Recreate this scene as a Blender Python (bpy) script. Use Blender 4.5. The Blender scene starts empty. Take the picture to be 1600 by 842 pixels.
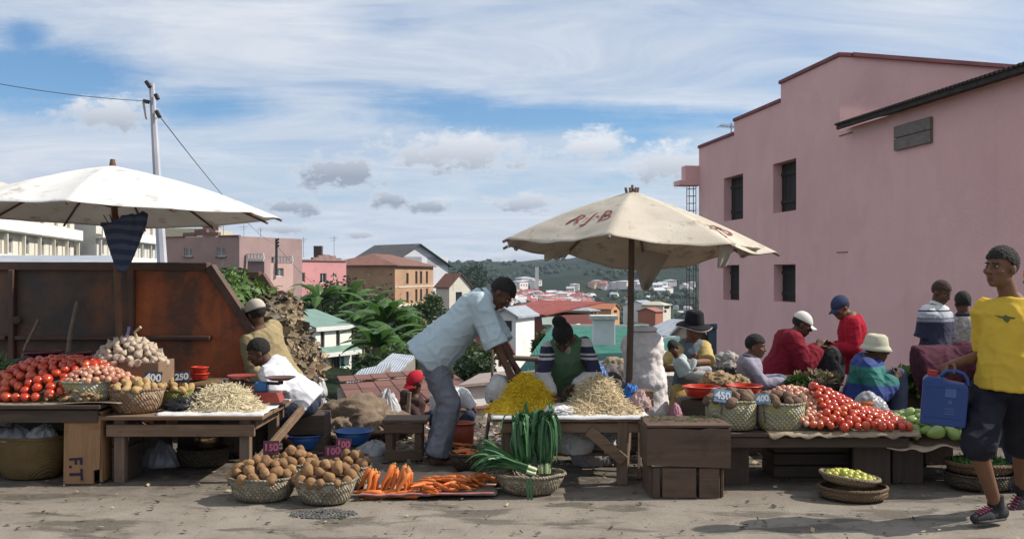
import bpy, bmesh, math, random
from mathutils import Vector as V, Matrix, noise, Quaternion
from mathutils.bvhtree import BVHTree
from math import sin, cos, pi, radians as R
random.seed(11)
SC = bpy.context.scene
COL = SC.collection
F, CX, HV, CZ = 1555.0, 800.0, 430.0, 1.48      # the photograph's focal length, centre, horizon row and eye height

def P(u, v, y):
    """world point seen at photo pixel (u, v) at distance y"""
    return V(((u-CX)/F*y, y, CZ-(v-HV)/F*y))
def nz(p, s=1.0, o=0.0):
    return noise.noise(V((p[0]*s+o, p[1]*s+o*1.7, p[2]*s-o)))
def lerp(a, b, t): return a+(b-a)*t
def sstep(a, b, x):
    t = max(0.0, min(1.0, (x-a)/(b-a))); return t*t*(3-2*t)

# ------------------------------------------------------------------ objects
def tag(o, label=None, cat=None, group=None, kind=None):
    if label: o['label'] = label
    if cat: o['category'] = cat
    if group: o['group'] = group
    if kind: o['kind'] = kind
    return o
def thing(name, label, cat, loc=(0, 0, 0), group=None, rotz=0):
    o = bpy.data.objects.new(name, None); COL.objects.link(o)
    o.empty_display_size = .1; o.location = loc; o.rotation_euler = (0, 0, rotz)
    return tag(o, label, cat, group)
def world_of(o):
    m = Matrix.Identity(4)
    while o is not None:
        m = o.matrix_basis @ m; o = o.parent
    return m
def link_mesh(name, me, mats, parent=None):
    for m in (mats if isinstance(mats, (list, tuple)) else [mats]):
        if m is not None: me.materials.append(m)
    o = bpy.data.objects.new(name, me); COL.objects.link(o)
    if parent is not None: o.parent = parent
    return o
def copy_tree(o, parent=None):
    c = o.copy(); COL.objects.link(c)
    if parent is not None: c.parent = parent
    for ch in list(o.children):
        copy_tree(ch, c)
    return c

class MB:
    """collects shapes; build() links them as one mesh object"""
    def __init__(s): s.v = []; s.f = []; s.m = []; s.sm = []
    def add(s, vs, fs, mi=0, smooth=False):
        b = len(s.v); s.v.extend([V(q) for q in vs])
        for f in fs: s.f.append([b+i for i in f]); s.m.append(mi); s.sm.append(smooth)
        return s
    def box(s, c, size, rot=None, mi=0, bev=.004):
        x, y, z = size[0]/2, size[1]/2, size[2]/2
        b = min(bev, x*.45, y*.45, z*.45)
        c = V(c)
        M3 = rot if rot is not None else Matrix.Identity(3)
        if b <= 0:
            vs = [V((i*x, j*y, k*z)) for i in (-1, 1) for j in (-1, 1) for k in (-1, 1)]
            fs = [(0, 1, 3, 2), (4, 6, 7, 5), (0, 4, 5, 1), (2, 3, 7, 6), (0, 2, 6, 4), (1, 5, 7, 3)]
            return s.add([c+M3@q for q in vs], fs, mi)
        vs = []; idx = {}
        for i in (-1, 1):
            for j in (-1, 1):
                for k in (-1, 1):
                    for ax in range(3):
                        q = [i*(x-b), j*(y-b), k*(z-b)]
                        q[ax] = (i*x, j*y, k*z)[ax]
                        idx[(i, j, k, ax)] = len(vs); vs.append(c+M3@V(q))
        fs = []
        for ax in range(3):
            o1, o2 = [a for a in range(3) if a != ax]
            for sg in (-1, 1):
                loop = []
                for (p, q) in ((-1, -1), (1, -1), (1, 1), (-1, 1)):
                    t = [0, 0, 0]; t[ax] = sg; t[o1] = p; t[o2] = q
                    loop.append(idx[(t[0], t[1], t[2], ax)])
                fs.append(loop)
        for ax in range(3):
            o1, o2 = [a for a in range(3) if a != ax]
            for p in (-1, 1):
                for q in (-1, 1):
                    l = []
                    for sg, fo in ((-1, o1), (1, o1), (1, o2), (-1, o2)):
                        t = [0, 0, 0]; t[ax] = sg; t[o1] = p; t[o2] = q
                        l.append(idx[(t[0], t[1], t[2], fo)])
                    fs.append(l)
        for i in (-1, 1):
            for j in (-1, 1):
                for k in (-1, 1):
                    fs.append([idx[(i, j, k, a)] for a in range(3)])
        return s.add(vs, fs, mi)
    def beam(s, a, b, w, t, up=(0, 0, 1), mi=0, bev=.004):
        """bar from a to b, w wide sideways, t thick along up"""
        a, b = V(a), V(b); d = (b-a); L = d.length; d.normalize()
        u = V(up); u = u-d*u.dot(d)
        if u.length < 1e-4: u = V((0, 1, 0))-d*d.y
        u.normalize(); r = d.cross(u)
        M3 = Matrix((d, r, u)).transposed()
        return s.box((a+b)/2, (L, w, t), M3, mi, bev)
    def rings(s, rings, cap=True, mi=0, smooth=True, closed=True):
        n = len(rings[0]); vs = [q for r in rings for q in r]; fs = []
        m = n if closed else n-1
        for i in range(len(rings)-1):
            for j in range(m):
                k = (j+1) % n
                fs.append((i*n+j, i*n+k, (i+1)*n+k, (i+1)*n+j))
        s.add(vs, fs, mi, smooth)
        if cap:
            s.add(rings[0], [list(range(n))[::-1]], mi, False)
            s.add(rings[-1], [list(range(n))], mi, False)
        return s
    def tube(s, pts, r, n=8, mi=0, cap=True, smooth=True):
        pts = [V(p) for p in pts]
        rs = r if isinstance(r, (list, tuple)) else [r]*len(pts)
        t0 = (pts[1]-pts[0]).normalized()
        ref = V((0, 0, 1)) if abs(t0.z) < .9 else V((1, 0, 0))
        u = t0.cross(ref).normalized(); rings = []
        for i, p in enumerate(pts):
            t = (pts[min(i+1, len(pts)-1)]-pts[max(i-1, 0)]).normalized()
            u = (u-t*u.dot(t)).normalized(); w = t.cross(u)
            rings.append([p+(u*cos(a)+w*sin(a))*rs[i] for a in [2*pi*k/n for k in range(n)]])
        return s.rings(rings, cap, mi, smooth)
    def capsule(s, a, b, ra, rb, n=12, mi=0):
        a, b = V(a), V(b); d = b-a; L = d.length
        d = d/L if L > 1e-6 else V((0, 0, 1))
        pts = []; rs = []
        for k in range(1, 5):
            an = pi/2*(1-k/4); pts.append(a-d*ra*sin(an)*.999); rs.append(max(ra*cos(an), ra*.15))
        for k in range(0, 4):
            an = pi/2*(k/4); pts.append(b+d*rb*sin(an)); rs.append(max(rb*cos(an), rb*.15))
        pts[3] = a.copy(); pts[4] = b.copy()
        return s.tube(pts, rs, n, mi)
    def lathe(s, prof, c=(0, 0, 0), n=24, mi=0, sx=1, sy=1, cap=False, rot=None, smooth=True, fn=None):
        c = V(c); rings = []
        for (r, z) in prof:
            ring = []
            for k in range(n):
                q = V((r*cos(2*pi*k/n)*sx, r*sin(2*pi*k/n)*sy, z))
                if fn: q = fn(q, 2*pi*k/n)
                if rot is not None: q = rot @ q
                ring.append(c+q)
            rings.append(ring)
        return s.rings(rings, cap, mi, smooth)
    def ell(s, c, r, rot=None, n=14, mi=0):
        m = max(6, n*2//3)
        prof = [(max(sin(pi*k/m), .02), -cos(pi*k/m)) for k in range(m+1)]
        c = V(c); r = V(r) if not isinstance(r, (int, float)) else V((r, r, r)); rings = []
        for (q, z) in prof:
            ring = []
            for k in range(n):
                w = V((q*cos(2*pi*k/n)*r.x, q*sin(2*pi*k/n)*r.y, z*r.z))
                ring.append(c+(rot @ w if rot is not None else w))
            rings.append(ring)
        return s.rings(rings, True, mi)
    def grid(s, fn, nu, nv, mi=0, smooth=True, thick=0):
        vs = [V(fn(i/nu, j/nv)) for j in range(nv+1) for i in range(nu+1)]
        fs = [(j*(nu+1)+i, j*(nu+1)+i+1, (j+1)*(nu+1)+i+1, (j+1)*(nu+1)+i) for j in range(nv) for i in range(nu)]
        s.add(vs, fs, mi, smooth)
        return s
    def poly(s, pts, mi=0):
        return s.add(pts, [list(range(len(pts)))], mi)
    def prism(s, pts, ext, mi=0):
        n = len(pts); a = [V(p) for p in pts]; b = [p+V(ext) for p in a]
        return s.add(a+b, [list(range(n))[::-1], list(range(n, 2*n))]+[(i, (i+1) % n, n+(i+1) % n, n+i) for i in range(n)], mi)
    def mesh(s, name, inv=None, recalc=True):
        me = bpy.data.meshes.new(name)
        vs = [inv @ q for q in s.v] if inv is not None else s.v
        me.from_pydata([tuple(q) for q in vs], [], s.f)
        me.polygons.foreach_set('material_index', s.m)
        me.polygons.foreach_set('use_smooth', s.sm)
        if recalc:
            bm = bmesh.new(); bm.from_mesh(me)
            bmesh.ops.recalc_face_normals(bm, faces=bm.faces); bm.to_mesh(me); bm.free()
        me.update(); return me
    def build(s, name, mats, parent=None, recalc=True, solid=0):
        inv = world_of(parent).inverted() if parent is not None else None
        o = link_mesh(name, s.mesh(name, inv, recalc), mats, parent)
        if solid:
            m = o.modifiers.new('thickness', 'SOLIDIFY'); m.thickness = solid; m.offset = 0
        return o
    def solo(s, name, mats, label, cat, group=None, kind=None, recalc=True, solid=0):
        lo = V([min(q[i] for q in s.v) for i in range(3)]); hi = V([max(q[i] for q in s.v) for i in range(3)])
        c = V(((lo.x+hi.x)/2, (lo.y+hi.y)/2, lo.z))
        o = link_mesh(name, s.mesh(name, Matrix.Translation(-c), recalc), mats)
        o.location = c
        if solid:
            m = o.modifiers.new('thickness', 'SOLIDIFY'); m.thickness = solid; m.offset = 0
        return tag(o, label, cat, group, kind)

def baked(me_obj):
    dg = bpy.context.evaluated_depsgraph_get()
    return bpy.data.meshes.new_from_object(me_obj.evaluated_get(dg))
def remeshed(mb, name, voxel, it=3, fac=.5, wrinkle=0, inv=None, ws=1.0):
    me = mb.mesh('tmp', None, True)
    o = bpy.data.objects.new('tmp', me); COL.objects.link(o)
    m = o.modifiers.new('r', 'REMESH'); m.mode = 'VOXEL'; m.voxel_size = voxel; m.adaptivity = 0
    if it:
        m = o.modifiers.new('s', 'SMOOTH'); m.factor = fac; m.iterations = it
    out = baked(o)
    bpy.data.objects.remove(o); bpy.data.meshes.remove(me)
    out.name = name
    if wrinkle:
        ns = [v.normal.copy() for v in out.vertices]
        for v, n in zip(out.vertices, ns):
            c = v.co
            a = noise.noise(V((c.x*8*ws, c.y*8*ws, c.z*4*ws)))
            q1 = noise.noise(V((c.x*9+c.z*4+7, c.y*9, c.z*3.2-c.x*3))); q2 = noise.noise(V((c.x*5-c.z*8, c.y*7+3, c.z*9+c.x*5)))
            b = max(0, 1-3.2*abs(q1))**1.6+.7*max(0, 1-4*abs(q2))**1.6-.25
            d = noise.noise(V((c.x*30*ws, c.y*30*ws, c.z*30*ws)))
            v.co = c+n*wrinkle*(a*.55+b*.62+d*.12)
    if inv is not None: out.transform(inv)
    out.polygons.foreach_set('use_smooth', [True]*len(out.polygons))
    out.update(); return out

# ------------------------------------------------------------------ materials
MATS = {}
def _nodes(name):
    m = bpy.data.materials.new(name); m.use_nodes = True
    nt = m.node_tree; b = nt.nodes['Principled BSDF']; return m, nt, b
def _n(nt, t, **k):
    n = nt.nodes.new(t)
    for a, v in k.items(): setattr(n, a, v)
    return n
def ramp(nt, src, stops, interp='LINEAR'):
    r = _n(nt, 'ShaderNodeValToRGB'); r.color_ramp.interpolation = interp
    el = r.color_ramp.elements
    while len(el) < len(stops): el.new(.5)
    for e, (p, c) in zip(el, stops): e.position = p; e.color = (*c, 1)
    nt.links.new(src, r.inputs[0]); return r.outputs[0]
def texco(nt, stretch=(1, 1, 1), kind='Object', seed=True):
    tc = _n(nt, 'ShaderNodeTexCoord'); mp = _n(nt, 'ShaderNodeMapping'); mp.inputs['Scale'].default_value = stretch
    if seed:
        oi = _n(nt, 'ShaderNodeObjectInfo'); ml = _n(nt, 'ShaderNodeMath', operation='MULTIPLY'); ml.inputs[1].default_value = 57
        nt.links.new(oi.outputs['Random'], ml.inputs[0]); ad = _n(nt, 'ShaderNodeVectorMath', operation='ADD')
        nt.links.new(tc.outputs[kind], ad.inputs[0]); nt.links.new(ml.outputs[0], ad.inputs[1]); nt.links.new(ad.outputs[0], mp.inputs[0])
    else: nt.links.new(tc.outputs[kind], mp.inputs[0])
    return mp.outputs[0]
def noi(nt, vec, scale, detail=6, rough=.6, dist=0):
    n = _n(nt, 'ShaderNodeTexNoise'); n.inputs['Scale'].default_value = scale; n.inputs['Detail'].default_value = detail
    n.inputs['Roughness'].default_value = rough; n.inputs['Distortion'].default_value = dist
    nt.links.new(vec, n.inputs['Vector']); return n.outputs['Fac']
def mix(nt, fac, a, b, mode='MIX'):
    m = _n(nt, 'ShaderNodeMix', data_type='RGBA', blend_type=mode)
    for sock, val in ((m.inputs[0], fac), (m.inputs[6], a), (m.inputs[7], b)):
        if isinstance(val, (int, float)): sock.default_value = val
        elif isinstance(val, tuple): sock.default_value = (*val, 1)
        else: nt.links.new(val, sock)
    return m.outputs[2]
def bump(nt, b, h, strength, dist=.02):
    n = _n(nt, 'ShaderNodeBump'); n.inputs['Strength'].default_value = strength; n.inputs['Distance'].default_value = dist
    nt.links.new(h, n.inputs['Height']); nt.links.new(n.outputs[0], b.inputs['Normal'])
def M(name, c1, c2=None, scale=8, rough=.8, bp=.25, bscale=None, stretch=(1, 1, 1), metal=0, rnd=None, lo=.35, hi=.65, spec=.4,
      c3=None, trans=0, coat=0, dist=.02, sss=0, alpha=None, patch=2.2):
    if name in MATS: return MATS[name]
    m, nt, b = _nodes(name); vec = texco(nt, stretch)
    c2 = c2 or tuple(x*.7 for x in c1)
    f = noi(nt, vec, scale); col = ramp(nt, f, [(lo, c1), (hi, c2)])
    if c3:
        f2 = noi(nt, vec, scale*patch, 8, .7); col = mix(nt, ramp(nt, f2, [(.56, (0, 0, 0)), (.68, (1, 1, 1))]), col, c3)
    if rnd:
        oi = _n(nt, 'ShaderNodeObjectInfo'); rr = ramp(nt, oi.outputs['Random'], [(0, (0, 0, 0)), (1, (.8, .8, .8))])
        col = mix(nt, rr, col, rnd)
    nt.links.new(col, b.inputs['Base Color'])
    b.inputs['Roughness'].default_value = rough; b.inputs['Metallic'].default_value = metal
    b.inputs['Specular IOR Level'].default_value = spec
    if coat: b.inputs['Coat Weight'].default_value = coat; b.inputs['Coat Roughness'].default_value = .12
    if sss:
        b.inputs['Subsurface Weight'].default_value = sss; b.inputs['Subsurface Radius'].default_value = (.01, .005, .003)
    if alpha is not None: b.inputs['Alpha'].default_value = alpha
    if bp: bump(nt, b, noi(nt, vec, bscale or scale*4, 4), bp, dist)
    if trans:
        out = nt.nodes['Material Output']; tr = _n(nt, 'ShaderNodeBsdfTranslucent'); ms = _n(nt, 'ShaderNodeMixShader')
        ms.inputs[0].default_value = trans; nt.links.new(col, tr.inputs[0])
        nt.links.new(b.outputs[0], ms.inputs[1]); nt.links.new(tr.outputs[0], ms.inputs[2]); nt.links.new(ms.outputs[0], out.inputs[0])
    MATS[name] = m; return m
def wood(name, c1, c2, axis=0, rough=.75, dark=(.03, .022, .015)):
    if name in MATS: return MATS[name]
    st = [22, 22, 22]; st[axis] = 1.6
    m, nt, b = _nodes(name); vec = texco(nt, tuple(st))
    f = noi(nt, vec, 1.3, 6, .65, .6); col = ramp(nt, f, [(.3, c1), (.7, c2)])
    v2 = texco(nt, (1, 1, 1)); f2 = noi(nt, v2, 5, 6, .7)
    col = mix(nt, ramp(nt, f2, [(.55, (0, 0, 0)), (.75, (.75, .75, .75))]), col, dark)
    nt.links.new(col, b.inputs['Base Color']); b.inputs['Roughness'].default_value = rough
    bump(nt, b, f, .5, .01); MATS[name] = m; return m
def woven(name, c1, c2, scale=55, c3=None, bp=.9, rough=.75):
    """plaited straw: over-and-under squares in the weave"""
    if name in MATS: return MATS[name]
    m, nt, b = _nodes(name); vec = texco(nt, (1, 1, 1))
    w1 = _n(nt, 'ShaderNodeTexWave', bands_direction='DIAGONAL'); w1.inputs['Scale'].default_value = scale*.42; w1.inputs['Distortion'].default_value = 1.5
    mp = _n(nt, 'ShaderNodeMapping'); mp.inputs['Rotation'].default_value = (0, 0, pi/2); mp.inputs['Scale'].default_value = (1, 1, -1)
    w2 = _n(nt, 'ShaderNodeTexWave', bands_direction='DIAGONAL'); w2.inputs['Scale'].default_value = scale*.42; w2.inputs['Distortion'].default_value = 1.5
    nt.links.new(vec, w1.inputs[0]); nt.links.new(vec, mp.inputs[0]); nt.links.new(mp.outputs[0], w2.inputs[0])
    mx = _n(nt, 'ShaderNodeMath', operation='MULTIPLY'); nt.links.new(w1.outputs['Fac'], mx.inputs[0]); nt.links.new(w2.outputs['Fac'], mx.inputs[1])
    f = noi(nt, vec, 9, 5, .7); col = ramp(nt, f, [(.35, c1), (.65, c2)])
    if c3: col = mix(nt, ramp(nt, noi(nt, vec, 16, 3, .8), [(.52, (0, 0, 0)), (.6, (1, 1, 1))]), col, c3)
    dk = mix(nt, ramp(nt, mx.outputs[0], [(.0, (.55, .55, .55)), (.35, (0, 0, 0))]), col, tuple(x*.25 for x in c2))
    nt.links.new(dk, b.inputs['Base Color']); b.inputs['Roughness'].default_value = rough
    bump(nt, b, mx.outputs[0], bp, .012); MATS[name] = m; return m
def ridged(name, c1, c2, scale, axis='X', rough=.5, metal=0, c3=None, kind='Object', bp=.6):
    """corrugated sheet"""
    if name in MATS: return MATS[name]
    m, nt, b = _nodes(name); vec = texco(nt, (1, 1, 1), kind, False)
    w = _n(nt, 'ShaderNodeTexWave', bands_direction=axis); w.inputs['Scale'].default_value = scale
    nt.links.new(vec, w.inputs[0])
    f = noi(nt, vec, .9, 8, .7); col = ramp(nt, f, [(.35, c1), (.65, c2)])
    if c3: col = mix(nt, ramp(nt, noi(nt, vec, 2.3, 8, .7), [(.52, (0, 0, 0)), (.62, (1, 1, 1))]), col, c3)
    nt.links.new(col, b.inputs['Base Color']); b.inputs['Roughness'].default_value = rough; b.inputs['Metallic'].default_value = metal; b.inputs['Specular IOR Level'].default_value = .2
    bump(nt, b, w.outputs['Fac'], bp, .05); MATS[name] = m; return m
def bands(name, stops, axis=2, scale=1, off=0, rough=.85, wob=.0):
    """cloth with woven colour bands; stops along the object's own axis in metres"""
    if name in MATS: return MATS[name]
    m, nt, b = _nodes(name); tc = _n(nt, 'ShaderNodeTexCoord'); sp = _n(nt, 'ShaderNodeSeparateXYZ'); nt.links.new(tc.outputs['Object'], sp.inputs[0])
    ma = _n(nt, 'ShaderNodeMath', operation='MULTIPLY_ADD'); ma.inputs[1].default_value = scale; ma.inputs[2].default_value = off
    nt.links.new(sp.outputs[axis], ma.inputs[0])
    col = ramp(nt, ma.outputs[0], stops, 'CONSTANT')
    f = noi(nt, tc.outputs['Object'], 14); col = mix(nt, .35, col, ramp(nt, f, [(.3, (.45, .45, .45)), (.7, (1, 1, 1))]), 'MULTIPLY')
    nt.links.new(col, b.inputs['Base Color']); b.inputs['Roughness'].default_value = rough
    bump(nt, b, noi(nt, tc.outputs['Object'], 60, 3), .3, .01); MATS[name] = m; return m

def text_mesh(body, size, extrude=.0012, bold=0):
    c = bpy.data.curves.new('t', 'FONT'); c.body = body; c.size = size; c.align_x = 'CENTER'; c.align_y = 'CENTER'
    c.extrude = extrude; c.offset = bold; c.resolution_u = 3
    o = bpy.data.objects.new('t', c); COL.objects.link(o); me = baked(o)
    bpy.data.objects.remove(o); bpy.data.curves.remove(c); return me
def text_part(body, size, M4, mat, parent, name='lettering', extrude=.0012, bold=0):
    me = text_mesh(body, size, extrude, bold)
    for v in me.vertices:      # hand painted, not ruled
        q = v.co/size; v.co.x += size*(.07*noise.noise(V((q.x*1.3, q.y*1.6, len(body)+size*90)))); v.co.y += size*(.09*noise.noise(V((q.x*1.1+9, q.y*.8, size*70)))+.05*q.x*noise.noise(V((size*300, 1, 2))))
    me.transform(world_of(parent).inverted() @ M4)
    return link_mesh(name, me, mat, parent)

# ------------------------------------------------------------------ lie of the land
PROF = [(9.6, 0), (10.8, -.18), (12.2, -1.5), (15, -3.6), (25, -5.2), (45, -5.8), (75, -6.0), (120, -8.5), (200, -13.5), (340, -21), (480, -24), (620, -24.5), (760, -23),
        (900, -20), (1050, -13), (1250, -3), (1500, 12), (1900, 22), (2600, 26), (4500, 30)]
def land(x, y):
    r = math.hypot(x, y)
    yy = y if y > 0 else 0
    d = yy if yy < 60 else r*max(0, cos(math.atan2(x, max(y, 1e-3))*.5))
    if y <= 0: return 0.0
    z = PROF[-1][1]
    if d <= PROF[0][0]: z = 0.0
    else:
        for (a, za), (b, zb) in zip(PROF, PROF[1:]):
            if d <= b:
                z = lerp(za, zb, sstep(a, b, d)*.5+.5*(d-a)/(b-a)); break
    u = x/max(y, 1.0)
    # the skip stands on firm ground at the left, the alley beside the pink wall falls gently at the right
    shelf = -.42*sstep(9.3, 10.6, y)
    if y < 40:
        wr = sstep(2.0, 2.5, x)*(1-sstep(22, 34, y)); z = lerp(z, max(z, shelf-.03*max(0, y-11)), wr)
        wl = sstep(-2.0, -2.7, x)*(1-sstep(12.5, 15, y)); z = lerp(z, max(z, -.05), wl)
    # houses' ridge at the left
    z += 6.5*sstep(-.10, -.30, u)*sstep(40, 110, y)*(1-sstep(260, 600, y))
    # hill behind the valley, right of centre
    hill = math.exp(-((u-.30)/.17)**2)*sstep(850, 1700, y)*66
    hill += math.exp(-((u-.13)/.065)**2)*sstep(900, 1600, y)*7
    hill += math.exp(-((u+.04)/.05)**2)*sstep(500, 760, y)*(1-sstep(760, 1000, y))*14
    z += hill
    if y > 25:
        k = min(1, (y-25)/200)
        z += (noise.noise(V((x*.006, y*.006, 1)))*5+noise.noise(V((x*.02, y*.02, 7)))*1.6)*k*(1+min(1, y/1500)*1.2)
    return z
def hit(u, v, y0=12, y1=4000):
    """where the ray through photo pixel (u, v) meets the land"""
    dx = (u-CX)/F; dz = -(v-HV)/F; y = y0
    while y < y1:
        if CZ+dz*y <= land(dx*y, y): return V((dx*y, y, land(dx*y, y)))
        y *= 1.006
    return None
# ------------------------------------------------------------------ camera, sun, sky, air
cam = bpy.data.cameras.new('camera'); co = bpy.data.objects.new('camera', cam); COL.objects.link(co)
co.location = (0, 0, CZ); co.rotation_euler = (R(90), 0, 0)
cam.sensor_width = 36; cam.lens = 36*F/1600; cam.shift_y = (HV-421)/1600; cam.clip_start = .05; cam.clip_end = 12000
SC.camera = co
EL, AZ = R(42), R(4)
sd = V((cos(EL)*cos(AZ), cos(EL)*sin(AZ), sin(EL)))
sl = bpy.data.lights.new('sun', 'SUN'); sl.energy = 5.0; sl.angle = R(.55); sl.color = (1, .94, .85)
so = bpy.data.objects.new('sun', sl); COL.objects.link(so); so.rotation_euler = sd.to_track_quat('Z', 'Y').to_euler(); so.location = (20, 0, 30)
SC.view_settings.view_transform = 'Standard'; SC.view_settings.look = 'None'; SC.view_settings.gamma = 1
SC.view_settings.exposure = .25
w = bpy.data.worlds.new('World'); SC.world = w; w.use_nodes = True
nt = w.node_tree; bg = nt.nodes['Background']; bg.inputs['Strength'].default_value = .076
sky = nt.nodes.new('ShaderNodeTexSky'); sky.sky_type = 'NISHITA'; sky.sun_disc = False
sky.sun_elevation = EL; sky.sun_rotation = R(90)-AZ; sky.altitude = 1300; sky.air_density = 1.15; sky.dust_density = .6; sky.ozone_density = 1.6
def MTH(op, a, b=None, c=None):
    n = nt.nodes.new('ShaderNodeMath'); n.operation = op
    for i, q in enumerate((a, b, c)):
        if q is None: continue
        if isinstance(q, (int, float)): n.inputs[i].default_value = q
        else: nt.links.new(q, n.inputs[i])
    return n.outputs[0]
tc = nt.nodes.new('ShaderNodeTexCoord'); sp = nt.nodes.new('ShaderNodeSeparateXYZ'); nt.links.new(tc.outputs['Generated'], sp.inputs[0])
dx, dy, dz = sp.outputs
zz = MTH('MAXIMUM', MTH('ADD', dz, .11), .03)
def skyvec(a, b):
    c = nt.nodes.new('ShaderNodeCombineXYZ'); nt.links.new(a, c.inputs[0]); nt.links.new(b, c.inputs[1]); return c.outputs[0]
flat = skyvec(MTH('DIVIDE', dx, zz), MTH('DIVIDE', dy, zz))
def smap(vec, scl, rot=0, loc=(0, 0, 0)):
    m = nt.nodes.new('ShaderNodeMapping'); m.inputs['Scale'].default_value = scl; m.inputs['Rotation'].default_value = (0, 0, rot); m.inputs['Location'].default_value = loc
    nt.links.new(vec, m.inputs[0]); return m.outputs[0]
c1 = noi(nt, smap(flat, (.55, 1.15, 1), R(-24), (1.3, .2, 0)), 1.5, 12, .70, .9)      # high streaked sheet
c2 = noi(nt, smap(flat, (.5, .9, 1), R(14), (4.4, 2.1, 0)), 1.0, 5, .5, .3)
sheet = MTH('ADD', MTH('MULTIPLY', c1, .62), MTH('MULTIPLY', c2, .55))
lowband = MTH('SMOOTH_MIN', MTH('MULTIPLY', MTH('SUBTRACT', .21, dz), 1.1), .15, .1)            # the sheet thickens to the horizon
zen = MTH('MULTIPLY', MTH('MAXIMUM', MTH('SUBTRACT', dz, .19), 0), 1.4)
sheet = MTH('ADD', MTH('ADD', sheet, MTH('MAXIMUM', lowband, 0)), zen)
# measured cloud banks: bearing x/y and slope z/y of their middles
ys = MTH('MAXIMUM', dy, .05); bu = MTH('DIVIDE', dx, ys); bv = MTH('DIVIDE', dz, ys)
wn = nt.nodes.new('ShaderNodeTexNoise'); wn.inputs['Scale'].default_value = 42; wn.inputs['Detail'].default_value = 11; wn.inputs['Roughness'].default_value = .66
nt.links.new(skyvec(bu, MTH('MULTIPLY', bv, 1.7)), wn.inputs['Vector'])
wob = MTH('MULTIPLY', MTH('SUBTRACT', wn.outputs['Fac'], .5), 1.9)
def bank(u, v, ru, rv):
    a = MTH('DIVIDE', MTH('SUBTRACT', bu, (u-CX)/F), ru/F); b = MTH('DIVIDE', MTH('SUBTRACT', bv, (HV-v)/F), rv/F)
    q = MTH('ADD', MTH('MULTIPLY', a, a), MTH('MULTIPLY', b, b))
    return MTH('SUBTRACT', 1.0, MTH('POWER', q, .5)), b
big = None; puff = None; under = None
for (u, v, ru, rv) in ((980, 95, 560, 105), (360, 70, 330, 90), (1450, 60, 330, 120), (560, 200, 400, 70), (120, 260, 330, 90), (830, 360, 700, 70)):
    e, _ = bank(u, v, ru, rv); big = e if big is None else MTH('MAXIMUM', big, e)
for (u, v, ru, rv, g) in ((715, 240, 135, 40, .42), (930, 226, 62, 32, .12), (530, 270, 84, 34, .9), (450, 325, 56, 18, .95), (605, 314, 44, 18, .95), (670, 325, 46, 16, .95), (820, 318, 64, 20, .6),
                          (560, 367, 36, 9, .6), (450, 358, 52, 10, .6), (1045, 258, 80, 40, .4), (880, 405, 190, 22, .6), (170, 180, 90, 34, .42), (520, 410, 120, 12, .5)):
    e, b = bank(u, v, ru, rv); e = MTH('ADD', e, MTH('MULTIPLY', wob, 1.45))
    m_ = MTH('MINIMUM', MTH('MAXIMUM', MTH('MULTIPLY', e, 1.75), 0), 1)
    gsh = MTH('MULTIPLY', m_, MTH('MINIMUM', MTH('MAXIMUM', MTH('SUBTRACT', g, MTH('MULTIPLY', b, .62)), 0), 1))
    puff = m_ if puff is None else MTH('MAXIMUM', puff, m_)
    under = gsh if under is None else MTH('MAXIMUM', under, gsh)
gap = None
for (u, v, ru, rv, s_) in ((60, 125, 250, 75, 1), (330, 165, 160, 40, .7), (880, 185, 430, 34, .9), (700, 170, 180, 40, .7), (1010, 215, 110, 40, .5), (40, 60, 60, 40, .7), (590, 30, 110, 40, .35)):
    e, _ = bank(u, v, ru, rv); e = MTH('MULTIPLY', MTH('MAXIMUM', MTH('ADD', e, MTH('MULTIPLY', wob, .3)), 0), s_)
    gap = e if gap is None else MTH('MAXIMUM', gap, e)
cov = MTH('ADD', sheet, MTH('MULTIPLY', MTH('MAXIMUM', big, 0), .24))
cov = MTH('ADD', MTH('SUBTRACT', cov, MTH('MULTIPLY', gap, .50)), .075)
covr = ramp(nt, cov, [(.50, (0, 0, 0)), (.62, (.26, .26, .26)), (.76, (.66, .66, .66)), (.98, (1, 1, 1))])
cloudcol = mix(nt, MTH('MINIMUM', MTH('MAXIMUM', MTH('MULTIPLY', MTH('SUBTRACT', c1, .42), 3.2), 0), 1), (6.7, 7.4, 8.6), (9.0, 9.4, 10.0))
s1 = mix(nt, .0, sky.outputs[0], (1, 1, 1))
deep = mix(nt, 1.0, sky.outputs[0], (.80, 1.10, 1.36), 'MULTIPLY')
s2 = mix(nt, covr, deep, cloudcol)
pc = mix(nt, under, (9.4, 9.6, 10.0), (3.5, 3.95, 4.8))
s3 = mix(nt, MTH('MULTIPLY', puff, .9), s2, pc)
nt.links.new(s3, bg.inputs['Color'])

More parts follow.
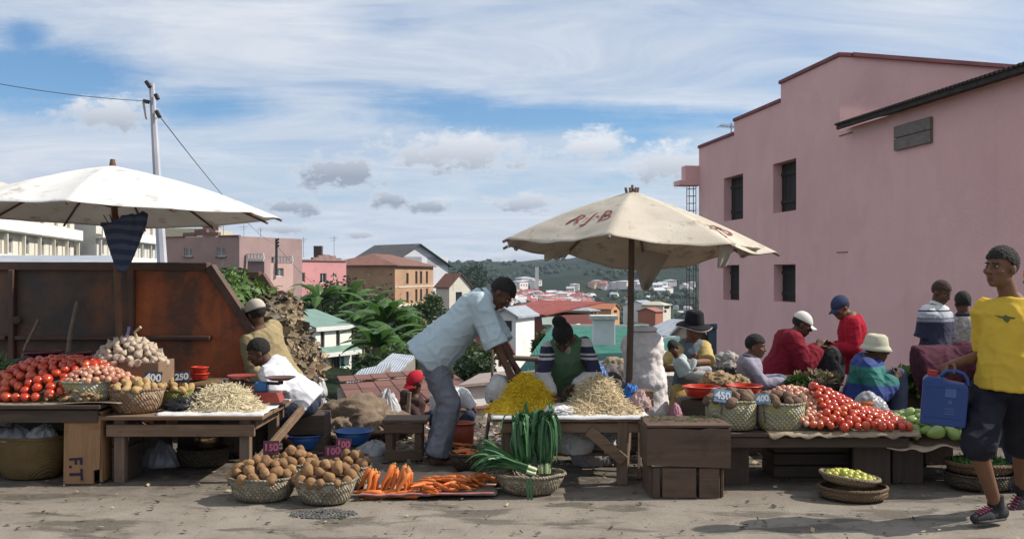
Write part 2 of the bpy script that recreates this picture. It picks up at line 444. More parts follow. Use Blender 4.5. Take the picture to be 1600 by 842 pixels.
# ------------------------------------------------------------------ ground: one sheet to the horizon
def ground_mat():
    m, nt, b = _nodes('street_ground'); vec = texco(nt, (1, 1, 1), 'Object', False); vx = texco(nt, (.55, 1.3, 1), 'Object', False)
    f = noi(nt, vec, 2.2, 9, .7); col = ramp(nt, f, [(.33, (.165, .138, .108)), (.5, (.215, .185, .148)), (.7, (.262, .23, .188))])
    st = noi(nt, vx, 2.6, 5, .6, .4); col = mix(nt, ramp(nt, st, [(.53, (0, 0, 0)), (.60, (.85, .85, .85))]), col, (.085, .07, .052))
    s2 = noi(nt, vx, 7, 5, .62, .3); col = mix(nt, ramp(nt, s2, [(.64, (0, 0, 0)), (.70, (.8, .8, .8))]), col, (.075, .056, .04))
    sp2 = noi(nt, vec, 60, 2, .5); col = mix(nt, ramp(nt, sp2, [(.68, (0, 0, 0)), (.76, (.6, .6, .6))]), col, (.40, .37, .32))
    sp3 = noi(nt, vec, 45, 3, .6); col = mix(nt, ramp(nt, sp3, [(.27, (.7, .7, .7)), (.36, (0, 0, 0))]), col, (.08, .065, .05))
    # trodden refuse and wet earth, plus shade under the stalls painted into the colour
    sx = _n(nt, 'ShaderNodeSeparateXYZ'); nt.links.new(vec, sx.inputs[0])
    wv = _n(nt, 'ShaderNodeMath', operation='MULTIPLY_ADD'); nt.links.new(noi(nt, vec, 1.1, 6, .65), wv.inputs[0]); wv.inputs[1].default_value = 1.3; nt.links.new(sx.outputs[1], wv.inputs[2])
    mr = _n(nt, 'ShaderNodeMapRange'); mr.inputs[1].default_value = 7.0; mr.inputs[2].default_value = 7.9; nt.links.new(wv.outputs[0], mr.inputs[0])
    dirt_shade = ramp(nt, noi(nt, vec, 6, 8, .7), [(.36, (.045, .034, .026)), (.52, (.10, .08, .06)), (.66, (.17, .14, .105))])
    col = mix(nt, mr.outputs[0], col, dirt_shade)
    nt.links.new(col, b.inputs['Base Color']); b.inputs['Roughness'].default_value = .9
    rr = ramp(nt, st, [(.55, (.92, .92, .92)), (.66, (.6, .6, .6))]); nt.links.new(rr, b.inputs['Roughness'])
    h1 = noi(nt, vec, 38, 8, .75); bump(nt, b, h1, .55, .02); return m
def land_mat():
    m, nt, b = _nodes('valley_land'); vec = texco(nt, (1, 1, 1), 'Object', False)
    f = noi(nt, vec, .011, 9, .7); col = ramp(nt, f, [(.36, (.011, .020, .010)), (.5, (.021, .031, .014)), (.62, (.042, .052, .023)), (.74, (.09, .07, .042))])
    f2 = noi(nt, vec, .06, 8, .75); col = mix(nt, ramp(nt, f2, [(.46, (.75, .75, .75)), (.56, (0, 0, 0))]), col, (.02, .032, .014))
    f3 = noi(nt, vec, .9, 4, .7); col = mix(nt, .5, col, ramp(nt, f3, [(.35, (.5, .5, .5)), (.65, (1.3, 1.3, 1.3))]), 'MULTIPLY')
    nt.links.new(col, b.inputs['Base Color']); b.inputs['Roughness'].default_value = 1; b.inputs['Specular IOR Level'].default_value = .1
    bump(nt, b, f2, .8, 6); return m
def slope_mat():
    return M('rubbish_slope', (.14, .11, .075), (.055, .05, .03), 3, .95, .8, 14, c3=(.2, .17, .13), lo=.38, hi=.62)
rad = [0.01, 1.5, 3, 4, 4.8]+[5.2+.18*i for i in range(36)]
while rad[-1] < 6500: rad.append(rad[-1]+max(.2, (rad[-1])*.022))
ang = []
a = -180.0
while a < 180-1e-6:
    ang.append(a); a += .42 if -36 <= a < 36 else (3 if abs(a) < 60 else 8)
vs = []; fs = []; mi = []
for r in rad:
    for a in ang:
        x, y = r*sin(R(a)), r*cos(R(a)); z = land(x, y)
        if y < 11 and r > 2: z += nz((x, y, 0), 1.4)*.012+nz((x, y, 3), 5)*.004
        vs.append((x, y, z))
n = len(ang)
for i in range(len(rad)-1):
    for j in range(n):
        k = (j+1) % n; fs.append((i*n+j, i*n+k, (i+1)*n+k, (i+1)*n+j))
        yy = vs[i*n+j][1]; xx = vs[i*n+j][0]
        near = yy < 10.9 or (xx > 2.0 and yy < 24) or (xx < -2.4 and yy < 12.5)
        mi.append(0 if near else (1 if yy < 30 else 2))
me = bpy.data.meshes.new('ground'); me.from_pydata(vs, [], fs); me.polygons.foreach_set('material_index', mi)
me.polygons.foreach_set('use_smooth', [True]*len(fs)); me.update()
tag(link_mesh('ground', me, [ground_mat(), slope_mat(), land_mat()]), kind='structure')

# ------------------------------------------------------------------ haze of the valley
hz = MB(); hz.box((0, 1600, 40), (4200, 3600, 280), bev=0)
hm = bpy.data.materials.new('valley_air'); hm.use_nodes = True
hn = hm.node_tree; hn.nodes.remove(hn.nodes['Principled BSDF']); pv = hn.nodes.new('ShaderNodeVolumePrincipled')
pv.inputs['Color'].default_value = (.62, .77, 1, 1); pv.inputs['Density'].default_value = .00010; pv.inputs['Anisotropy'].default_value = .2
hn.links.new(pv.outputs[0], hn.nodes['Material Output'].inputs['Volume'])
HAZE = True
if HAZE:
    ho = hz.solo('haze', hm, None, None, kind='stuff')

# ------------------------------------------------------------------ buildings
def facade(mb, O, xd, w, h, holes, depth, nrm, mi=0, z0=0):
    """upright wall with real openings; reveals run back from the face"""
    O = V(O); xs = sorted({0, w}.union(*[{q[0], q[2]} for q in holes])); zs = sorted({z0, h}.union(*[{q[1], q[3]} for q in holes]))
    Z = V((0, 0, 1))
    for a, b in zip(xs, xs[1:]):
        for c, d in zip(zs, zs[1:]):
            mx, mz = (a+b)/2, (c+d)/2
            if any(q[0] < mx < q[2] and q[1] < mz < q[3] for q in holes): continue
            mb.poly([O+xd*a+Z*c, O+xd*b+Z*c, O+xd*b+Z*d, O+xd*a+Z*d], mi)
    for (a, c, b, d) in [q[:4] for q in holes]:
        k = [O+xd*a+Z*c, O+xd*b+Z*c, O+xd*b+Z*d, O+xd*a+Z*d]; kb = [p-nrm*depth for p in k]
        for i in range(4): mb.poly([k[i], k[(i+1) % 4], kb[(i+1) % 4], kb[i]], mi)
def window(parent, O, xd, nrm, q, depth, fm, pm, bars=1, shutter=None, fw=.06, sill=None, name='window'):
    a, c, b, d = q[:4]; O = V(O); Z = V((0, 0, 1)); m = MB(); base = O-nrm*(depth-.03)
    M3 = Matrix((xd, nrm, Z)).transposed(); W, H = b-a, d-c; cen = base+xd*(a+b)/2+Z*(c+d)/2
    for sx in (-1, 1): m.box(cen+xd*sx*(W/2-fw/2), (fw, .06, H), M3, bev=0)
    for sz in (-1, 1): m.box(cen+Z*sz*(H/2-fw/2), (W-2*fw, .06, fw), M3, bev=0)
    for i in range(bars):
        m.box(cen+xd*(-W/2+W*(i+1)/(bars+1)), (fw*.7, .05, H-2*fw), M3, bev=0)
    o = m.build(name, fm, parent)
    p = MB(); p.box(cen-nrm*.02, (W-fw, .015, H-fw), M3, bev=0); p.build('pane', pm, o)
    if sill is not None:
        s = MB(); s.box(O+xd*(a+b)/2+Z*(c-.05)+nrm*.06, (W+.25, .16, .09), M3, bev=0); s.build('sill', sill, o)
    if shutter is not None:
        for sx in (-1, 1):
            s = MB(); s.box(O+xd*((a+b)/2+sx*(W/2+W*.24))+Z*(c+d)/2+nrm*.04, (W*.46, .04, H), M3, bev=0); s.build('shutter', shutter, o)
    return o
DARKPANE = M('dark_pane', (.02, .022, .026), (.04, .045, .055), 1, .12, 0, spec=.6)
GREYPANE = M('curtained_pane', (.18, .19, .21), (.08, .09, .11), 2, .2, 0, spec=.6)
WHITEF = M('white_frame', (.7, .68, .64), (.6, .58, .54), 4, .6, 0)
BROWNF = M('brown_frame', (.10, .06, .04), (.06, .035, .025), 6, .7, 0)
def house(label, O, yaw, w, d, h, wallm, front=(), right=(), left=(), roof=None, roofm=None, base=4, depth=.16, fm=WHITEF, pm=DARKPANE, bars=1, over=.35, rise=1.4, sill=None,
          name='house', group=None, cat='house', parapet=0, capm=None, shutters=None, trimm=None):
    O = V(O); xd = V((cos(yaw), sin(yaw), 0)); yd = V((-sin(yaw), cos(yaw), 0)); Z = V((0, 0, 1))
    root = thing(name, label, cat, O+xd*w/2+yd*d/2, group)
    m = MB(); FR = O; RO = O+xd*w; LO = O+yd*d
    facade(m, FR, xd, w, h+parapet, front, depth, -yd, z0=-base); facade(m, RO, yd, d, h+parapet, right, depth, xd, z0=-base)
    facade(m, LO, -yd, d, h+parapet, left, depth, -xd, z0=-base); facade(m, O+xd*w+yd*d, -xd, w, h+parapet, [], depth, yd, z0=-base)
    if roof == 'gable_x':     # ridge along the front
        for s in (0, 1): m.poly([O+xd*w*s+Z*h, O+xd*w*s+yd*d/2+Z*(h+rise), O+xd*w*s+yd*d+Z*h])
    if roof == 'gable_y':
        for s in (0, 1): m.poly([O+yd*d*s+Z*h, O+yd*d*s+xd*w/2+Z*(h+rise), O+yd*d*s+xd*w+Z*h])
    m.build('wall', wallm, root, recalc=False)
    r = MB(); T = .12
    def slab(p):
        r.prism([q+Z*.02 for q in p], Z*T)
    if roof == 'gable_x':
        k = rise/(d/2); a = O-xd*over; b = O+xd*(w+over)
        slab([a-yd*over+Z*(h-over*k), b-yd*over+Z*(h-over*k), b+yd*d/2+Z*(h+rise), a+yd*d/2+Z*(h+rise)])
        slab([b+yd*(d+over)+Z*(h-over*k), a+yd*(d+over)+Z*(h-over*k), a+yd*(d/2+.002)+Z*(h+rise), b+yd*(d/2+.002)+Z*(h+rise)])
    elif roof == 'gable_y':
        k = rise/(w/2); a = O-yd*over; b = O+yd*(d+over)
        slab([a-xd*over+Z*(h-over*k), a+xd*w/2+Z*(h+rise), b+xd*w/2+Z*(h+rise), b-xd*over+Z*(h-over*k)])
        slab([a+xd*(w+over)+Z*(h-over*k), b+xd*(w+over)+Z*(h-over*k), b+xd*(w/2+.002)+Z*(h+rise), a+xd*(w/2+.002)+Z*(h+rise)])
    elif roof == 'hip':
        e = min(w, d)/2; k = over*rise/e; c = [O-xd*over-yd*over+Z*(h-k), O+xd*(w+over)-yd*over+Z*(h-k), O+xd*(w+over)+yd*(d+over)+Z*(h-k), O-xd*over+yd*(d+over)+Z*(h-k)]
        if w >= d: t = [O+xd*e+yd*d/2+Z*(h+rise), O+xd*(w-e+.01)+yd*d/2+Z*(h+rise)]; fcs = [[c[0], c[1], t[1], t[0]], [c[1], c[2], t[1]], [c[2], c[3], t[0], t[1]], [c[3], c[0], t[0]]]
        else: t = [O+xd*w/2+yd*e+Z*(h+rise), O+xd*w/2+yd*(d-e)+Z*(h+rise)]; fcs = [[c[0], c[1], t[0]], [c[1], c[2], t[1], t[0]], [c[2], c[3], t[1]], [c[3], c[0], t[0], t[1]]]
        for f in fcs: slab(f)
    elif roof == 'shed':      # rises towards the back
        slab([O-xd*over-yd*over+Z*(h-over*rise/d), O+xd*(w+over)-yd*over+Z*(h-over*rise/d), O+xd*(w+over)+yd*d+Z*(h+rise), O-xd*over+yd*d+Z*(h+rise)])
    elif roof == 'flat':
        r.box(O+xd*w/2+yd*d/2+Z*(h-.05), (w-.06, d-.06, .1), Matrix((xd, yd, Z)).transposed(), bev=0)
    if roof: r.build('roof', roofm or wallm, root)
    if parapet and capm:
        c = MB(); M3 = Matrix((xd, yd, Z)).transposed(); zc = h+parapet+.05
        c.box(O+xd*w/2+yd*.1+Z*zc, (w+.1, .3, .1), M3, bev=0); c.box(O+xd*(w-.1)+yd*(d/2+.13)+Z*zc, (.3, d-.3, .1), M3, bev=0); c.box(O+xd*.1+yd*(d/2+.13)+Z*zc, (.3, d-.3, .1), M3, bev=0)
        c.build('parapet_cap', capm, root)
    for qs, oo, dd, nn in ((front, FR, xd, -yd), (right, RO, yd, xd), (left, LO, -yd, -xd)):
        for q in qs:
            kind = q[4] if len(q) > 4 else 'window'
            window(root, oo, dd, nn, q, depth, fm, pm, bars if kind == 'window' else 0, shutters if kind == 'window' else None, sill=sill if kind == 'window' else None, name=kind)
    root['xd'] = 0; del root['xd']
    return root, O, xd, yd
def rowof(xs, z, w, h): return [(x, z, x+w, z+h) for x in xs]

# the big pink building at the right: its long wall runs almost straight away from the street
WX0, WK = 8.5, -.1415
wd = V((WK, 1, 0)).normalized(); wn_ = V((-wd.y, wd.x, 0)); wr_ = -wn_; Z1 = V((0, 0, 1))
def wallpt(u, v=None):
    k = (u-CX)/F; y = WX0/(k-WK); return V((WX0+WK*y, y, 0 if v is None else CZ-(v-HV)/F*y))
def pink_mat():
    m, nt, b = _nodes('pink_render'); v = texco(nt, (1, 1, 1), 'Object', False)
    col = ramp(nt, noi(nt, v, .9, 8, .7), [(.35, (.74, .46, .435)), (.65, (.67, .41, .395))])
    stk = noi(nt, texco(nt, (1.3, 1.3, .12), 'Object', False), 1.3, 7, .68); col = mix(nt, ramp(nt, stk, [(.54, (0, 0, 0)), (.76, (.4, .4, .4))]), col, (.53, .32, .31))
    pt = noi(nt, v, .45, 5, .6, .6); col = mix(nt, ramp(nt, pt, [(.56, (0, 0, 0)), (.60, (.35, .35, .35))]), col, (.78, .50, .48))
    sp_ = noi(nt, v, 7, 6, .75); col = mix(nt, ramp(nt, sp_, [(.66, (0, 0, 0)), (.74, (.5, .5, .5))]), col, (.44, .27, .255))
    nt.links.new(col, b.inputs['Base Color']); b.inputs['Roughness'].default_value = .93; b.inputs['Specular IOR Level'].default_value = .15
    bump(nt, b, noi(nt, v, 40, 6, .7), .5, .015); return m
PINK = pink_mat()
PINKCAP = M('pink_cap', (.24, .095, .10), (.18, .07, .075), 3, .85, .2)
S0 = wallpt(1600); S0 = V((WX0+WK*12.45, 12.45, 0)); END = wallpt(1092)
L = (END-S0).length
def along(u): return (wallpt(u)-S0).length*(1 if wallpt(u).y > S0.y else -1)
def hole(u0, u1, v0, v1):
    a, b = along(u1), along(u0); um = (u0+u1)/2
    return (a, wallpt(um, v1).z, b, wallpt(um, v0).z)
pk = thing('pink_building', 'tall pink rendered building with stepped parapet and square shuttered openings at the right', 'building', S0+wd*L/2+wr_*4)
holes = [hole(1131, 1161, 275, 344), hole(1208, 1244, 252, 331), hole(1130, 1155, 414, 469), hole(1209, 1243, 413, 472)]
aj = along(1312); a1 = along(1220); a2 = along(1147); zt0, zt1, zt2 = wallpt(1312, 88).z, wallpt(1220, 160).z, wallpt(1147, 210).z
zt1 = (wallpt(1220, 160).z+wallpt(1147, 190).z)/2; zt2 = (wallpt(1147, 211).z+wallpt(1092, 232).z)/2
zt0 = (wallpt(1312, 88).z+wallpt(1220, 132).z)/2
eave = (wallpt(1327, 203).z+wallpt(1599, 112).z)/2
m = MB(); BS = -5
facade(m, S0, wd, aj, eave, [], .4, wn_, z0=BS)
facade(m, S0+wd*aj, wd, L-aj, zt2, [(h_[0]-aj, h_[1], h_[2]-aj, h_[3]) for h_ in holes], .25, wn_, z0=BS)
for (p, q, zt) in ((aj, a1, zt0), (a1, a2, zt1)):
    m.poly([S0+wd*p+Z1*zt2, S0+wd*q+Z1*zt2, S0+wd*q+Z1*zt, S0+wd*p+Z1*zt])
for (p, zb, zt) in ((aj, eave-.2, zt0), (a1, zt1-.4, zt0), (a2, zt2-.4, zt1)):
    m.poly([S0+wd*p+Z1*zb, S0+wd*p+wr_*9+Z1*zb, S0+wd*p+wr_*9+Z1*(zt-.35), S0+wd*p+Z1*zt])
m.poly([S0+wd*L+Z1*BS, S0+wd*L+wr_*9+Z1*BS, S0+wd*L+wr_*9+Z1*zt2, S0+wd*L+Z1*zt2])
for (p, q, zt) in ((aj, a1, zt0), (a1, a2, zt1), (a2, L, zt2)):
    m.poly([S0+wd*p+Z1*(zt-.3), S0+wd*q+Z1*(zt-.3), S0+wd*q+wr_*9+Z1*(zt-.5), S0+wd*p+wr_*9+Z1*(zt-.5)])
m.poly([S0+Z1*BS, S0+wr_*9+Z1*BS, S0+wr_*9+Z1*(eave+.6), S0+Z1*eave])
m.build('wall', PINK, pk, recalc=False)
c = MB(); M3w = Matrix((wd, wr_, Z1)).transposed()
for (p, q, zt) in ((aj, a1, zt0), (a1, a2, zt1), (a2, L, zt2)):
    c.box(S0+wd*(p+q)/2+wr_*.09+Z1*(zt+.035), (abs(q-p)-.004 if p != aj else abs(q-p)+.08, .26, .075), M3w, bev=.01)
c.beam(S0+wd*(aj+.05)+wr_*.23+Z1*(zt0+.035), S0+wd*(aj+.05)+wr_*9+Z1*(zt0-.32), .24, .075)
c.build('parapet_cap', PINKCAP, pk)
rf = MB(); M3s = M3w
CORR = ridged('rusty_corrugated_roof', (.06, .052, .05), (.10, .08, .07), 12, 'Y', .7, 0, (.13, .075, .05))
nC = 150
def corr(u, v):
    t = u*(aj-.25)-.1
    return S0+wd*t+wr_*(-.28+v*6.5)+Z1*(eave+.05+v*1.3+.016*sin(t*2*pi/.10))
rf.grid(corr, nC*6, 3)
rfo = rf.build('roof', CORR, pk, solid=.012)
fb = MB(); fb.box(S0+wd*(aj/2-.175)+wn_*.215+Z1*(eave-.0), (aj-.352, .05, .075), M3w); fb.build('fascia', M('black_fascia', (.025, .022, .022), (.05, .04, .035), 6, .8), rfo)
SHUT = wood('dark_shutter', (.013, .010, .009), (.008, .007, .006), 2)
for h_ in holes:
    s = MB(); Wd, Hd = h_[2]-h_[0], h_[3]-h_[1]; cen = S0+wd*(h_[0]+h_[2])/2+wn_*(-.21)+Z1*(h_[1]+h_[3])/2
    for i in range(5): s.box(cen+wd*(-Wd/2+Wd*(i+.5)/5), (Wd/5-.012, .04, Hd-.02), M3w, bev=.004)
    w_ = s.build('window_shutter', SHUT, pk)
    t_ = MB(); t_.box(cen+wn_*.03+Z1*Hd*.28, (Wd-.04, .03, .07), M3w); t_.box(cen+wn_*.03-Z1*Hd*.28, (Wd-.04, .03, .07), M3w); t_.build('ledge', SHUT, w_)
bd = MB(); h_ = hole(1401, 1458, 190, 230); bc = S0+wd*(h_[0]+h_[2])/2+wn_*.03+Z1*(h_[1]+h_[3])/2
for i in range(2): bd.box(bc+Z1*((i-.5)*(h_[3]-h_[1])/2), (h_[2]-h_[0], .05, (h_[3]-h_[1])/2-.012), M3w)
bd.build('boarded_hatch', wood('grey_plank', (.20, .17, .15), (.12, .10, .09), 1), pk)
cl = MB(); cl.box(END+wd*.14+wn_*.12+Z1*(wallpt(1092, 272).z), (.34, .5, .42), M3w); cl.box(END+wd*.22+wn_*.22+Z1*(wallpt(1092, 281).z-.08), (.5, .62, .12), M3w); cl.build('corner_ledge', PINK, pk)
rb = MB(); rc = END+wd*.25+wn_*.12; zt = wallpt(1092, 285).z
for i in (-1, 1):
    for j in (-1, 1): rb.tube([rc+wd*.1*i+wn_*.09*j+Z1*(-4), rc+wd*.1*i+wn_*.09*j+Z1*zt], .011, 6)
for k in range(44):
    z = zt-.15-k*.19
    for (i, j, p, q) in ((-1, -1, 1, -1), (1, -1, 1, 1), (1, 1, -1, 1), (-1, 1, -1, -1)):
        rb.tube([rc+wd*.1*i+wn_*.09*j+Z1*z, rc+wd*.1*p+wn_*.09*q+Z1*z], .006, 4)
rb.build('rebar_column', M('rusted_rebar', (.05, .04, .04), (.09, .06, .05), 20, .7), pk)
# the faint settlement crack and its stain are raised plaster repairs
ck = MB(); ck.box(S0+wd*(along(1322))+wn_*.004+Z1*(wallpt(1322, 210).z), (.5, .012, .02), M3w, bev=0); ck.build('plaster_seam', M('dark_seam', (.16, .08, .075)), pk); ck = MB(); ck.box(S0+wd*(along(1316))+wn_*.004+Z1*wallpt(1316, 394).z, (.42, .012, .015), M3w, bev=0)
ck.build('plaster_seam', M('dark_seam', (.16, .08, .075)), pk)
an = thing('television_antenna', 'spindly rooftop television antenna on the parapet of the tall pink building', 'antenna', wallpt(1133, 214))
am = MB(); b0 = wallpt(1135, 216)+wr_*.12; am.tube([b0, b0+Z1*.36], .014, 6); am.build('mast', M('grey_metal', (.28, .28, .29), (.2, .2, .2), 8, .5, 0, metal=.6), an)
am = MB(); am.tube([b0+Z1*.28+V((-.28, 0, .02)), b0+Z1*.28+V((.14, .1, 0))], .012, 6)
for i in range(6): q = b0+Z1*.28+V((-.26+.075*i, .02*i, .02-.003*i)); am.tube([q-V((.05, -.17, .02)), q+V((.05, -.17, .02))], .007, 5)
am.build('aerial', MATS['grey_metal'], an)

def yawof(p, q): return math.atan2(q.y-p.y, q.x-p.x)
CREAM = M('cream_render', (.62, .58, .49), (.55, .51, .43), .6, .9, .1, c3=(.5, .46, .38)); WHITEW = M('white_render', (.74, .73, .70), (.66, .64, .60), .7, .9, .1, c3=(.58, .54, .47))
# white house with green roofs, corner towards us, sunlit face to the right
def green_roofed():
    A = P(493, 592, 70); B = P(549, 588, 73.6); yaw = yawof(A, B); w = (B-A).length; h1 = P(493, 557, 70).z-A.z; h2 = P(493, 513, 70).z-A.z
    xd = V((cos(yaw), sin(yaw), 0)); yd = V((-sin(yaw), cos(yaw), 0))
    gm = M('green_sheet_roof', (.12, .20, .165), (.16, .245, .205), .8, .55, .15, c3=(.19, .25, .22))
    lm = M('limewash', (.72, .72, .64), (.66, .66, .58), .8, .9, .1)
    fr = [(.55, h1+.55, 1.0, h1+1.75), (2.3, h1+.6, 2.75, h1+1.75), (.7, .05, 1.15, 1.65, 'door'), (2.0, .55, 2.75, 1.7)]
    fr = [q for q in fr if q[2] < w]
    root, O, xd, yd = house('white two storey house with pale green roofs among the banana plants', A, yaw, w, 3.6, h2, lm, fr, [], [(1.0, .8, 1.6, 1.9), (1.6, h1+.6, 2.2, h1+1.6)], 'shed', gm, rise=1.05, over=.22, fm=BROWNF)
    p = MB(); p.prism([A+xd*(-.15)-yd*.0+V((0, 0, h1+.55)), A+xd*(w+.2)+V((0, 0, h1+.55)), A+xd*(w+.2)-yd*.75+V((0, 0, h1+.2)), A-xd*.15-yd*.75+V((0, 0, h1+.2))], (0, 0, .06)); p.build('porch_roof', gm, root)
    f = MB(); M3 = Matrix((xd, yd, V((0, 0, 1)))).transposed()
    f.box(A+xd*w/2-yd*.78+V((0, 0, h1+.1)), (w+.4, .08, .3), M3, bev=0); f.box(A+xd*w/2-yd*.25+V((0, 0, h2-.06)), (w+.5, .08, .3), M3, bev=0); f.build('fascia', WHITEF, root)
    s = MB(); c = A+xd*2.85-yd*.03+V((0, 0, 1.12)); s.box(c+xd*.16, (.3, .04, 1.15), M3, bev=0); s.build('shutter', M('teal_shutter', (.06, .22, .2)), root)
    s = MB(); s.box(A+xd*1.8-yd*.12+V((0, 0, 1.12)), (.3, .04, .9), Matrix.Rotation(R(50), 3, 'Z') @ M3, bev=0); s.build('shutter', M('brown_shutter', (.32, .15, .06)), root)
green_roofed()
# brick block with the brown hipped roof
def brick_block():
    A = P(617, 470, 140); A.z = -3.5; B = P(677, 470, 158); yaw = yawof(A, B); w = (V((B.x, B.y, 0))-V((A.x, A.y, 0))).length
    br = M('orange_brick', (.42, .26, .155), (.34, .20, .12), .35, .95, .25, 5, c3=(.22, .16, .12)); h = P(617, 414, 140).z-A.z
    fr = []
    for z in (1.0, 3.7): fr += [(1.8+3.2, z, 2.9+3.2, z+1.6), (9.2, z, 10.3, z+1.9), (11.5, z, 12.6, z+1.9), (14.5, z, 15.6, z+1.9)]
    fr += [(8.5, -1.4, 11.5, .1), (12.2, -1.2, 15.4, .1)]
    root, O, xd, yd = house('orange brick block with brown hipped roof and small dark windows', A, yaw, w, 10.5, h, br, [q for q in fr if q[2] < w], [], [(2.8, 1.2, 3.9, 2.7), (3.2, 3.9, 3.9, 4.6)],
                            'hip', M('brown_tiles', (.13, .06, .045), (.19, .09, .065), 1.2, .85, .4, 6), rise=1.6, over=.5, fm=BROWNF, bars=0, base=6)
    t = MB(); M3 = Matrix((xd, yd, V((0, 0, 1)))).transposed(); t.box(O+xd*w/2-yd*.03+V((0, 0, .65)), (w, .1, .25), M3, bev=0); t.box(O+xd*w/2-yd*.03+V((0, 0, 3.3)), (w, .08, .16), M3, bev=0); t.build('string_course', CREAM, root)
    # lower wing at the left
    house('brick wing with flat top joining the orange brick block', P(545, 470, 152)*1.0+V((0, 0, -1)), R(-4), 5.8, 7, 5.6, M('dull_brick', (.27, .18, .14), (.20, .14, .11), .5, .95, .25, 5), [], [], [], 'flat', name='brick_wing', base=6, cat='house')
brick_block()
# grey gabled house behind
gA = P(604, 480, 172); gB = P(700, 480, 182)
root, O, xd, yd = house('pale grey gabled house rising behind the orange brick block', gA, yawof(gA, gB), (V((gB.x-gA.x, gB.y-gA.y, 0))).length, 12, P(650, 414, 172).z-gA.z, M('pale_grey_render', (.62, .62, .66), (.55, .55, .58), .5, .9, .1),
      [(7.9, 7.2, 9.2, 8.8), (9.7, 4, 10.4, 5.6)], [(2, 3, 3.2, 4.6), (6, 3, 7.2, 4.6)], [], 'gable_y', M('dark_grey_roof', (.055, .055, .06), (.09, .085, .08), 1, .8), rise=3.7, over=.7, fm=BROWNF)
k = MB(); k.box(O+xd*9.3+yd*4+V((0, 0, 9.4)), (.9, .9, 2.2), bev=0); k.build('chimney', M('chimney_brick', (.16, .10, .08)), root)
# pink houses in the middle distance
def prow(label, u0, v0, D0, u1, D1, vt, vb, wm, holes_px, depth=9, right=(), shutters=None, top=None, fm=WHITEF, pm=DARKPANE, name='terrace_house', left=(), sill=None):
    A = P(u0, vb, D0); B = P(u1, vb, D1); B.z = A.z; yaw = yawof(A, B); w = (B-A).length; h = P(u0, vt, D0).z-A.z; fr = []
    for (a, b, c, d) in holes_px:
        D = lerp(D0, D1, ((a+b)/2-u0)/(u1-u0)); t0 = (a-u0)/(u1-u0)*w; t1 = (b-u0)/(u1-u0)*w
        fr.append((t0, P(a, d, D).z-A.z, t1, P(a, c, D).z-A.z))
    return house(label, A, yaw, w, depth, h, wm, fr, right, left, 'flat', M('old_flat_roof', (.2, .17, .15)), fm=fm, pm=pm, shutters=shutters, name=name, base=6, sill=sill)
DPINK = M('dusty_pink', (.33, .225, .215), (.28, .19, .18), .5, .92, .15, c3=(.25, .17, .16))
r1, O1, x1, y1 = prow('dusty pink house with crumbling stepped parapet behind the rubbish skip', 258, 0, 101, 374, 96, 372, 470, DPINK, [(289, 302, 387, 401), (340, 353, 387, 401), (289, 301, 417, 430), (338, 350, 418, 431)], pm=GREYPANE, sill=M('dark_stone', (.12, .09, .085)))
cp = MB(); wl = (P(374, 400, 96)-P(258, 400, 101)).length
for (a, b, dz_) in ((0, .26, 0), (.26, .42, .22), (.42, .58, .42), (.58, .74, .2), (.74, 1, -.02)):
    cp.box(O1+x1*(a+b)/2*wl+V((0, .1, P(258, 372, 101).z-O1.z+dz_+.06)), ((b-a)*wl, .35, .16+max(0, dz_)), Matrix((x1, y1, V((0, 0, 1)))).transposed(), bev=0)
cp.build('parapet_cap', M('weathered_brick', (.20, .10, .08), (.13, .08, .07), 2), r1)
k = MB(); k.box(O1+x1*4.3+y1*2+V((0, 0, P(258, 372, 101).z-O1.z+.5)), (1.3, 1, 1.1), bev=0); k.box(O1+x1*4.3+y1*2+V((0, 0, P(258, 372, 101).z-O1.z+1.15)), (2, 1.3, .12), bev=0); k.build('chimney', MATS['dusty_pink'], r1)
prow('pale yellow flat topped house peeping over the dusty pink parapet', 256, 0, 118, 330, 118, 357, 430, M('pale_yellow', (.55, .50, .36)), [])
r2, O2, x2, y2 = prow('white balconied house beside the dusty pink gable', 371, 0, 108, 428, 118, 379, 450, WHITEW, [(373, 383, 384, 398), (388, 396, 386, 400), (400, 404, 388, 399), (408, 413, 389, 399)], pm=GREYPANE)
b_ = MB(); b_.box(O2+x2*4-y2*.6+V((0, 0, P(390, 378, 110).z-O2.z)), (9, 1.6, .2), Matrix((x2, y2, V((0, 0, 1)))).transposed(), bev=0); b_.build('roof_slab', WHITEW, r2)
prow('dusty pink lower wing under the white balcony', 372, 0, 97, 413, 97, 405, 470, DPINK, [], name='house_wing')
def balustrade(label, u0, u1, v0, v1, D):
    root = thing('balustrade', label, 'balustrade', P((u0+u1)/2, v1, D)); m = MB(); a, b = P(u0, v1, D), P(u1, v1, D); t = P(u0, v0, D).z
    m.beam(a, b, .25, .12, bev=0); m.beam(V((a.x, a.y, t)), V((b.x, b.y, t)), .25, .12, bev=0); m.build('rail', WHITEW, root)
    n_ = int((b-a).length/.3)
    p = MB()
    for i in range(n_+1):
        q = a.lerp(b, i/n_); p.lathe([(.04, .05), (.09, .25), (.05, .45), (.06, t-a.z-.05)], q, 6)
    p.build('baluster_row', WHITEW, root)
balustrade('white balustrade on the pink wing beside the balconied house', 386, 412, 397, 407, 96.7)
balustrade('white balustrade on top of the pale pink house', 414, 457, 401, 411, 100)
LPINK = M('pale_pink', (.60, .40, .36), (.54, .35, .32), .5, .92, .1); MPINK = M('rose_pink', (.58, .27, .27), (.52, .235, .24), .5, .92, .12, c3=(.42, .2, .19))
prow('pale pink two storey house with white balustrade on its flat roof', 413, 0, 99, 458, 101.5, 411, 480, LPINK, [(431, 443, 419, 432), (431, 443, 454, 466)], pm=GREYPANE)
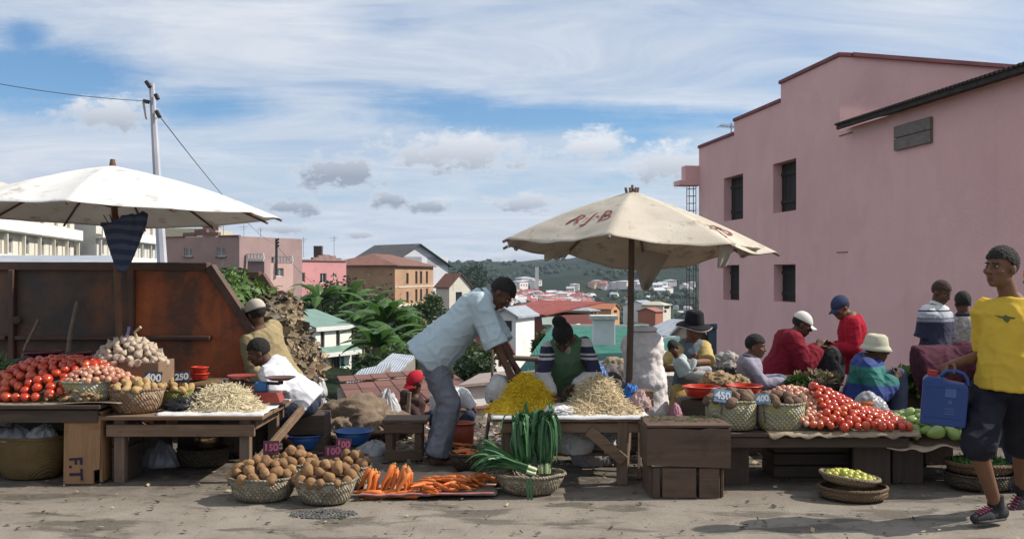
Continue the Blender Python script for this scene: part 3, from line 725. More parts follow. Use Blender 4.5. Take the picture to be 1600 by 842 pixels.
r3, O3, x3, y3 = prow('rose pink house with white framed windows and stained wavy parapet', 459, 0, 106, 541, 112, 406, 461, MPINK, [(466, 476, 426, 441), (499, 509, 427, 442), (521, 525, 428, 434)])
cp = MB(); w3 = (P(541, 400, 112)-P(459, 400, 106)).length
for i in range(9):
    a = i/9; dz_ = .55*sin(pi*min(1, max(0, (a-.25)/.6)))
    cp.box(O3+x3*(a+.055)*w3+V((0, 0, P(459, 406, 106).z-O3.z+dz_*.5)), (w3/9, .3, .15+dz_), Matrix((x3, y3, V((0, 0, 1)))).transposed(), bev=0)
cp.build('parapet_cap', M('stained_pink', (.33, .2, .18), (.2, .13, .12), 1.5), r3)
k = MB(); k.box(O3+x3*5.2+y3*2+V((0, 0, P(459, 396, 106).z-O3.z+.3)), (.9, .8, 1.3), bev=0); k.build('chimney', M('soot_brick', (.1, .07, .06)), r3)
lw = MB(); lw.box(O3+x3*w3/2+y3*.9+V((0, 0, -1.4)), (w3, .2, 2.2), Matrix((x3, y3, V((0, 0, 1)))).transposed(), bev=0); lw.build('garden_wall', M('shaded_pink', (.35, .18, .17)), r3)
# white apartment blocks at the far left, long fronts running away from us
def block(label, u0, D0, u1, D1, vt, u_ref, cols, wm, left_w=4):
    A = P(u0, 430, D0); B = P(u1, 430, D1); A.z = B.z = -1.2; yaw = yawof(A, B); w = (B-A).length; zt = P(u_ref[0], vt, u_ref[1]).z
    fr = []
    zb = zt-3.15
    for i in range(cols):
        x = w*(i+.5)/cols
        fr.append((x-.75, zb+1.2+.1, x+.75, zb+2.75, )); fr.append((x-.75, zb+1.2-3.1, x+.75, zb+2.6-3.1)); fr.append((x-.7, zb+4.5, x+.7, zb+5.9))
    root, O, xd, yd = house(label, A, yaw, w, 12, zt+3.2+1.2, wm, fr, [], [(2, 5, 3.3, 6.6), (6, 5, 7.3, 6.6)], 'flat', M('roof_screed', (.3, .29, .27)), pm=GREYPANE, name='apartment_block', cat='apartment building')
    M3 = Matrix((xd, yd, V((0, 0, 1)))).transposed(); b = MB()
    for z in (zt, zt-3.2):
        b.box(O+xd*w/2-yd*.8+V((0, 0, z+1.2-.55)), (w+.6, .15, 1.1), M3, bev=0); b.box(O+xd*w/2-yd*.4+V((0, 0, z+1.2-1.1)), (w+.6, .8, .16), M3, bev=0)
    b.build('balcony', WHITEW, root)
    for i in range(cols+1):
        p = MB(); p.box(O+xd*(w*i/cols if 0 < i < cols else (.15 if i == 0 else w-.15))-yd*.45+V((0, 0, zt+1.2-2.4)), (.25, .3, 2.9), M3, bev=0)
        p.build('pillar', wm, root)
    return root, O, xd, yd
block('cream apartment block with long white balcony at the far left edge', -30, 83, 116, 113, 343, (30, 90), 6, CREAM)
block('cream apartment block with balcony behind the closed blue parasol', 150, 116, 243, 144, 356, (150, 116), 6, M('grey_cream', (.58, .56, .51), (.5, .48, .44), .6, .9, .1))
house('low lean-to house with grey sheet roof beyond the skip', P(-40, 418, 60)+V((0, 0, -3)), R(6), 7.6, 5, 3.0, M('yellow_wash', (.62, .52, .33)), [], [], [], 'shed', M('grey_sheet', (.33, .36, .40), (.26, .28, .31), 1, .45, .1), rise=.7, base=4)
house('low house with dull grey roof under the apartment balcony', P(140, 424, 66)+V((0, 0, -3)), R(-6), 4.2, 5, 2.9, M('soot_wall', (.12, .11, .10)), [], [], [], 'shed', M('grey_sheet_dark', (.17, .19, .20), (.22, .24, .26), 1, .5, .1), rise=.5, base=4)
# houses below the market
def small(label, u0, D0, u1, D1, vt, vb, wm, roof, rm, d=4, rise=.8, front=(), right=(), left=(), over=.25, fm=BROWNF, name='house'):
    A = P(u0, vb, D0); B = P(u1, vb, D1); B.z = A.z; yaw = yawof(A, B); w = (V((B.x-A.x, B.y-A.y, 0))).length; h = P(u0, vt, D0).z-A.z
    return house(label, A, yaw, w, d, h, wm, [(a*w, b*h, c*w, e*h) for a, b, c, e in front], right, left, roof, rm, rise=rise, over=over, fm=fm, base=4, name=name)
REDROOF = ridged('red_tile_roof', (.30, .075, .06), (.22, .055, .05), 3.2, 'X', .75, 0, (.36, .12, .09))
GREYROOF = ridged('grey_sheet_roof', (.42, .46, .50), (.34, .37, .41), 5, 'X', .4, .15, (.28, .28, .29))
small('long red roofed building behind the white tower house', 762, 92, 852, 86, 489, 552, M('red_plaster', (.22, .07, .06), (.17, .06, .05), .6), 'shed', REDROOF, d=7, rise=.95)
small('white tower house with grey sheet roof below the market', 806, 58, 835, 61, 494, 548, WHITEW, 'gable_x', GREYROOF, d=1.35, rise=.4, left=[(.25, 1.1, 1.1, 1.75)])
small('small white house with dark red gable roof', 770, 50, 794, 51, 549, 600, WHITEW, 'gable_y', M('dark_red_roof', (.16, .045, .04), (.11, .04, .035), 2), d=3.5, rise=.75, front=[(.35, .5, .65, .9)])
small('narrow cream house beside the bending man\'s arm', 764, 66, 776, 67, 508, 540, CREAM, 'gable_y', REDROOF, d=3, rise=.4, front=[(.5, .3, .85, .85)])
small('white gabled house with red barge boards behind the bending man', 702, 128, 735, 131, 448, 490, CREAM, 'gable_y', M('brown_gable', (.16, .07, .05)), d=2.4, rise=1.6, front=[(.3, .4, .6, .8)])
small('grey walled house with low sheet roof beyond the green roof', 1003, 62, 1056, 58, 521, 552, M('grey_block', (.22, .21, .20), (.16, .15, .14), 1.5), 'gable_x', GREYROOF, d=4.5, rise=.75, front=[(.15, .4, .25, .8), (.6, .4, .7, .8)])
small('grey gabled shed beside the pink wall', 1056, 52, 1095, 49, 522, 556, M('brown_plaster', (.24, .19, .16)), 'gable_y', GREYROOF, d=4, rise=.7)
small('cream walled house with mossy roof behind the woman in green', 852, 84, 878, 84, 508, 540, CREAM, 'gable_x', M('moss_sheet', (.26, .32, .27), (.2, .24, .21), 1), d=4, rise=.5)
small('yellow house with flat roof in the trees beyond the green roof', 921, 150, 935, 152, 486, 496, M('yellow_house_wall', (.60, .50, .28)), 'hip', GREYROOF, d=4, rise=.35, front=[(.2, .3, .4, .8), (.6, .3, .8, .8)])
small('orange house with tiled roof left of the parasol pole', 955, 190, 968, 193, 483, 492, M('orange_wall', (.62, .33, .16)), 'gable_y', M('orange_tiles', (.45, .17, .09)), d=6, rise=.9, front=[(.3, .3, .7, .8)])
small('white house with balconies on the slope right of the parasol pole', 1013, 210, 1029, 214, 478, 489, WHITEW, 'gable_x', GREYROOF, d=6, rise=1, front=[(.1, .2, .4, .7), (.6, .2, .9, .7)])
small('cream two storey house right of the parasol pole', 1036, 205, 1048, 208, 477, 490, CREAM, 'hip', M('cream_roof', (.5, .46, .36)), d=5, rise=.6, front=[(.15, .1, .45, .45), (.15, .55, .85, .85)])
small('low red brick house on the slope right of the parasol pole', 1024, 190, 1036, 192, 487, 493, M('red_brick_wall', (.42, .16, .11)), 'gable_x', M('red_brick_roof', (.36, .13, .1)), d=4, rise=.6)
# green sheet roofs just below the stalls
GRN = ridged('green_painted_roof', (.02, .115, .085), (.035, .15, .115), 4, 'X', .8, 0, (.07, .20, .165), bp=.35)
def green_roof(label, pts, th=.14, white=True, chim=None):
    root = thing('green_roofed_house', label, 'house', (pts[0]+pts[2])/2-V((0, 0, 3)))
    r = MB(); r.prism(pts, (0, 0, -th)); r.build('roof', GRN, root)
    w_ = MB(); c = sum(pts, V())/4; q = [c+(p-c)*.93 for p in pts]
    w_.prism([p-V((0, 0, th+.01)) for p in q], (0, 0, -3.4)); w_.build('wall', WHITEW, root)
    if white:
        f = MB(); n_ = len(pts)
        f.beam(pts[0]+V((0, 0, .0)), pts[1]+V((0, 0, .0)), .12, .22, bev=0); f.build('fascia', WHITEF, root); f = MB(); f.beam(pts[3], pts[2], .12, .2, bev=0); f.build('fascia', WHITEF, root)
    if chim:
        k = MB(); k.box(chim, (.62, .5, .75), bev=.01); k.build('chimney', M('white_plaster', (.72, .72, .72), (.6, .6, .62), 2), root)
        k2 = MB(); k2.box(chim+V((0, 0, .44)), (.8, .68, .12), bev=.01); k2.build('chimney_cap', M('plaster_cap', (.6, .6, .58)), root)
    return root
green_roof('wide green sheet roof with white chimney below the stalls', [P(800, 592, 20), P(1012, 562, 24), P(1014, 511, 38), P(862, 511, 38)], chim=P(943, 519, 29))
green_roof('smaller green roof with white eaves behind the woman in the green vest', [P(898, 531, 43), P(925, 511, 52), P(905, 508, 60), P(870, 520, 50)])
green_roof('pale green roof behind the tall white sack', [P(1018, 556, 34), P(1062, 550, 35), P(1062, 529, 46), P(1015, 531, 46)])
# rust red roof of big flat sheets just beyond the edge
RUST = M('rust_red_sheet', (.15, .055, .038), (.10, .04, .03), 1.4, .8, .3, 9, rnd=(.19, .08, .055), c3=(.21, .11, .08))
rr = thing('rust_roofed_house', 'low house with rust red roof of overlapping flat sheets beyond the rubbish', 'house', (-2.2, 17, -4))
a, b, c_, d_ = P(560, 668, 12.9), P(775, 640, 13.4), P(700, 578, 24), P(527, 592, 23)
w_ = MB(); w_.prism([a-V((0, 0, .2)), b-V((0, 0, .2)), c_-V((0, 0, .2)), d_-V((0, 0, .2))], (0, 0, -3)); w_.build('wall', M('drab_wall', (.3, .25, .2)), rr)
for i in range(7):
    for j in range(5):
        def q(s, t): return a.lerp(b, s).lerp(d_.lerp(c_, s), t)
        s0, s1, t0, t1 = i/7, (i+1)/7+.008, j/5, (j+1)/5+.02; dzv = .018*((i*3+j*5) % 3)
        t_ = MB(); t_.prism([q(s0, t0)+V((0, 0, .03+dzv)), q(s1, t0)+V((0, 0, .012+dzv)), q(s1, t1)+V((0, 0, -.012+dzv)), q(s0, t1)+V((0, 0, dzv))], (0, 0, .02)); t_.build('roof_sheet', RUST, rr)
for (lab, u0, v0, u1, v1, D, dd, mt, wa) in (('crooked grey tin sheet roof beyond the rust red roof', 575, 584, 618, 588, 25.5, 3.5, GREYROOF, .5), ('pale tin lean-to roof left of the rust red sheets', 540, 600, 590, 590, 24.3, 1.2, GREYROOF, .5),
                                     ('low shack with rusty tin roof behind the bending man', 716, 606, 792, 598, 13.5, 2.6, M('rusty_tin', (.30, .20, .15), (.22, .2, .19), 2, .7, .2, c3=(.42, .38, .34)), .5)):
    root = thing('tin_shack', lab, 'shack', P(u0, v0, D)-V((0, 0, 2))); m = MB(); p0, p1 = P(u0, v0, D), P(u1, v1, D+.4)
    bk = V((.2, dd, .22 if 'rusty' not in lab else -.10)); m.prism([p0, p1, p1+bk, p0+bk], (0, 0, .04)); m.build('roof', mt, root)
    m = MB(); i_ = V((0, .12, -.02)); m.prism([p0+i_, p1+i_, p1+bk*.95, p0+bk*.95], (0, 0, -1.6)); m.build('wall', WHITEW if 'rusty' in lab else M('drab_wall2', (.26, .22, .18)), root)
# ------------------------------------------------------------------ far houses, each its own object copied from a few kinds
def far_house(name, wm, rm, hip=False, L_=9, W_=7, H_=3.2, RZ=2.2):
    m = MB(); o = .5
    m.box((0, 0, H_/2-1), (L_, W_, H_+2), bev=0)
    for x in (-L_*.3, 0, L_*.3): m.box((x, -W_/2-.03, H_*.5), (1, .08, 1.3), mi=2, bev=0)
    a, b, z = L_/2+o, W_/2+o, H_
    if hip:
        m.add([(-a, -b, z), (a, -b, z), (a, b, z), (-a, b, z), (-a+b, 0, z+RZ), (a-b, 0, z+RZ)], [(0, 1, 5, 4), (1, 2, 5), (2, 3, 4, 5), (3, 0, 4), (3, 2, 1, 0)], 1)
    else:
        m.add([(-a, -b, z), (a, -b, z), (a, b, z), (-a, b, z), (-a, 0, z+RZ), (a, 0, z+RZ)], [(0, 1, 5, 4), (2, 3, 4, 5), (3, 2, 1, 0)], 1)
        m.add([(-L_/2, -W_/2, z), (-L_/2, W_/2, z), (-L_/2, 0, z+RZ-.2), (L_/2, -W_/2, z), (L_/2, W_/2, z), (L_/2, 0, z+RZ-.2)], [(0, 1, 2), (3, 5, 4)], 0)
    me = m.mesh(name)
    for q in (wm, rm, DARKPANE): me.materials.append(q)
    return me
TR1 = M('town_red_roof', (.30, .065, .06), (.22, .05, .045), .2, .8, 0, rnd=(.34, .13, .11)); TW = M('town_wall', (.72, .64, .6), (.6, .52, .48), .1, .9, 0, rnd=(.78, .72, .68))
TG = M('town_tin_roof', (.42, .44, .48), (.34, .36, .4), .2, .5, 0, rnd=(.6, .6, .6)); TO = M('town_ochre_wall', (.55, .36, .22), (.5, .32, .2), .1, .9, 0, rnd=(.65, .55, .4))
TB = M('town_brown_roof', (.22, .11, .08), (.18, .09, .07), .2, .8, 0, rnd=(.3, .16, .12))
kinds = {'red': far_house('town_house', TW, TR1), 'redhip': far_house('town_house', TW, TR1, True, 11, 7), 'tin': far_house('town_house', TW, TG), 'ochre': far_house('town_house', TO, TB),
         'white': far_house('town_house', TW, TG, True, 10, 8, 5, .8), 'block': far_house('town_house', TW, TR1, False, 16, 8, 4.5, 2.2)}
rnd = random.Random(5); placed = []
def town(kind, u, v, sc, label, group, yaw=None, y0=60):
    p = hit(u, v, y0)
    if p is None: return
    for q in placed:
        if (q-p).length < 6*sc: return
    placed.append(p)
    o = bpy.data.objects.new('town_house', kinds[kind]); COL.objects.link(o); o.location = p
    o.scale = (sc, sc, sc); o.rotation_euler = (0, 0, yaw if yaw is not None else rnd.uniform(-.8, .8)+rnd.choice((0, pi/2)))
    tag(o, label, 'house', group)
G1 = 'red roofed houses of the distant town'
for i in range(330):
    u = rnd.uniform(775, 892); t = (u-775)/117; v = rnd.uniform(457+4*t, 481-3*abs(t-.4))
    town(rnd.choice(('red', 'red', 'redhip', 'red', 'tin', 'white', 'ochre')), u, v, rnd.uniform(.72, 1.05), 'small red roofed house packed into the distant town beyond the bending man', G1)
for i in range(60):
    u = rnd.uniform(880, 925); v = rnd.uniform(464, 484)
    town(rnd.choice(('red', 'ochre', 'tin')), u, v, rnd.uniform(.7, .95), 'small house among trees at the right end of the distant red town', 'houses at the right end of the red town')
G2 = 'houses scattered on the far slope'
for (u, v, k, s) in ((898, 453, 'white', 1), (903, 452, 'tin', 1.1), (892, 456, 'tin', .8), (928, 450, 'ochre', 1), (934, 452, 'red', 1.2), (940, 451, 'red', 1.1), (946, 453, 'red', 1), (932, 447, 'white', .9), (955, 452, 'tin', 1), (962, 451, 'white', 1),
                     (970, 450, 'tin', 1.2), (976, 451, 'white', 1.2), (987, 449, 'tin', .8), (997, 452, 'white', 1.3), (1003, 453, 'tin', 1), (1027, 451, 'tin', .9), (1036, 449, 'tin', .9), (1047, 447, 'white', 1), (1037, 455, 'tin', .8), (1040, 459, 'white', 1), (1030, 460, 'tin', 1),
                     (1020, 459, 'ochre', .9), (1015, 461, 'red', .8), (1070, 452, 'tin', .9), (1081, 449, 'white', .8), (1078, 457, 'tin', .8), (820, 447, 'white', 1.4), (812, 451, 'white', 1.2), (826, 449, 'tin', 1.3), (835, 448, 'white', 1.1), (842, 447, 'white', 1.1)):
    town(k, u, v, s*1.15, 'small pale house scattered on the far hillside' if k in ('white', 'tin') else 'small reddish house scattered on the far hillside', G2+(' in pale walls' if k in ('white', 'tin') else ' in red'))
for (u, v, k, s) in ((882, 488, 'tin', .7), (874, 489, 'white', .6), (905, 491, 'tin', .6), (911, 499, 'ochre', .5), (940, 493, 'tin', .55), (985, 494, 'tin', .5), (1016, 470, 'tin', .8), (1006, 486, 'tin', .55), (1062, 493, 'tin', .6), (1068, 498, 'white', .5), (1052, 496, 'ochre', .5), (893, 480, 'tin', .8),
                     (985, 478, 'white', .7), (1040, 470, 'ochre', .6), (975, 470, 'red', .7), (960, 464, 'tin', .8), (915, 468, 'tin', .8), (1056, 483, 'tin', .6), (1075, 485, 'tin', .6), (1005, 497, 'tin', .5), (1066, 505, 'tin', .5)):
    town(k, u, v, s, 'little tin roofed house among the trees of the valley' if k in ('tin', 'white') else 'little brown roofed house among the trees of the valley', 'valley houses with '+('tin roofs' if k in ('tin', 'white') else 'brown roofs'))
# church with its tower above the red town
cp_ = hit(834, 452, 60)
ch = thing('church', 'pale church with slender bell tower above the red town', 'church', cp_); k_ = cp_.y/1000
m = MB(); m.box(cp_+V((-6*k_, 0, 3*k_)), (13*k_, 8*k_, 9*k_), bev=0); m.build('nave', TW, ch)
m = MB(); m.box(cp_+V((3.2*k_, 0, 9*k_)), (3.6*k_, 3.6*k_, 26*k_), bev=0); m.build('tower', TW, ch)

# ------------------------------------------------------------------ plants
def leafmat(name, c1, c2, c3=None, trans=.25, rough=.55):
    return M(name, c1, c2, 1.4, rough, 0, rnd=c3, trans=trans, lo=.4, hi=.6, spec=.3)
LEAF = leafmat('bush_leaf', (.028, .058, .014), (.055, .10, .026), (.05, .085, .02)); LEAFD = leafmat('dark_leaf', (.014, .032, .010), (.032, .062, .020), (.025, .05, .018))
BANA = leafmat('banana_leaf', (.05, .12, .022), (.085, .17, .038), (.07, .14, .03), .35, .4); BARK = M('bark', (.10, .075, .055), (.05, .04, .03), 10, .9, .6)
FARL = leafmat('far_leaf', (.014, .026, .012), (.028, .042, .018), (.036, .05, .024), 0, .9)
def leaves(m, c, r, n, size, rg, clumps=22, spread=.30, mi=0):
    cl = []
    for i in range(clumps):
        d = V((rg.gauss(0, 1), rg.gauss(0, 1), rg.gauss(0, 1))).normalized(); k = rg.uniform(.45, 1)
        cl.append((V((d.x*r[0]*k, d.y*r[1]*k, d.z*r[2]*k)), rg.uniform(.6, 1.25)))
    for i in range(n):
        b, s = rg.choice(cl); p = V(c)+b+V((rg.gauss(0, r[0]*spread*s), rg.gauss(0, r[1]*spread*s), rg.gauss(0, r[2]*spread*s*.8)))
        ax = V((rg.gauss(0, 1), rg.gauss(0, 1), rg.gauss(0, .6))).normalized(); bx = ax.cross(V((rg.gauss(0, 1), rg.gauss(0, 1), rg.gauss(0, 1)))).normalized()
        L_ = size*rg.uniform(.6, 1.3); W_ = L_*.45
        m.add([p-ax*L_, p+bx*W_+ax*L_*.1, p+ax*L_, p-bx*W_+ax*L_*.1], [(0, 1, 2, 3)], mi)
def tree(label, p, h, r, n=1500, size=.16, mat=None, seed=0, group=None, name='tree', cat='tree', trunk=True, rz=None, clumps=26):
    rg = random.Random(seed); root = thing(name, label, cat, p, group); rz = rz or h*.42
    c = V(p)+V((0, 0, h-rz))
    if trunk:
        t = MB(); t.tube([p-V((0, 0, .5)), p.lerp(c, .5)+V((.15, 0, 0)), c], [h*.035, h*.027, h*.016], 7)
        for i in range(5):
            d = V((rg.uniform(-1, 1)*r*.7, rg.uniform(-1, 1)*r*.7, rg.uniform(.1, .8)*rz)); t.tube([p.lerp(c, .6+.08*i), p.lerp(c, .7+.06*i)+d*.5, c+d], [h*.014, h*.009, h*.003], 5)
        t.build('trunk', BARK, root)
    m = MB(); leaves(m, c, (r, r, rz), n, size, rg, clumps); m.build('crown', mat or LEAF, root, recalc=False)
    return root
def banana(label, p, h, seed, group, n=11, sc=1):
    rg = random.Random(seed); root = thing('banana_plant', label, 'banana plant', p, group)
    t = MB(); top = V(p)+V((0, 0, h*.5)); t.tube([p-V((0, 0, .4)), top], [.2*sc, .12*sc], 8); t.build('stem', M('banana_stem', (.12, .12, .05), (.2, .16, .08), 6, .8), root)
    m = MB()
    for i in range(n):
        a = 2*pi*i/n*1.618+rg.uniform(-.3, .3); el = rg.uniform(.5, 1.35); L_ = rg.uniform(1.6, 2.5)*sc*h/4.2; W_ = .30*sc*h/4.2*rg.uniform(.8, 1.15); d = V((cos(a), sin(a), 0)); sd_ = V((-sin(a), cos(a), 0))
        rowsL = []
        e = el; q = top.copy(); N = 9
        for k in range(N+1):
            t_ = k/N; wv = W_*(sin(pi*min(1, .08+t_*.97))**.6)*(1 if k % 3 else .86)
            up = V((-d.x*sin(e), -d.y*sin(e), cos(e))); rowsL.append((q+sd_*wv-up*wv*.35, q.copy(), q-sd_*wv-up*wv*.35))
            q = q+(d*cos(e)+V((0, 0, sin(e))))*L_/N; e -= rg.uniform(.10, .30)
        for k in range(N):
            A_, B_ = rowsL[k], rowsL[k+1]
            m.add([A_[0], A_[1], B_[1], B_[0]], [(0, 1, 2, 3)]); m.add([A_[1], A_[2], B_[2], B_[1]], [(0, 1, 2, 3)])
    m.build('leaf_crown', BANA, root, recalc=False)
GB = 'banana plants on the slope behind the white house'
bi = 0
for (u, v, D, h) in ((586, 560, 56, 3.8), (566, 545, 77, 5.2), (578, 520, 80, 5.0), (603, 545, 55, 4.4), (588, 575, 46, 3.6), (620, 570, 50, 3.6), (545, 510, 86, 5.6), (600, 590, 50, 2.6), (640, 560, 56, 3.8), (500, 505, 84, 5.2), (470, 500, 88, 4), (615, 530, 64, 4)):
    banana('big leaved banana plant in the thicket behind the white house', P(u, v, D)-V((0, 0, .9)), h*1.05, 40+bi, GB, 15, 1.2); bi += 1
GT = 'bushy trees of the ravine behind the bending man'
for i, (u, vt, vb, D, rp, mt) in enumerate(((548, 437, 520, 94, 52, LEAFD), (515, 443, 500, 97, 30, LEAFD), (592, 462, 540, 88, 40, LEAFD), (655, 482, 600, 66, 42, LEAFD), (638, 500, 600, 56, 30, LEAF), (628, 478, 540, 92, 28, LEAF), (684, 492, 620, 60, 30, LEAFD), (730, 545, 620, 40, 24, LEAF),
                                         (745, 562, 640, 33, 24, LEAFD), (712, 552, 640, 36, 26, LEAFD), (752, 540, 620, 44, 20, LEAF), (846, 524, 570, 46, 12, LEAF), (852, 520, 570, 62, 12, LEAFD), (470, 575, 620, 55, 12, LEAFD), (606, 562, 620, 38, 34, LEAF), (615, 562, 620, 34, 26, LEAF),
                                         (672, 462, 500, 118, 20, LEAF), (545, 452, 490, 120, 20, LEAFD), (478, 470, 500, 96, 22, LEAFD), (700, 520, 640, 46, 24, LEAFD), (594, 552, 604, 52, 34, LEAF), (600, 552, 610, 46, 36, LEAFD), (632, 545, 610, 44, 30, LEAF), (535, 468, 530, 92, 30, LEAF), (620, 515, 590, 58, 34, LEAFD), (590, 520, 590, 82, 34, LEAFD))):
    p = P(u, vb, D); gz_ = min(land(p.x, p.y), p.z); tree(('dark' if mt is LEAFD else 'lighter green')+' bushy tree growing in the ravine behind the bending man', V((p.x, p.y, gz_)), P(u, vt, D).z-gz_, rp/F*D, 1700, .10*D/60+.05, mt, 70+i, GT+(' in darker leaf' if mt is LEAFD else ' in lighter leaf'), rz=(vb-vt)/F*D*.5)
GV = 'trees dotted over the valley'
vt_ = random.Random(9)
for i in range(46):
    u = vt_.uniform(850, 1085); v = vt_.uniform(468, 512); p = hit(u, v, 60)
    if p is None or p.y > 480: continue
    tree('rounded dark tree among the houses of the valley', p, vt_.uniform(4, 8)*(.6+p.y/420*.6), vt_.uniform(2, 4)*(.6+p.y/420*.6), 420, .3*p.y/160, LEAFD if i % 3 else LEAF, 200+i, GV, clumps=14)
for i, (u, v, D, h, r) in enumerate(((724, 452, 420, 11, 6), (735, 452, 430, 13, 6), (745, 450, 440, 12, 7), (730, 455, 400, 8, 8), (716, 456, 410, 7, 6))):
    p = P(u, v, D); tree('tall dark tree on the knoll left of the bending man\'s head', p-V((0, 0, 2)), h, r, 700, .7, LEAFD, 300+i, 'trees on the knoll behind the bending man')
# woods and hedges of the far valley: one mass
wd_ = MB(); rg = random.Random(3); ico = None
bm = bmesh.new(); bmesh.ops.create_icosphere(bm, subdivisions=2, radius=1); iv = [v.co.copy() for v in bm.verts]; iff = [[v.index for v in f.verts] for f in bm.faces]; bm.free()
cnt = 0
for t in range(16000):
    y = 170*(10.5**rg.random()); u = rg.uniform(-.12, .24); x = u*y
    dn = noise.noise(V((x*.012, y*.012, 5)))+.6*noise.noise(V((x*.045, y*.045, 2)))
    if dn < (.02 if y < 700 else .16): continue
    if any((q.x-x)**2+(q.y-y)**2 < 49 for q in placed): continue
    s = rg.uniform(1.6, 3.6)*(1 if y < 500 else 1.25); p = V((x, y, land(x, y)+s*.4)); o = rg.uniform(0, 99)
    wd_.add([p+q*s*(1+.5*nz(q, 1.7, o))*1.0 for q in iv], iff, 0, False); cnt += 1
    if cnt > 3600: break
wd_.solo('woodland', FARL, None, None, kind='stuff', recalc=False)

# ------------------------------------------------------------------ pole and wires
POLE = M('galvanised', (.50, .51, .56), (.40, .41, .46), 1.2, .6, .15, 60, metal=0)
pt, pb = P(237, 131, 24), P(275, 780, 24); pl = thing('utility_pole', 'tall leaning grey steel utility pole behind the white parasol', 'utility pole', pb)
m = MB(); ax_ = (pt-pb).normalized()
m.tube([pb, pb.lerp(pt, .5), pt], [.19, .135, .068], 8, smooth=False); m.build('shaft', POLE, pl)
DK = M('black_fitting', (.03, .03, .035), (.05, .05, .05), 9, .6)
for (a, b) in (((228, 127), (235, 137)), ((243, 147), (247, 156)), ((244, 173), (250, 184)), ((224, 158), (233, 160))):
    m = MB(); m.beam(P(a[0], a[1], 23.9), P(b[0], b[1], 23.9), .09, .09, bev=.01); m.build('insulator', DK, pl)
m = MB(); m.poly([P(222, 160, 23.85), P(226, 160, 23.85), P(230, 188, 23.85), P(227, 186, 23.85)]); m.build('hanging_strip', M('pale_strip', (.5, .45, .38)), pl, solid=.01)
WIRE = M('wire', (.05, .05, .055), (.04, .04, .04), 5, .6, 0)
def wire(label, a, b, sag, r=.014):
    m = MB(); m.tube([a.lerp(b, i/24)-V((0, 0, sag*4*(i/24)*(1-i/24))) for i in range(25)], r, 5); m.solo('power_line', WIRE, label, 'cable')
wire('dark power cable running left from the utility pole', P(-60, 120, 21), P(226, 158, 23.9), .08, .009)
wire('thin cable sloping down right from the utility pole to the pink houses', P(248, 180, 23.9), P(433, 382, 96), .6, .012)
wire('thin cable continuing down in front of the rose pink house', P(433, 384, 96), P(505, 455, 90), .3, .018)
pp = thing('service_pole', 'short dark service pole beside the white balconied house', 'utility pole', P(432, 430, 95.5)); m = MB(); m.tube([P(432, 430, 95.5), P(432, 373, 95.5)], .13, 6); m.build('shaft', DK, pp)
m = MB(); [m.tube([P(432, v, 95.4), P(436, v-3, 95.4)], .09, 5) for v in (376, 381, 386)]; m.build('insulator_bracket', DK, pp)
for i, (u, v, D, h) in enumerate(((381, 379, 108, 2.8), (407, 376, 108, 2), (474, 395, 112, 2.5), (522, 397, 114, 3), (349, 362, 100, 1.8), (708, 448, 120, 4))):
    m = MB(); a = P(u, v, D); m.tube([a-V((0, 0, .5)), a+V((0, 0, h*.7))], .022, 5); m.tube([a+V((-.5, 0, h*.6)), a+V((.4, 0, h*.62))], .016, 4); m.tube([a+V((-.35, 0, h*.5)), a+V((.25, 0, h*.54))], .014, 4)
    m.solo('rooftop_aerial', WIRE, ('thin rooftop aerial over the white balconied house, left one', 'thin rooftop aerial over the white balconied house, right one', 'thin rooftop aerial over the rose pink house, left one', 'thin rooftop aerial at the right end of the rose pink house', 'thin rooftop aerial on the dusty pink parapet', 'tall thin aerial beside the grey gabled house')[i], 'antenna')
# ------------------------------------------------------------------ people
SKIN = M('brown_skin', (.105, .050, .030), (.085, .040, .024), 18, .62, .2, 120, sss=.06, spec=.28, dist=.004)
SKIN2 = M('warm_brown_skin', (.17, .082, .047), (.14, .066, .038), 18, .62, .2, 120, sss=.06, spec=.28, dist=.004)
HAIR = M('black_hair', (.012, .010, .009), (.02, .017, .015), 60, .75, .9, 160)
EYEW = M('eye_white', (.30, .27, .24), None, 5, .2, 0); EYED = M('eye_dark', (.012, .008, .006), None, 5, .15, 0); LIPS = M('lips', (.12, .045, .04), (.10, .04, .035), 20, .45, .1)
def cloth(name, c1, c2=None, scale=9, c3=None, rough=.9): return M(name, c1, c2 or tuple(x*.82 for x in c1), scale, rough, .35, 160, c3=c3, spec=.15, dist=.006)
def ik(a, c, l1, l2, hint):
    d = c-a; L_ = min(d.length, (l1+l2)*.999); dn = d.normalized(); c = a+dn*L_
    x = (l1*l1-l2*l2+L_*L_)/(2*L_); h = math.sqrt(max(0, l1*l1-x*x)); hv = V(hint); hv = hv-dn*hv.dot(dn)
    if hv.length < 1e-4: hv = V((0, 0, -1))-dn*dn.dot(V((0, 0, -1)))
    return a+dn*x+hv.normalized()*h, c
def etube(mb, secs, n=22, cap=True):
    """secs: (centre, side vector, front vector, half width, half depth)"""
    return mb.rings([[c+l*(a*cos(2*pi*k/n))+f*(b*sin(2*pi*k/n)) for k in range(n)] for (c, l, f, a, b) in secs], cap)
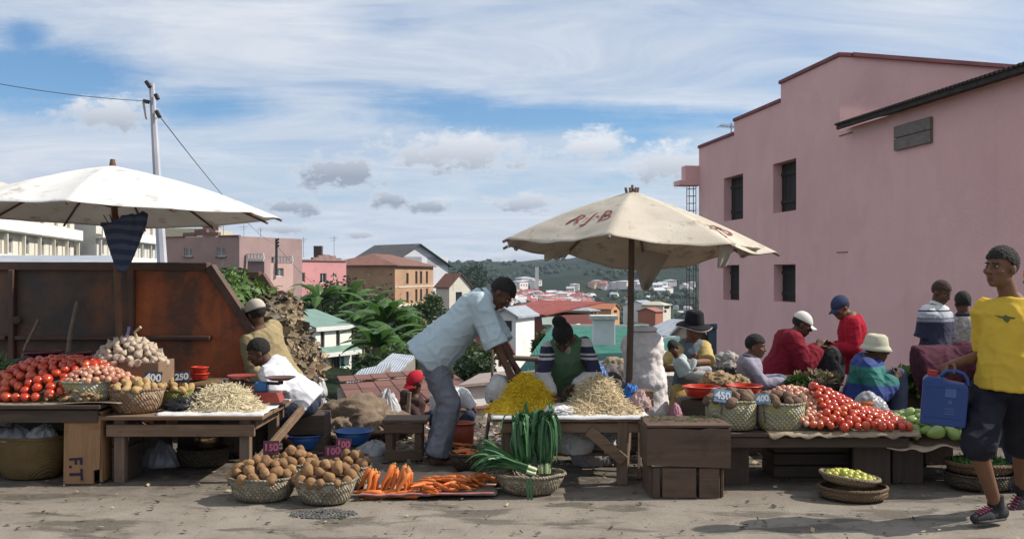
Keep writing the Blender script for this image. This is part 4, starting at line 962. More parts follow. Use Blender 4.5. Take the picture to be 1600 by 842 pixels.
def hand(mb, w, d, t, n, s, curl):
    d = d.normalized(); t = (t-d*t.dot(d)).normalized(); n = (n-d*n.dot(d)-t*n.dot(t)).normalized()
    mb.capsule(w-d*.02*s, w+d*.02*s, .024*s, .024*s, 10)
    for i in range(4):
        k = w+d*(.083-.004*abs(i-1))*s+t*((1.5-i)*.0205*s); mb.capsule(w+d*.01*s+t*((1.5-i)*.012*s), k, .0155*s, .0125*s, 10)
        p = k; e = 0; ll = ((.042, .026, .020), (.046, .029, .021), (.043, .027, .020), (.034, .021, .018))[i]
        for j, l in enumerate(ll):
            e += curl*(1.0, 1.15, .8)[j]*(1+.08*i); q = p+(d*cos(e)+n*sin(e)+t*((1.5-i)*.035))*l*s
            mb.capsule(p, q, (.0098-.0008*j)*s, (.0092-.0009*j)*s, 9); p = q
    p = w+d*.028*s+t*.022*s+n*.006*s
    for j, (l, r) in enumerate(((.040, .0125), (.032, .0108), (.024, .0095))):
        q = p+(d*(.62+.16*j)+t*(.72-.28*j)+n*(.30+.35*curl+.1*j)).normalized()*l*s; mb.capsule(p, q, r*s, (r-.001)*s, 9); p = q
def frame(fwd, up):
    f = V(fwd).normalized(); u = V(up); u = (u-f*u.dot(f)).normalized(); r = f.cross(u); return Matrix((r, f, u)).transposed()   # columns: right, forward, up
def person(label, pelvis, neck, head, look, lat, wrists, ankles, s=1, hs=None, lat_s=None, elbow=((0, 0, -1), (0, 0, -1)), knee=((0, 0, 0), (0, 0, 0)), skin=SKIN, shirt=None, trousers=None, skirt=None,
           hair=True, shoes=None, res=.009, headup=None, curl=.45, group=None, toe=None, thumb=None, palm=None, bust=0, belly=0, loc=None, face=True, socks=None, barefoot=True, shw=1.0, nohands=False, cat='person', slim=1.0):
    """lat points to the person's own left. wrists/ankles are (left, right)."""
    pelvis, neck, head = V(pelvis), V(neck), V(head); lat = V(lat).normalized(); lat_s = V(lat_s).normalized() if lat_s else lat; hs = hs or s
    up = (neck-pelvis).normalized(); lat = (lat-up*lat.dot(up)).normalized(); lat_s = (lat_s-up*lat_s.dot(up)).normalized(); fr = lat.cross(up); fr_s = lat_s.cross(up)
    root = thing('person', label, cat, loc if loc is not None else V((pelvis.x, pelvis.y, min(q.z for q in ankles)-.08*s)), group)
    inv = world_of(root).inverted(); body = MB(); T = (neck-pelvis).length
    def sec(t, a, b, off=0, g=0):
        l = lat.lerp(lat_s, t).normalized(); f = fr.lerp(fr_s, t).normalized()
        return (pelvis+up*T*t+f*off*s, l, f, (a*slim+g)*s, (b*(slim*.5+.5)+g)*s)
    prof = [(-.16, .10, .085, 0), (-.08, .150, .115, -.005), (.04, .163, .122, -.005), (.25, .142, .105, .012+belly), (.45, .146, .108, .012+belly*.6), (.65, .165, .118, .005+bust*.5), (.8, .170, .112, -.002), (.92, .138, .085, -.008), (1.0, .085, .065, -.005), (1.05, .058, .058, 0)]
    etube(body, [sec(t, a, b, o) for t, a, b, o in prof])
    sh = [pelvis+up*(T-.080*s)+lat_s*(sg*.158*s*shw)+fr_s*(-.005*s) for sg in (1, -1)]
    hp = [pelvis-up*.05*s+lat*(sg*.088*s) for sg in (1, -1)]
    arms = []; legs = []
    for i in range(2):
        body.ell(sh[i], (.062*s,)*3 and V((.062*s, .062*s, .062*s)))
        e, w_ = ik(sh[i], V(wrists[i]), .285*s, .255*s, elbow[i]); arms.append((sh[i], e, w_))
        body.capsule(sh[i], e, .050*s, .039*s); body.capsule(e, w_, .040*s, .026*s, 12)
        body.capsule(e.lerp(w_, .2), e.lerp(w_, .45), .041*s, .035*s)
        if not nohands:
            d = (w_-e).normalized(); inw = (-lat_s if i == 0 else lat_s)
            th = V(thumb[i]) if thumb and thumb[i] is not None else (fr_s+up*.4); pn = V(palm[i]) if palm and palm[i] is not None else inw
            c_ = curl if isinstance(curl, (int, float)) else curl[i]
            hand(body, w_+d*.012*s, d, th, pn, s, c_)
        kh = V(knee[i]); kh = fr if kh.length < .01 else kh
        k, an = ik(hp[i], V(ankles[i]), .43*s, .41*s, kh); legs.append((hp[i], k, an))
        body.capsule(hp[i], k, .080*s, .056*s, 14); body.capsule(k, an, .054*s, .036*s, 14); body.capsule(k.lerp(an, .15), k.lerp(an, .45), .054*s, .046*s, 12)
    H = frame(look, headup if headup else (up*.4+V((0, 0, .8)) if abs(V(look).normalized().z) < .6 else up*.8+V((0, 0, .3))))
    def hp_(x, y, z): return head+H @ V((x, y, z))*hs
    body.capsule(neck-up*.03*s, hp_(0, -.022, -.055), .057*s, .050*hs, 14)
    body.ell(hp_(0, -.012, .03), V((.074, .094, .088))*hs, H, 18); body.ell(hp_(0, .022, -.038), V((.061, .066, .078))*hs, H, 16)
    body.ell(hp_(0, .058, -.092), V((.030, .026, .022))*hs, H, 10); body.ell(hp_(0, .040, -.075), V((.050, .045, .034))*hs, H, 10)
    body.ell(hp_(0, .066, .024), V((.054, .022, .012))*hs, H, 12)
    body.capsule(hp_(0, .086, .008), hp_(0, .104, -.026), .0085*hs, .0135*hs, 8)
    for sg in (-1, 1):
        body.ell(hp_(sg*.013, .094, -.031), V((.010, .011, .009))*hs, H, 8); body.ell(hp_(sg*.043, .060, -.022), V((.024, .022, .022))*hs, H, 10)
        body.ell(hp_(sg*.076, -.012, -.012), V((.011, .021, .032))*hs, H, 10)
    body.ell(hp_(0, .083, -.058), V((.024, .012, .008))*hs, H, 10); body.ell(hp_(0, .081, -.068), V((.021, .012, .008))*hs, H, 10)
    feet = []
    for i in range(2):
        h_, k, an = legs[i]; fd = V(toe[i]) if toe and toe[i] is not None else V((fr.x, fr.y, 0)); fd = fd.normalized(); dn = (fd.cross((fd.cross(V((0, 0, -1)))))); dn = V((0, 0, -1))-fd*fd.z*-1; dn = (V((0, 0, -1))-fd*V((0, 0, -1)).dot(fd)).normalized()
        feet.append((an, fd, dn))
        body.capsule(an+dn*.045*s-fd*.035*s, an+dn*.055*s+fd*.09*s, .036*s, .028*s, 10); body.capsule(an+dn*.058*s+fd*.08*s, an+dn*.062*s+fd*.15*s, .034*s, .020*s, 10)
    me = remeshed(body, 'body', res, 3, .5, 0, inv); link_mesh('body', me, skin, root)
    if face:
        for sg in (-1, 1):
            e = MB(); e.ell(hp_(sg*.029, .074, .004), V((.0125, .0115, .0068))*hs, H, 10); eo = e.build('eye', EYEW, root)
            e = MB(); e.ell(hp_(sg*.029, .0825, .004), V((.0065, .0045, .0068))*hs, H, 8); e.build('iris', EYED, eo)
            e = MB(); e.capsule(hp_(sg*.014, .089, .023), hp_(sg*.046, .076, .025), .004*hs, .003*hs, 6); e.build('eyebrow', HAIR, root)
        e = MB(); e.ell(hp_(0, .0875, -.0575), V((.021, .009, .006))*hs, H, 10); e.ell(hp_(0, .086, -.067), V((.018, .009, .0065))*hs, H, 10); e.build('lips', LIPS, root)
    if hair:
        hm = MB(); Nn, Mm = 64, 40; rings = []
        k = 1.0 if hair is True else hair
        for j in range(Mm+1):
            ring = []
            for i in range(Nn):
                a = 2*pi*i/Nn; lim = 1.36 if sin(a) > .55 else (1.66 if sin(a) > -.1 else 2.25)
                if sin(a) > -.1 and sin(a) <= .55: lim = lerp(1.85, 1.36, (sin(a)+.1)/.65)
                lim += .10*nz((cos(a)*3, sin(a)*3, 1), 2.5); ph = lim*j/Mm; dd = V((sin(ph)*cos(a), sin(ph)*sin(a), cos(ph))); b = 1+.04*nz(dd, 7)+.028*nz(dd, 20)
                ring.append(head+H @ V((dd.x*.0805*b*k, -.012+dd.y*.1005*b*k, .031+dd.z*.0955*b*k))*hs)
            rings.append(ring)
        hm.rings(rings, False); hm.build('hair', HAIR, root, solid=.006)
    info = dict(root=root, inv=inv, arms=arms, legs=legs, H=H, head=head, hp=hp_, up=up, lat=lat, lat_s=lat_s, fr=fr, fr_s=fr_s, sec=sec, pelvis=pelvis, neck=neck, T=T, s=s, hs=hs, sh=sh, feet=feet)
    if shirt: info['shirt'] = make_shirt(info, **shirt)
    if trousers: make_trousers(info, **trousers)
    if skirt: make_skirt(info, **skirt)
    if shoes:
        for i in range(2): make_shoe(info, i, shoes)
    return info
def flat_tube(mb, pts, rs, n=18, lat=None): return mb.tube(pts, rs, n)
def make_shirt(p, mat, sleeve='long', hem=-.16, g=.020, flare=.02, wr=.010, res=None, cuff=None, collar=None, name='shirt', open_front=0, drape=0, sl=.55, sg=0):
    m = MB(); s = p['s']; sec = p['sec']
    pr = [(hem, .170+flare, .130+flare*.8, .006+drape), (hem*.4, .170+flare*.7, .130+flare*.6, .008+drape*.8), (.10, .166+flare*.4, .126+flare*.4, .010+drape*.6), (.25, .160+flare*.3, .120+flare*.3, .014+drape*.4), (.45, .156, .117, .014+drape*.2), (.65, .167, .122, .006), (.8, .170, .116, -.002), (.92, .136, .090, -.008), (.985, .098, .074, -.004)]
    etube(m, [sec(t, a, b, o, g) for t, a, b, o in pr], 26)
    for i in range(2):
        sh, e, w = p['arms'][i]; k = g-.004+sg
        m.ell(sh, V(((.056+k*.55)*s,)*3))
        if sleeve == 'long':
            d2 = (w-e).normalized()
            m.capsule(sh, e, (.053+k)*s, (.046+k)*s, 14); m.tube([e-d2*.01, e.lerp(w, .35), e.lerp(w, .75), w-d2*.005], [(.047+k)*s, (.046+k)*s, (.040+k)*s, (.030+k*.7)*s], 14); m.ell(e, V(((.047+k)*s,)*3))
        elif sleeve == 'short':
            d = (e-sh).normalized(); m.tube([sh, sh+(e-sh)*.35, sh+(e-sh)*(sl+.05), sh+(e-sh)*(sl+.25)], [(.060+k)*s, (.060+k)*s, (.058+k*1.15)*s, (.058+k*1.35)*s], 16)
        elif sleeve == 'elbow':
            m.capsule(sh, sh.lerp(e, .6), (.055+k)*s, (.054+k)*s, 14); m.tube([sh.lerp(e, .5), sh.lerp(e, .9), e.lerp(w, .16)], [(.054+k)*s, (.056+k)*s, (.058+k)*s], 16)
    me = remeshed(m, name, res or .0105*s, 4, .5, wr*s, p['inv'])
    o = link_mesh(name, me, mat, p['root'])
    if collar:
        c = MB(); n_ = 22; rings = []
        for (t, a, b, dz) in ((.985, .080, .072, 0), (1.03, .074, .068, .012), (1.075, .072, .070, .02), (1.02, .098, .092, .0)):
            c0, l, f, aa, bb = p['sec'](t, a, b); rings.append([c0+l*aa*cos(2*pi*k/n_)+f*bb*sin(2*pi*k/n_)-p['up']*(.02*max(0, sin(2*pi*k/n_))*s) for k in range(n_)])
        c.rings(rings, False); c.build('collar', collar, o, solid=.004)
    if cuff:
        for i in range(2):
            sh, e, w = p['arms'][i]; d = (w-e).normalized(); c = MB(); a = e+d*.035*s
            c.tube([a-d*.035*s, a, a+d*.04*s], [(.060+g)*s, (.064+g)*s, (.062+g)*s], 18); c.build('rolled_cuff', cuff, o)
    p['shirt_mesh'] = me
    return o
def make_trousers(p, mat, length=1.0, g=.018, wr=.009, flare=.01, name='trousers', res=None, top=.12, crouch=False):
    m = MB(); s = p['s']; sec = p['sec']
    etube(m, [sec(t, a, b, o, g) for t, a, b, o in ((-.17, .12, .10, 0), (-.09, .152, .118, -.005), (.03, .163, .122, -.005), (top, .152, .116, 0))], 22)
    for i in range(2):
        h, k, an = p['legs'][i]; m.capsule(h, k if length > .5 else h.lerp(k, length*2), (.084+g)*s, ((.060+g) if length > .5 else (.066+g*1.6))*s, 16)
        if length > .5:
            d = (an-k).normalized(); e = k.lerp(an, (length-.5)*2); m.ell(k, V(((.060+g)*s,)*3)); m.tube([k-d*.01, k.lerp(e, .35), k.lerp(e, .7), e], [(.060+g)*s, (.059+g)*s, (.053+g+flare*.5)*s, (.050+g+flare)*s], 16)
        else:
            e = h.lerp(k, length*2); d = (e-h).normalized(); m.tube([h.lerp(e, .3), h.lerp(e, .7), e+d*.02*s], [(.084+g)*s, (.070+g*1.3)*s, (.068+g*1.6)*s], 18)
    me = remeshed(m, name, res or .0105*s, 4, .5, wr*s, p['inv']); return link_mesh(name, me, mat, p['root'])
def make_skirt(p, mat, length=.8, g=.03):
    m = MB(); s = p['s']; sec = p['sec']
    etube(m, [sec(t, a, b, o, g) for t, a, b, o in ((-.17, .15, .12, 0), (.03, .165, .125, -.005), (.14, .15, .115, 0))], 22)
    for i in range(2):
        h, k, an = p['legs'][i]; m.capsule(h, k, .11*s, .09*s, 14); e = k.lerp(an, length); m.tube([k, k.lerp(e, .5), e], [.095*s, .105*s, .12*s], 16)
    (h0, k0, a0), (h1, k1, a1) = p['legs']; m.capsule(h0.lerp(h1, .5), k0.lerp(k1, .5), .10*s, .08*s); e0, e1 = k0.lerp(a0, length), k1.lerp(a1, length); m.tube([k0.lerp(k1, .5), e0.lerp(e1, .5)], [.085*s, .11*s], 14)
    me = remeshed(m, 'skirt', .012*s, 6, .5, .010*s, p['inv']); return link_mesh('skirt', me, mat, p['root'])
def make_shoe(p, i, mats, laces=None):
    an, fd, dn = p['feet'][i]; s = p['s']; m = MB(); side = fd.cross(dn)
    m.capsule(an-fd*.045*s+dn*.045*s, an+fd*.09*s+dn*.056*s, .043*s, .036*s, 12); m.capsule(an+fd*.07*s+dn*.058*s, an+fd*.165*s+dn*.063*s, .043*s, .028*s, 12); m.capsule(an-dn*.0*s-fd*.01*s, an+dn*.04*s-fd*.01*s, .045*s, .047*s, 12)
    me = remeshed(m, 'shoe', .008*s, 3, .5, 0, p['inv']); o = link_mesh('shoe', me, mats, p['root'])
    q = MB(); a = an-fd*.055*s+dn*.078*s; b = an+fd*.16*s+dn*.082*s
    etube(q, [(a.lerp(b, t)+dn*.0, side, dn, w_*s, .014*s) for t, w_ in ((0, .030), (.12, .043), (.4, .043), (.7, .048), (.9, .040), (1.05, .018))], 14); q.build('sole', M('dark_sole', (.035, .033, .033), (.06, .055, .05), 20, .8), o)
    return o
def cap_hat(p, mat, brimmat=None, back=False, tilt=0):
    hp, hs, H = p['hp'], p['hs'], p['H']; m = MB(); N = 28; rings = []
    for j in range(12):
        ph = 1.62*j/11; rings.append([hp(sin(ph)*cos(2*pi*i/N)*.086, -.010+sin(ph)*sin(2*pi*i/N)*.105, .036+cos(ph)*.098-.012*sin(2*pi*i/N)*sin(ph)) for i in range(N)])
    m.rings(rings, False); o = m.build('cap', mat, p['root'], solid=.004)
    b = MB(); sgn = -1 if back else 1
    b.grid(lambda u, v: hp((u-.5)*.15*(1-.25*v*v), sgn*(.080+.0*u+v*.075*(1-((u-.5)*1.5)**2)), .028-.022*v-.12*(u-.5)**2), 12, 6); b.build('brim', brimmat or mat, o, solid=.005); return o
def brim_hat(p, mat, crown_h=.11, brim=.06, droop=.02, edge=None, wav=.0, taper=.85):
    hp = p['hp']; m = MB(); N = 36
    def ring(rx, ry, z, wv=0): return [hp(cos(2*pi*i/N)*rx, -.010+sin(2*pi*i/N)*ry, z+wv*sin(2*pi*i/N*3+.7)) for i in range(N)]
    c = .045
    m.rings([ring(.01, .01, c+crown_h), ring(.06*taper, .075*taper, c+crown_h), ring(.084*taper, .10*taper, c+crown_h-.018), ring(.090, .107, c), ring(.092, .109, c-.01), ring(.092+brim*.5, .109+brim*.5, c-.014-droop*.4, wav*.5), ring(.092+brim, .109+brim, c-.018-droop, wav)], False)
    o = m.build('hat', mat, p['root'], solid=.005)
    if edge:
        e = MB(); e.rings([ring(.092+brim, .109+brim, c-.017-droop, wav), ring(.096+brim, .113+brim, c-.022-droop, wav), ring(.092+brim, .109+brim, c-.027-droop, wav), ring(.092+brim, .109+brim, c-.017-droop, wav)], False); e.build('hat_edge', edge, o)
    return o
def decal(p, meobj, pts_list, mat, name, axis, off=.004):
    """thin cut-outs laid on a garment: each polygon's points are cast along axis on to the cloth"""
    me = meobj.data; M4 = world_of(meobj); bv = BVHTree.FromPolygons([M4 @ v.co for v in me.vertices], [list(f.vertices) for f in me.polygons]); m = MB(); axis = V(axis).normalized()
    bm = bmesh.new()
    for pts in pts_list:
        bm.faces.new([bm.verts.new(q) for q in pts])
    bmesh.ops.triangulate(bm, faces=bm.faces[:]); bmesh.ops.subdivide_edges(bm, edges=bm.edges[:], cuts=3, use_grid_fill=True)
    vs = []
    for v in bm.verts:
        h = bv.ray_cast(v.co-axis*.4, axis); vs.append((h[0] if h[0] is not None else v.co)-axis*off)
    bm.verts.index_update(); m.add(vs, [[v.index for v in f.verts] for f in bm.faces]); bm.free()
    return m.build(name, mat, meobj, recalc=False)

# --- the man bending over the table
DEN = cloth('faded_denim', (.18, .188, .215), (.13, .138, .165), 5, (.21, .215, .235)); SKY = cloth('pale_blue_shirt', (.44, .53, .56), (.38, .47, .51), 4)
y = 7.9
man = person('man in pale blue shirt and faded jeans bending over the yellow noodle heap', P(678, 546, y), P(763, 464, y), P(783, 459, y-.02), (.62, -.12, -.78), (0, 1, 0), (P(806, 575, y+.02), P(792, 574, y-.24)), (P(680, 708, y+.12), P(684, 711, y-.1)), 1.0, 1.04, slim=.92,
             elbow=((-.2, 1, -.6), (-.3, -.6, -.9)), knee=((1, .1, 0), (1, -.1, 0)), headup=(.75, 0, .6), res=.007, curl=(.62, .55), thumb=((.5, -.8, .6), (.6, .8, .5)), palm=((0, -1, -.25), (0, 1, -.35)),
             shirt=dict(mat=SKY, sleeve='elbow', hem=-.20, g=.036, flare=.045, wr=.016, cuff=SKY, collar=cloth('collar_blue', (.5, .6, .66)), drape=.0, sg=.008), trousers=dict(mat=DEN, g=.020, flare=.026, wr=.015), lat_s=(.08, 1, 0))
# --- boy in the yellow T-shirt walking past
YEL = cloth('yellow_jersey', (.58, .39, .05), (.52, .35, .045), 6); y = 5.95
bl = V((.80, -.60, 0)); bf = V((-.60, -.80, 0))
boy = person('boy in yellow T-shirt and black shorts walking past with the blue jerrycan', P(1572, 596, y), P(1580, 464, y), P(1564, 418, y-.02), (-.90, -.42, .02), bl, (P(1640, 590, y-.15), P(1494, 566, y+.05)), (P(1596, 772, y+.42), P(1556, 789, y-.05)), 1.0, 1.03,
             elbow=((.6, .6, -.2), (.9, .35, -.3)), slim=.84, shw=.86, knee=((-.6, -.8, 0), (-.7, -.7, 0)), res=.0065, skin=SKIN2, curl=(.4, 1.0), toe=((-.72, -.3, -.62), (-.93, -.36, 0)), thumb=(None, (-.55, -.8, .1)), palm=(None, (.75, -.5, .1)), headup=(.05, 0, 1),
             shirt=dict(mat=YEL, sleeve='short', hem=-.10, g=.022, flare=.022, wr=.011, sl=.66, sg=.010), trousers=dict(mat=cloth('black_shorts', (.012, .012, .018), (.02, .02, .028), 8), length=.47, g=.022, wr=.010, name='shorts', top=.08), lat_s=(.84, -.54, 0))
o_ = make_shoe(boy, 1, M('black_canvas', (.02, .02, .024), (.03, .03, .034), 30, .85)); o2_ = make_shoe(boy, 0, MATS['black_canvas'])
PNK = M('pink_lace', (.35, .05, .11), None, 20, .7)
for so_, i in ((o_, 1), (o2_, 0)):
    an, fd, dn = boy['feet'][i]; sd2 = fd.cross(dn)
    for k in range(5):
        m = MB(); c = an+fd*(.055+.02*k)+dn*(.008+.006*k); m.capsule(c-sd2*.03, c+sd2*.03+fd*.01, .0045, .0045, 6); m.build('lace', PNK, so_)
    m = MB(); m.tube([an-dn*.06, an-dn*.02, an+dn*.005], [.044, .046, .048], 16); m.build('sock', M('black_sock', (.015, .015, .018), None, 30, .95), boy['root'])
    h_, k_, a_ = boy['legs'][i]
for i in (0,):
    h_, k_, a_ = boy['legs'][i]; st = MB(); dd = (k_-h_).normalized(); ss_ = (bl-dd*bl.dot(dd)).normalized()
    for off in (-.012, .012):
        st.tube([h_+dd*(.02+.05*j)+ss_*(.130+.0012*j)+bf*(off+.02) for j in range(9)], .0035, 5)
    st.build('side_stripe', M('white_stripe', (.55, .55, .55)), [c for c in boy['root'].children if c.name.startswith('shorts')][0])
ce = P(1577, 497, 5.80); rx = V((1, 0, 0)); uz = V((0, 0, 1))
def em(pts): return [ce+rx*a*.01+uz*b*.01+V((0, -.3, 0)) for a, b in pts]
decal(boy, boy['shirt'], [em(((-4.6, 1.6), (-1.2, .9), (-1.0, -.4), (-3.2, .2))), em(((4.6, .1), (1.2, .9), (1.0, -.4), (3.4, -.6))), em(((-1.2, .9), (0, 1.8), (1.2, .9), (1.0, -.6), (-1.0, -.6))), em(((-1.6, -.4), (0, -.2), (1.6, -.6), (1.2, -1.7), (.1, -2.9), (-1.1, -1.6)))], M('olive_print', (.10, .11, .035), (.07, .08, .03), 40, .9), 'chest_emblem', (0, 1, 0))
# --- person walking just behind the boy, mostly out of the frame
y = 6.9
pb_ = person('person with orange headscarf and dark jeans half hidden behind the boy in yellow', P(1626, 592, y), P(1632, 470, y), P(1620, 436, y), (-.9, -.3, 0), (.4, -.9, 0), (P(1640, 600, y-.2), P(1650, 600, y+.2)), (P(1600, 742, y-.05), P(1650, 760, y+.3)), .93, knee=((-1, 0, 0), (-1, 0, 0)), elbow=((.5, 0, -.5), (.5, 0, -.5)), hair=False,
             shirt=dict(mat=cloth('maroon_top', (.10, .03, .04))), trousers=dict(mat=cloth('dark_jeans', (.03, .045, .09), (.04, .06, .11))), shoes=M('dark_shoe', (.03, .025, .025), None, 12, .6), res=.01)
m = MB(); m.ell(pb_['hp'](0, -.02, .045), V((.092, .112, .095)), pb_['H'], 20); link_mesh('headscarf', remeshed(m, 'headscarf', .008, 2, .5, .010, pb_['inv']), cloth('orange_scarf', (.62, .22, .03), (.5, .16, .03)), pb_['root'])
# --- woman in the green vest behind the middle table
NAVY = (.022, .024, .06); OFFW = (.55, .53, .50)
def sleevebands():
    return bands('striped_sleeves', [(0, OFFW), (.69, NAVY), (.785, OFFW), (.803, NAVY), (.817, OFFW), (.835, NAVY), (.89, OFFW), (.955, NAVY)], 2, 1, 0)
y = 8.25; pel = P(893, 632, y+.42); lc = V((pel.x, pel.y, 0))
wg = person('woman in green vest with striped sleeves sorting noodles behind the middle table', pel, P(884, 530, y), P(879, 527, y-.12), (-.10, -.62, -.80), (1, .1, 0), (P(896, 604, y-.18), P(864, 618, y-.3)), (P(912, 700, y+.05), P(872, 702, y+.05)), .95, elbow=((1, .3, -.1), (-.8, .2, -.3)), knee=((.5, -1, .5), (-.5, -1, .5)),
            hair=1.10, res=.0075, headup=(0, -.5, .8), skin=SKIN, curl=.4, thumb=((-.7, -.7, 0), (.8, -.6, .0)), palm=((-.2, -.2, -1), (.2, -.2, -1)), loc=lc,
            shirt=dict(mat=sleevebands(), sleeve='long', hem=-.08, g=.016, wr=.009, sg=.006), trousers=dict(mat=cloth('brown_skirt', (.10, .06, .05))))
make_shirt(wg, cloth('green_vest', (.085, .16, .085), (.11, .19, .105), 6), 'none', -.10, .026, .02, .010, name='vest')
m = MB(); c0, l, f, a_, b_ = wg['sec'](.93, .05, .05); m.ell(c0+f*.085-l*.0, V((.034, .028, .055)), frame(f, wg['up']), 12); m.build('shirt_front', cloth('white_front', (.36, .34, .32)), wg['root'])
m = MB(); m.ell(wg['hp'](.035, -.085, .105), V((.062, .055, .05)), wg['H'], 18); link_mesh('hair_bun', remeshed(m, 'hair_bun', .007, 2, .5, .008, wg['inv']), HAIR, wg['root'])
# --- boy in white T-shirt at the scale
y = 8.2
wb = person('boy in white T-shirt leaning over the red scale at the left table', P(476, 622, y+.05), P(415, 566, y), P(404, 550, y-.03), (-.86, -.12, -.35), (-.2, -1, 0), (P(398, 605, y-.25), P(396, 600, y+.1)), (P(462, 698, y-.1), P(478, 700, y+.1)), .86, .92, elbow=((.3, -.4, -1), (.2, .4, -1)), knee=((-1, -.2, .3), (-1, .1, .3)), res=.0075, headup=(.25, 0, 1), loc=V((-1.7, y, 0)),
            shirt=dict(mat=cloth('white_tshirt', (.66, .66, .68), (.6, .6, .63), 6), sleeve='short', hem=-.14, g=.030, flare=.03, wr=.014, sl=.6, sg=.014), trousers=dict(mat=cloth('navy_shorts', (.03, .04, .065), (.045, .055, .08)), length=.5, g=.03))
# --- man with beige cap behind him
y = 9.0
mc = person('man in khaki jacket and worn beige cap turned away behind the boy in white', P(436, 590, y+.1), P(402, 512, y), P(399, 490, y), (-.75, .55, -.15), (-.6, -.8, 0), (P(418, 598, y-.25), P(428, 600, y+.25)), (P(430, 690, y-.1), P(445, 690, y+.15)), .98, 1.0, elbow=((0.5, -.3, -1), (.5, .3, -1)), knee=((-1, .3, .3), (-1, .6, .3)), res=.009, hair=True, loc=V((-2.1, 9.1, 0)),
            shirt=dict(mat=cloth('khaki_jacket', (.34, .27, .15), (.28, .22, .12), 5), sleeve='long', hem=-.15, g=.036, flare=.03, wr=.014), trousers=dict(mat=cloth('brown_trousers', (.08, .06, .05))))
cap_hat(mc, cloth('worn_cap', (.50, .46, .40), (.40, .36, .31), 8), back=False)
# --- crouching figures in the rubbish behind the stool
y = 9.4
kr = person('crouching child in brown with bright red cap behind the small stool', P(642, 668, y+.15), P(645, 616, y), P(648, 598, y-.02), (-.6, -.6, -.3), (.7, -.7, 0), (P(630, 655, y-.2), P(655, 655, y-.2)), (P(632, 690, y-.15), P(658, 690, y-.1)), .72, .85, knee=((-.3, -.8, 1), (.3, -.8, 1)), hair=False, shirt=dict(mat=cloth('dark_brown_top', (.06, .035, .028), (.05, .03, .03))), trousers=dict(mat=cloth('dark_brown_legs', (.05, .035, .03))), loc=V((-.95, 9.5, 0)))
cap_hat(kr, cloth('red_cap', (.42, .02, .035), (.35, .02, .03)))
y = 9.9
kw = person('person in white shirt crouching behind the legs of the bending man', P(703, 672, y+.1), P(701, 605, y), P(697, 587, y), (-.3, .9, -.2), (-.9, -.2, 0), (P(690, 640, y+.2), P(719, 640, y-.1)), (P(690, 690, y), P(712, 690, y)), .8, .9, knee=((-.3, -.8, 1), (.3, .8, 1)), elbow=((0, 0, -1), (.6, 0, -1)), shirt=dict(mat=MATS['white_tshirt'], sleeve='short', g=.03, hem=-.1), trousers=dict(mat=MATS['navy_shorts']), loc=V((-.62, 9.9, 0)))
# --- woman with black hat and her baby
y = 9.3; VEST = cloth('slate_vest', (.13, .16, .20), (.10, .125, .16), 5)
wh = person('seated woman in black brimmed hat and yellow sleeves holding a baby', P(1076, 604, y+.12), P(1081, 531, y), P(1085, 511, y-.03), (.45, -.85, -.18), (.93, .36, 0), (P(1080, 566, y-.32), P(1066, 577, y-.34)), (P(1100, 678, y-.42), P(1058, 680, y-.5)), .93, .96, slim=.9, shw=.9, elbow=((1, 0, -.6), (-1, -.1, -.7)), knee=((.3, -1, .5), (-.1, -1, .5)), res=.0085, curl=.6, thumb=((-.3, 0, 1), (.4, 0, 1)), palm=((-.4, 1, 0), (.2, 1, .1)), skin=SKIN2, loc=V((1.65, 9.3, 0)),
            shirt=dict(mat=cloth('yellow_print_sleeves', (.44, .33, .12), (.48, .37, .16), 9, (.32, .2, .06)), sleeve='short', hem=-.06, g=.012, wr=.008, sl=.7, sg=.010), skirt=dict(mat=cloth('yellow_skirt', (.36, .26, .08), (.30, .21, .07), 7, (.34, .13, .06)), length=.75))
make_shirt(wh, VEST, 'none', -.12, .022, .02, .008, name='vest')
brim_hat(wh, cloth('black_felt', (.014, .014, .018), (.022, .022, .027)), .115, .075, .018, cloth('pale_trim', (.62, .58, .52)), .010, .9)
y = 8.96
bb = person('baby in grey clothes asleep on the lap of the woman in the black hat', P(1072, 580, y), P(1058, 557, y), P(1053, 544, y-.02), (.5, .6, -.4), (-.2, -.9, .3), (P(1085, 560, y-.05), P(1080, 563, y+.1)), (P(1096, 618, y-.06), P(1100, 610, y+.05)), .46, .60, knee=((1, -.2, .8), (1, .2, .8)), elbow=((0, 0, -1), (0, 0, -1)), res=.007, curl=.7, headup=(-.4, 0, .9), loc=P(1072, 590, y), cat='baby',
            shirt=dict(mat=cloth('pale_blue_babywear', (.36, .44, .46), (.44, .5, .5), 12), sleeve='long', hem=-.1, g=.03, wr=.01), trousers=dict(mat=cloth('grey_leggings', (.40, .40, .40), (.33, .33, .34)), g=.022))
# --- boy in lilac shirt seated
y = 9.2
lb = person('seated boy in lilac checked shirt with his forearm across his knees', P(1166, 606, y+.02), P(1173, 556, y), P(1181, 541, y), (.88, -.35, -.12), (.3, .95, 0), (P(1222, 590, y+.1), P(1226, 596, y-.16)), (P(1210, 650, y+.12), P(1222, 652, y-.08)), .80, .9, elbow=((.3, .4, -1), (0, -.6, -1)), knee=((1, .1, 1), (1, -.1, 1)), res=.0075, curl=.35, thumb=((.2, -.8, .5), (.2, .8, .5)), palm=((0, -.3, -1), (0, .3, -1)), loc=V((2.2, 9.2, 0)), skin=SKIN2,
            shirt=dict(mat=cloth('lilac_check', (.30, .27, .33), (.22, .20, .26), 24, (.4, .37, .42)), sleeve='long', hem=-.2, g=.026, flare=.02, wr=.010, collar=cloth('lilac_collar', (.3, .27, .33))), trousers=dict(mat=cloth('blue_grey_jeans', (.11, .14, .18), (.085, .11, .145), 6), g=.024))
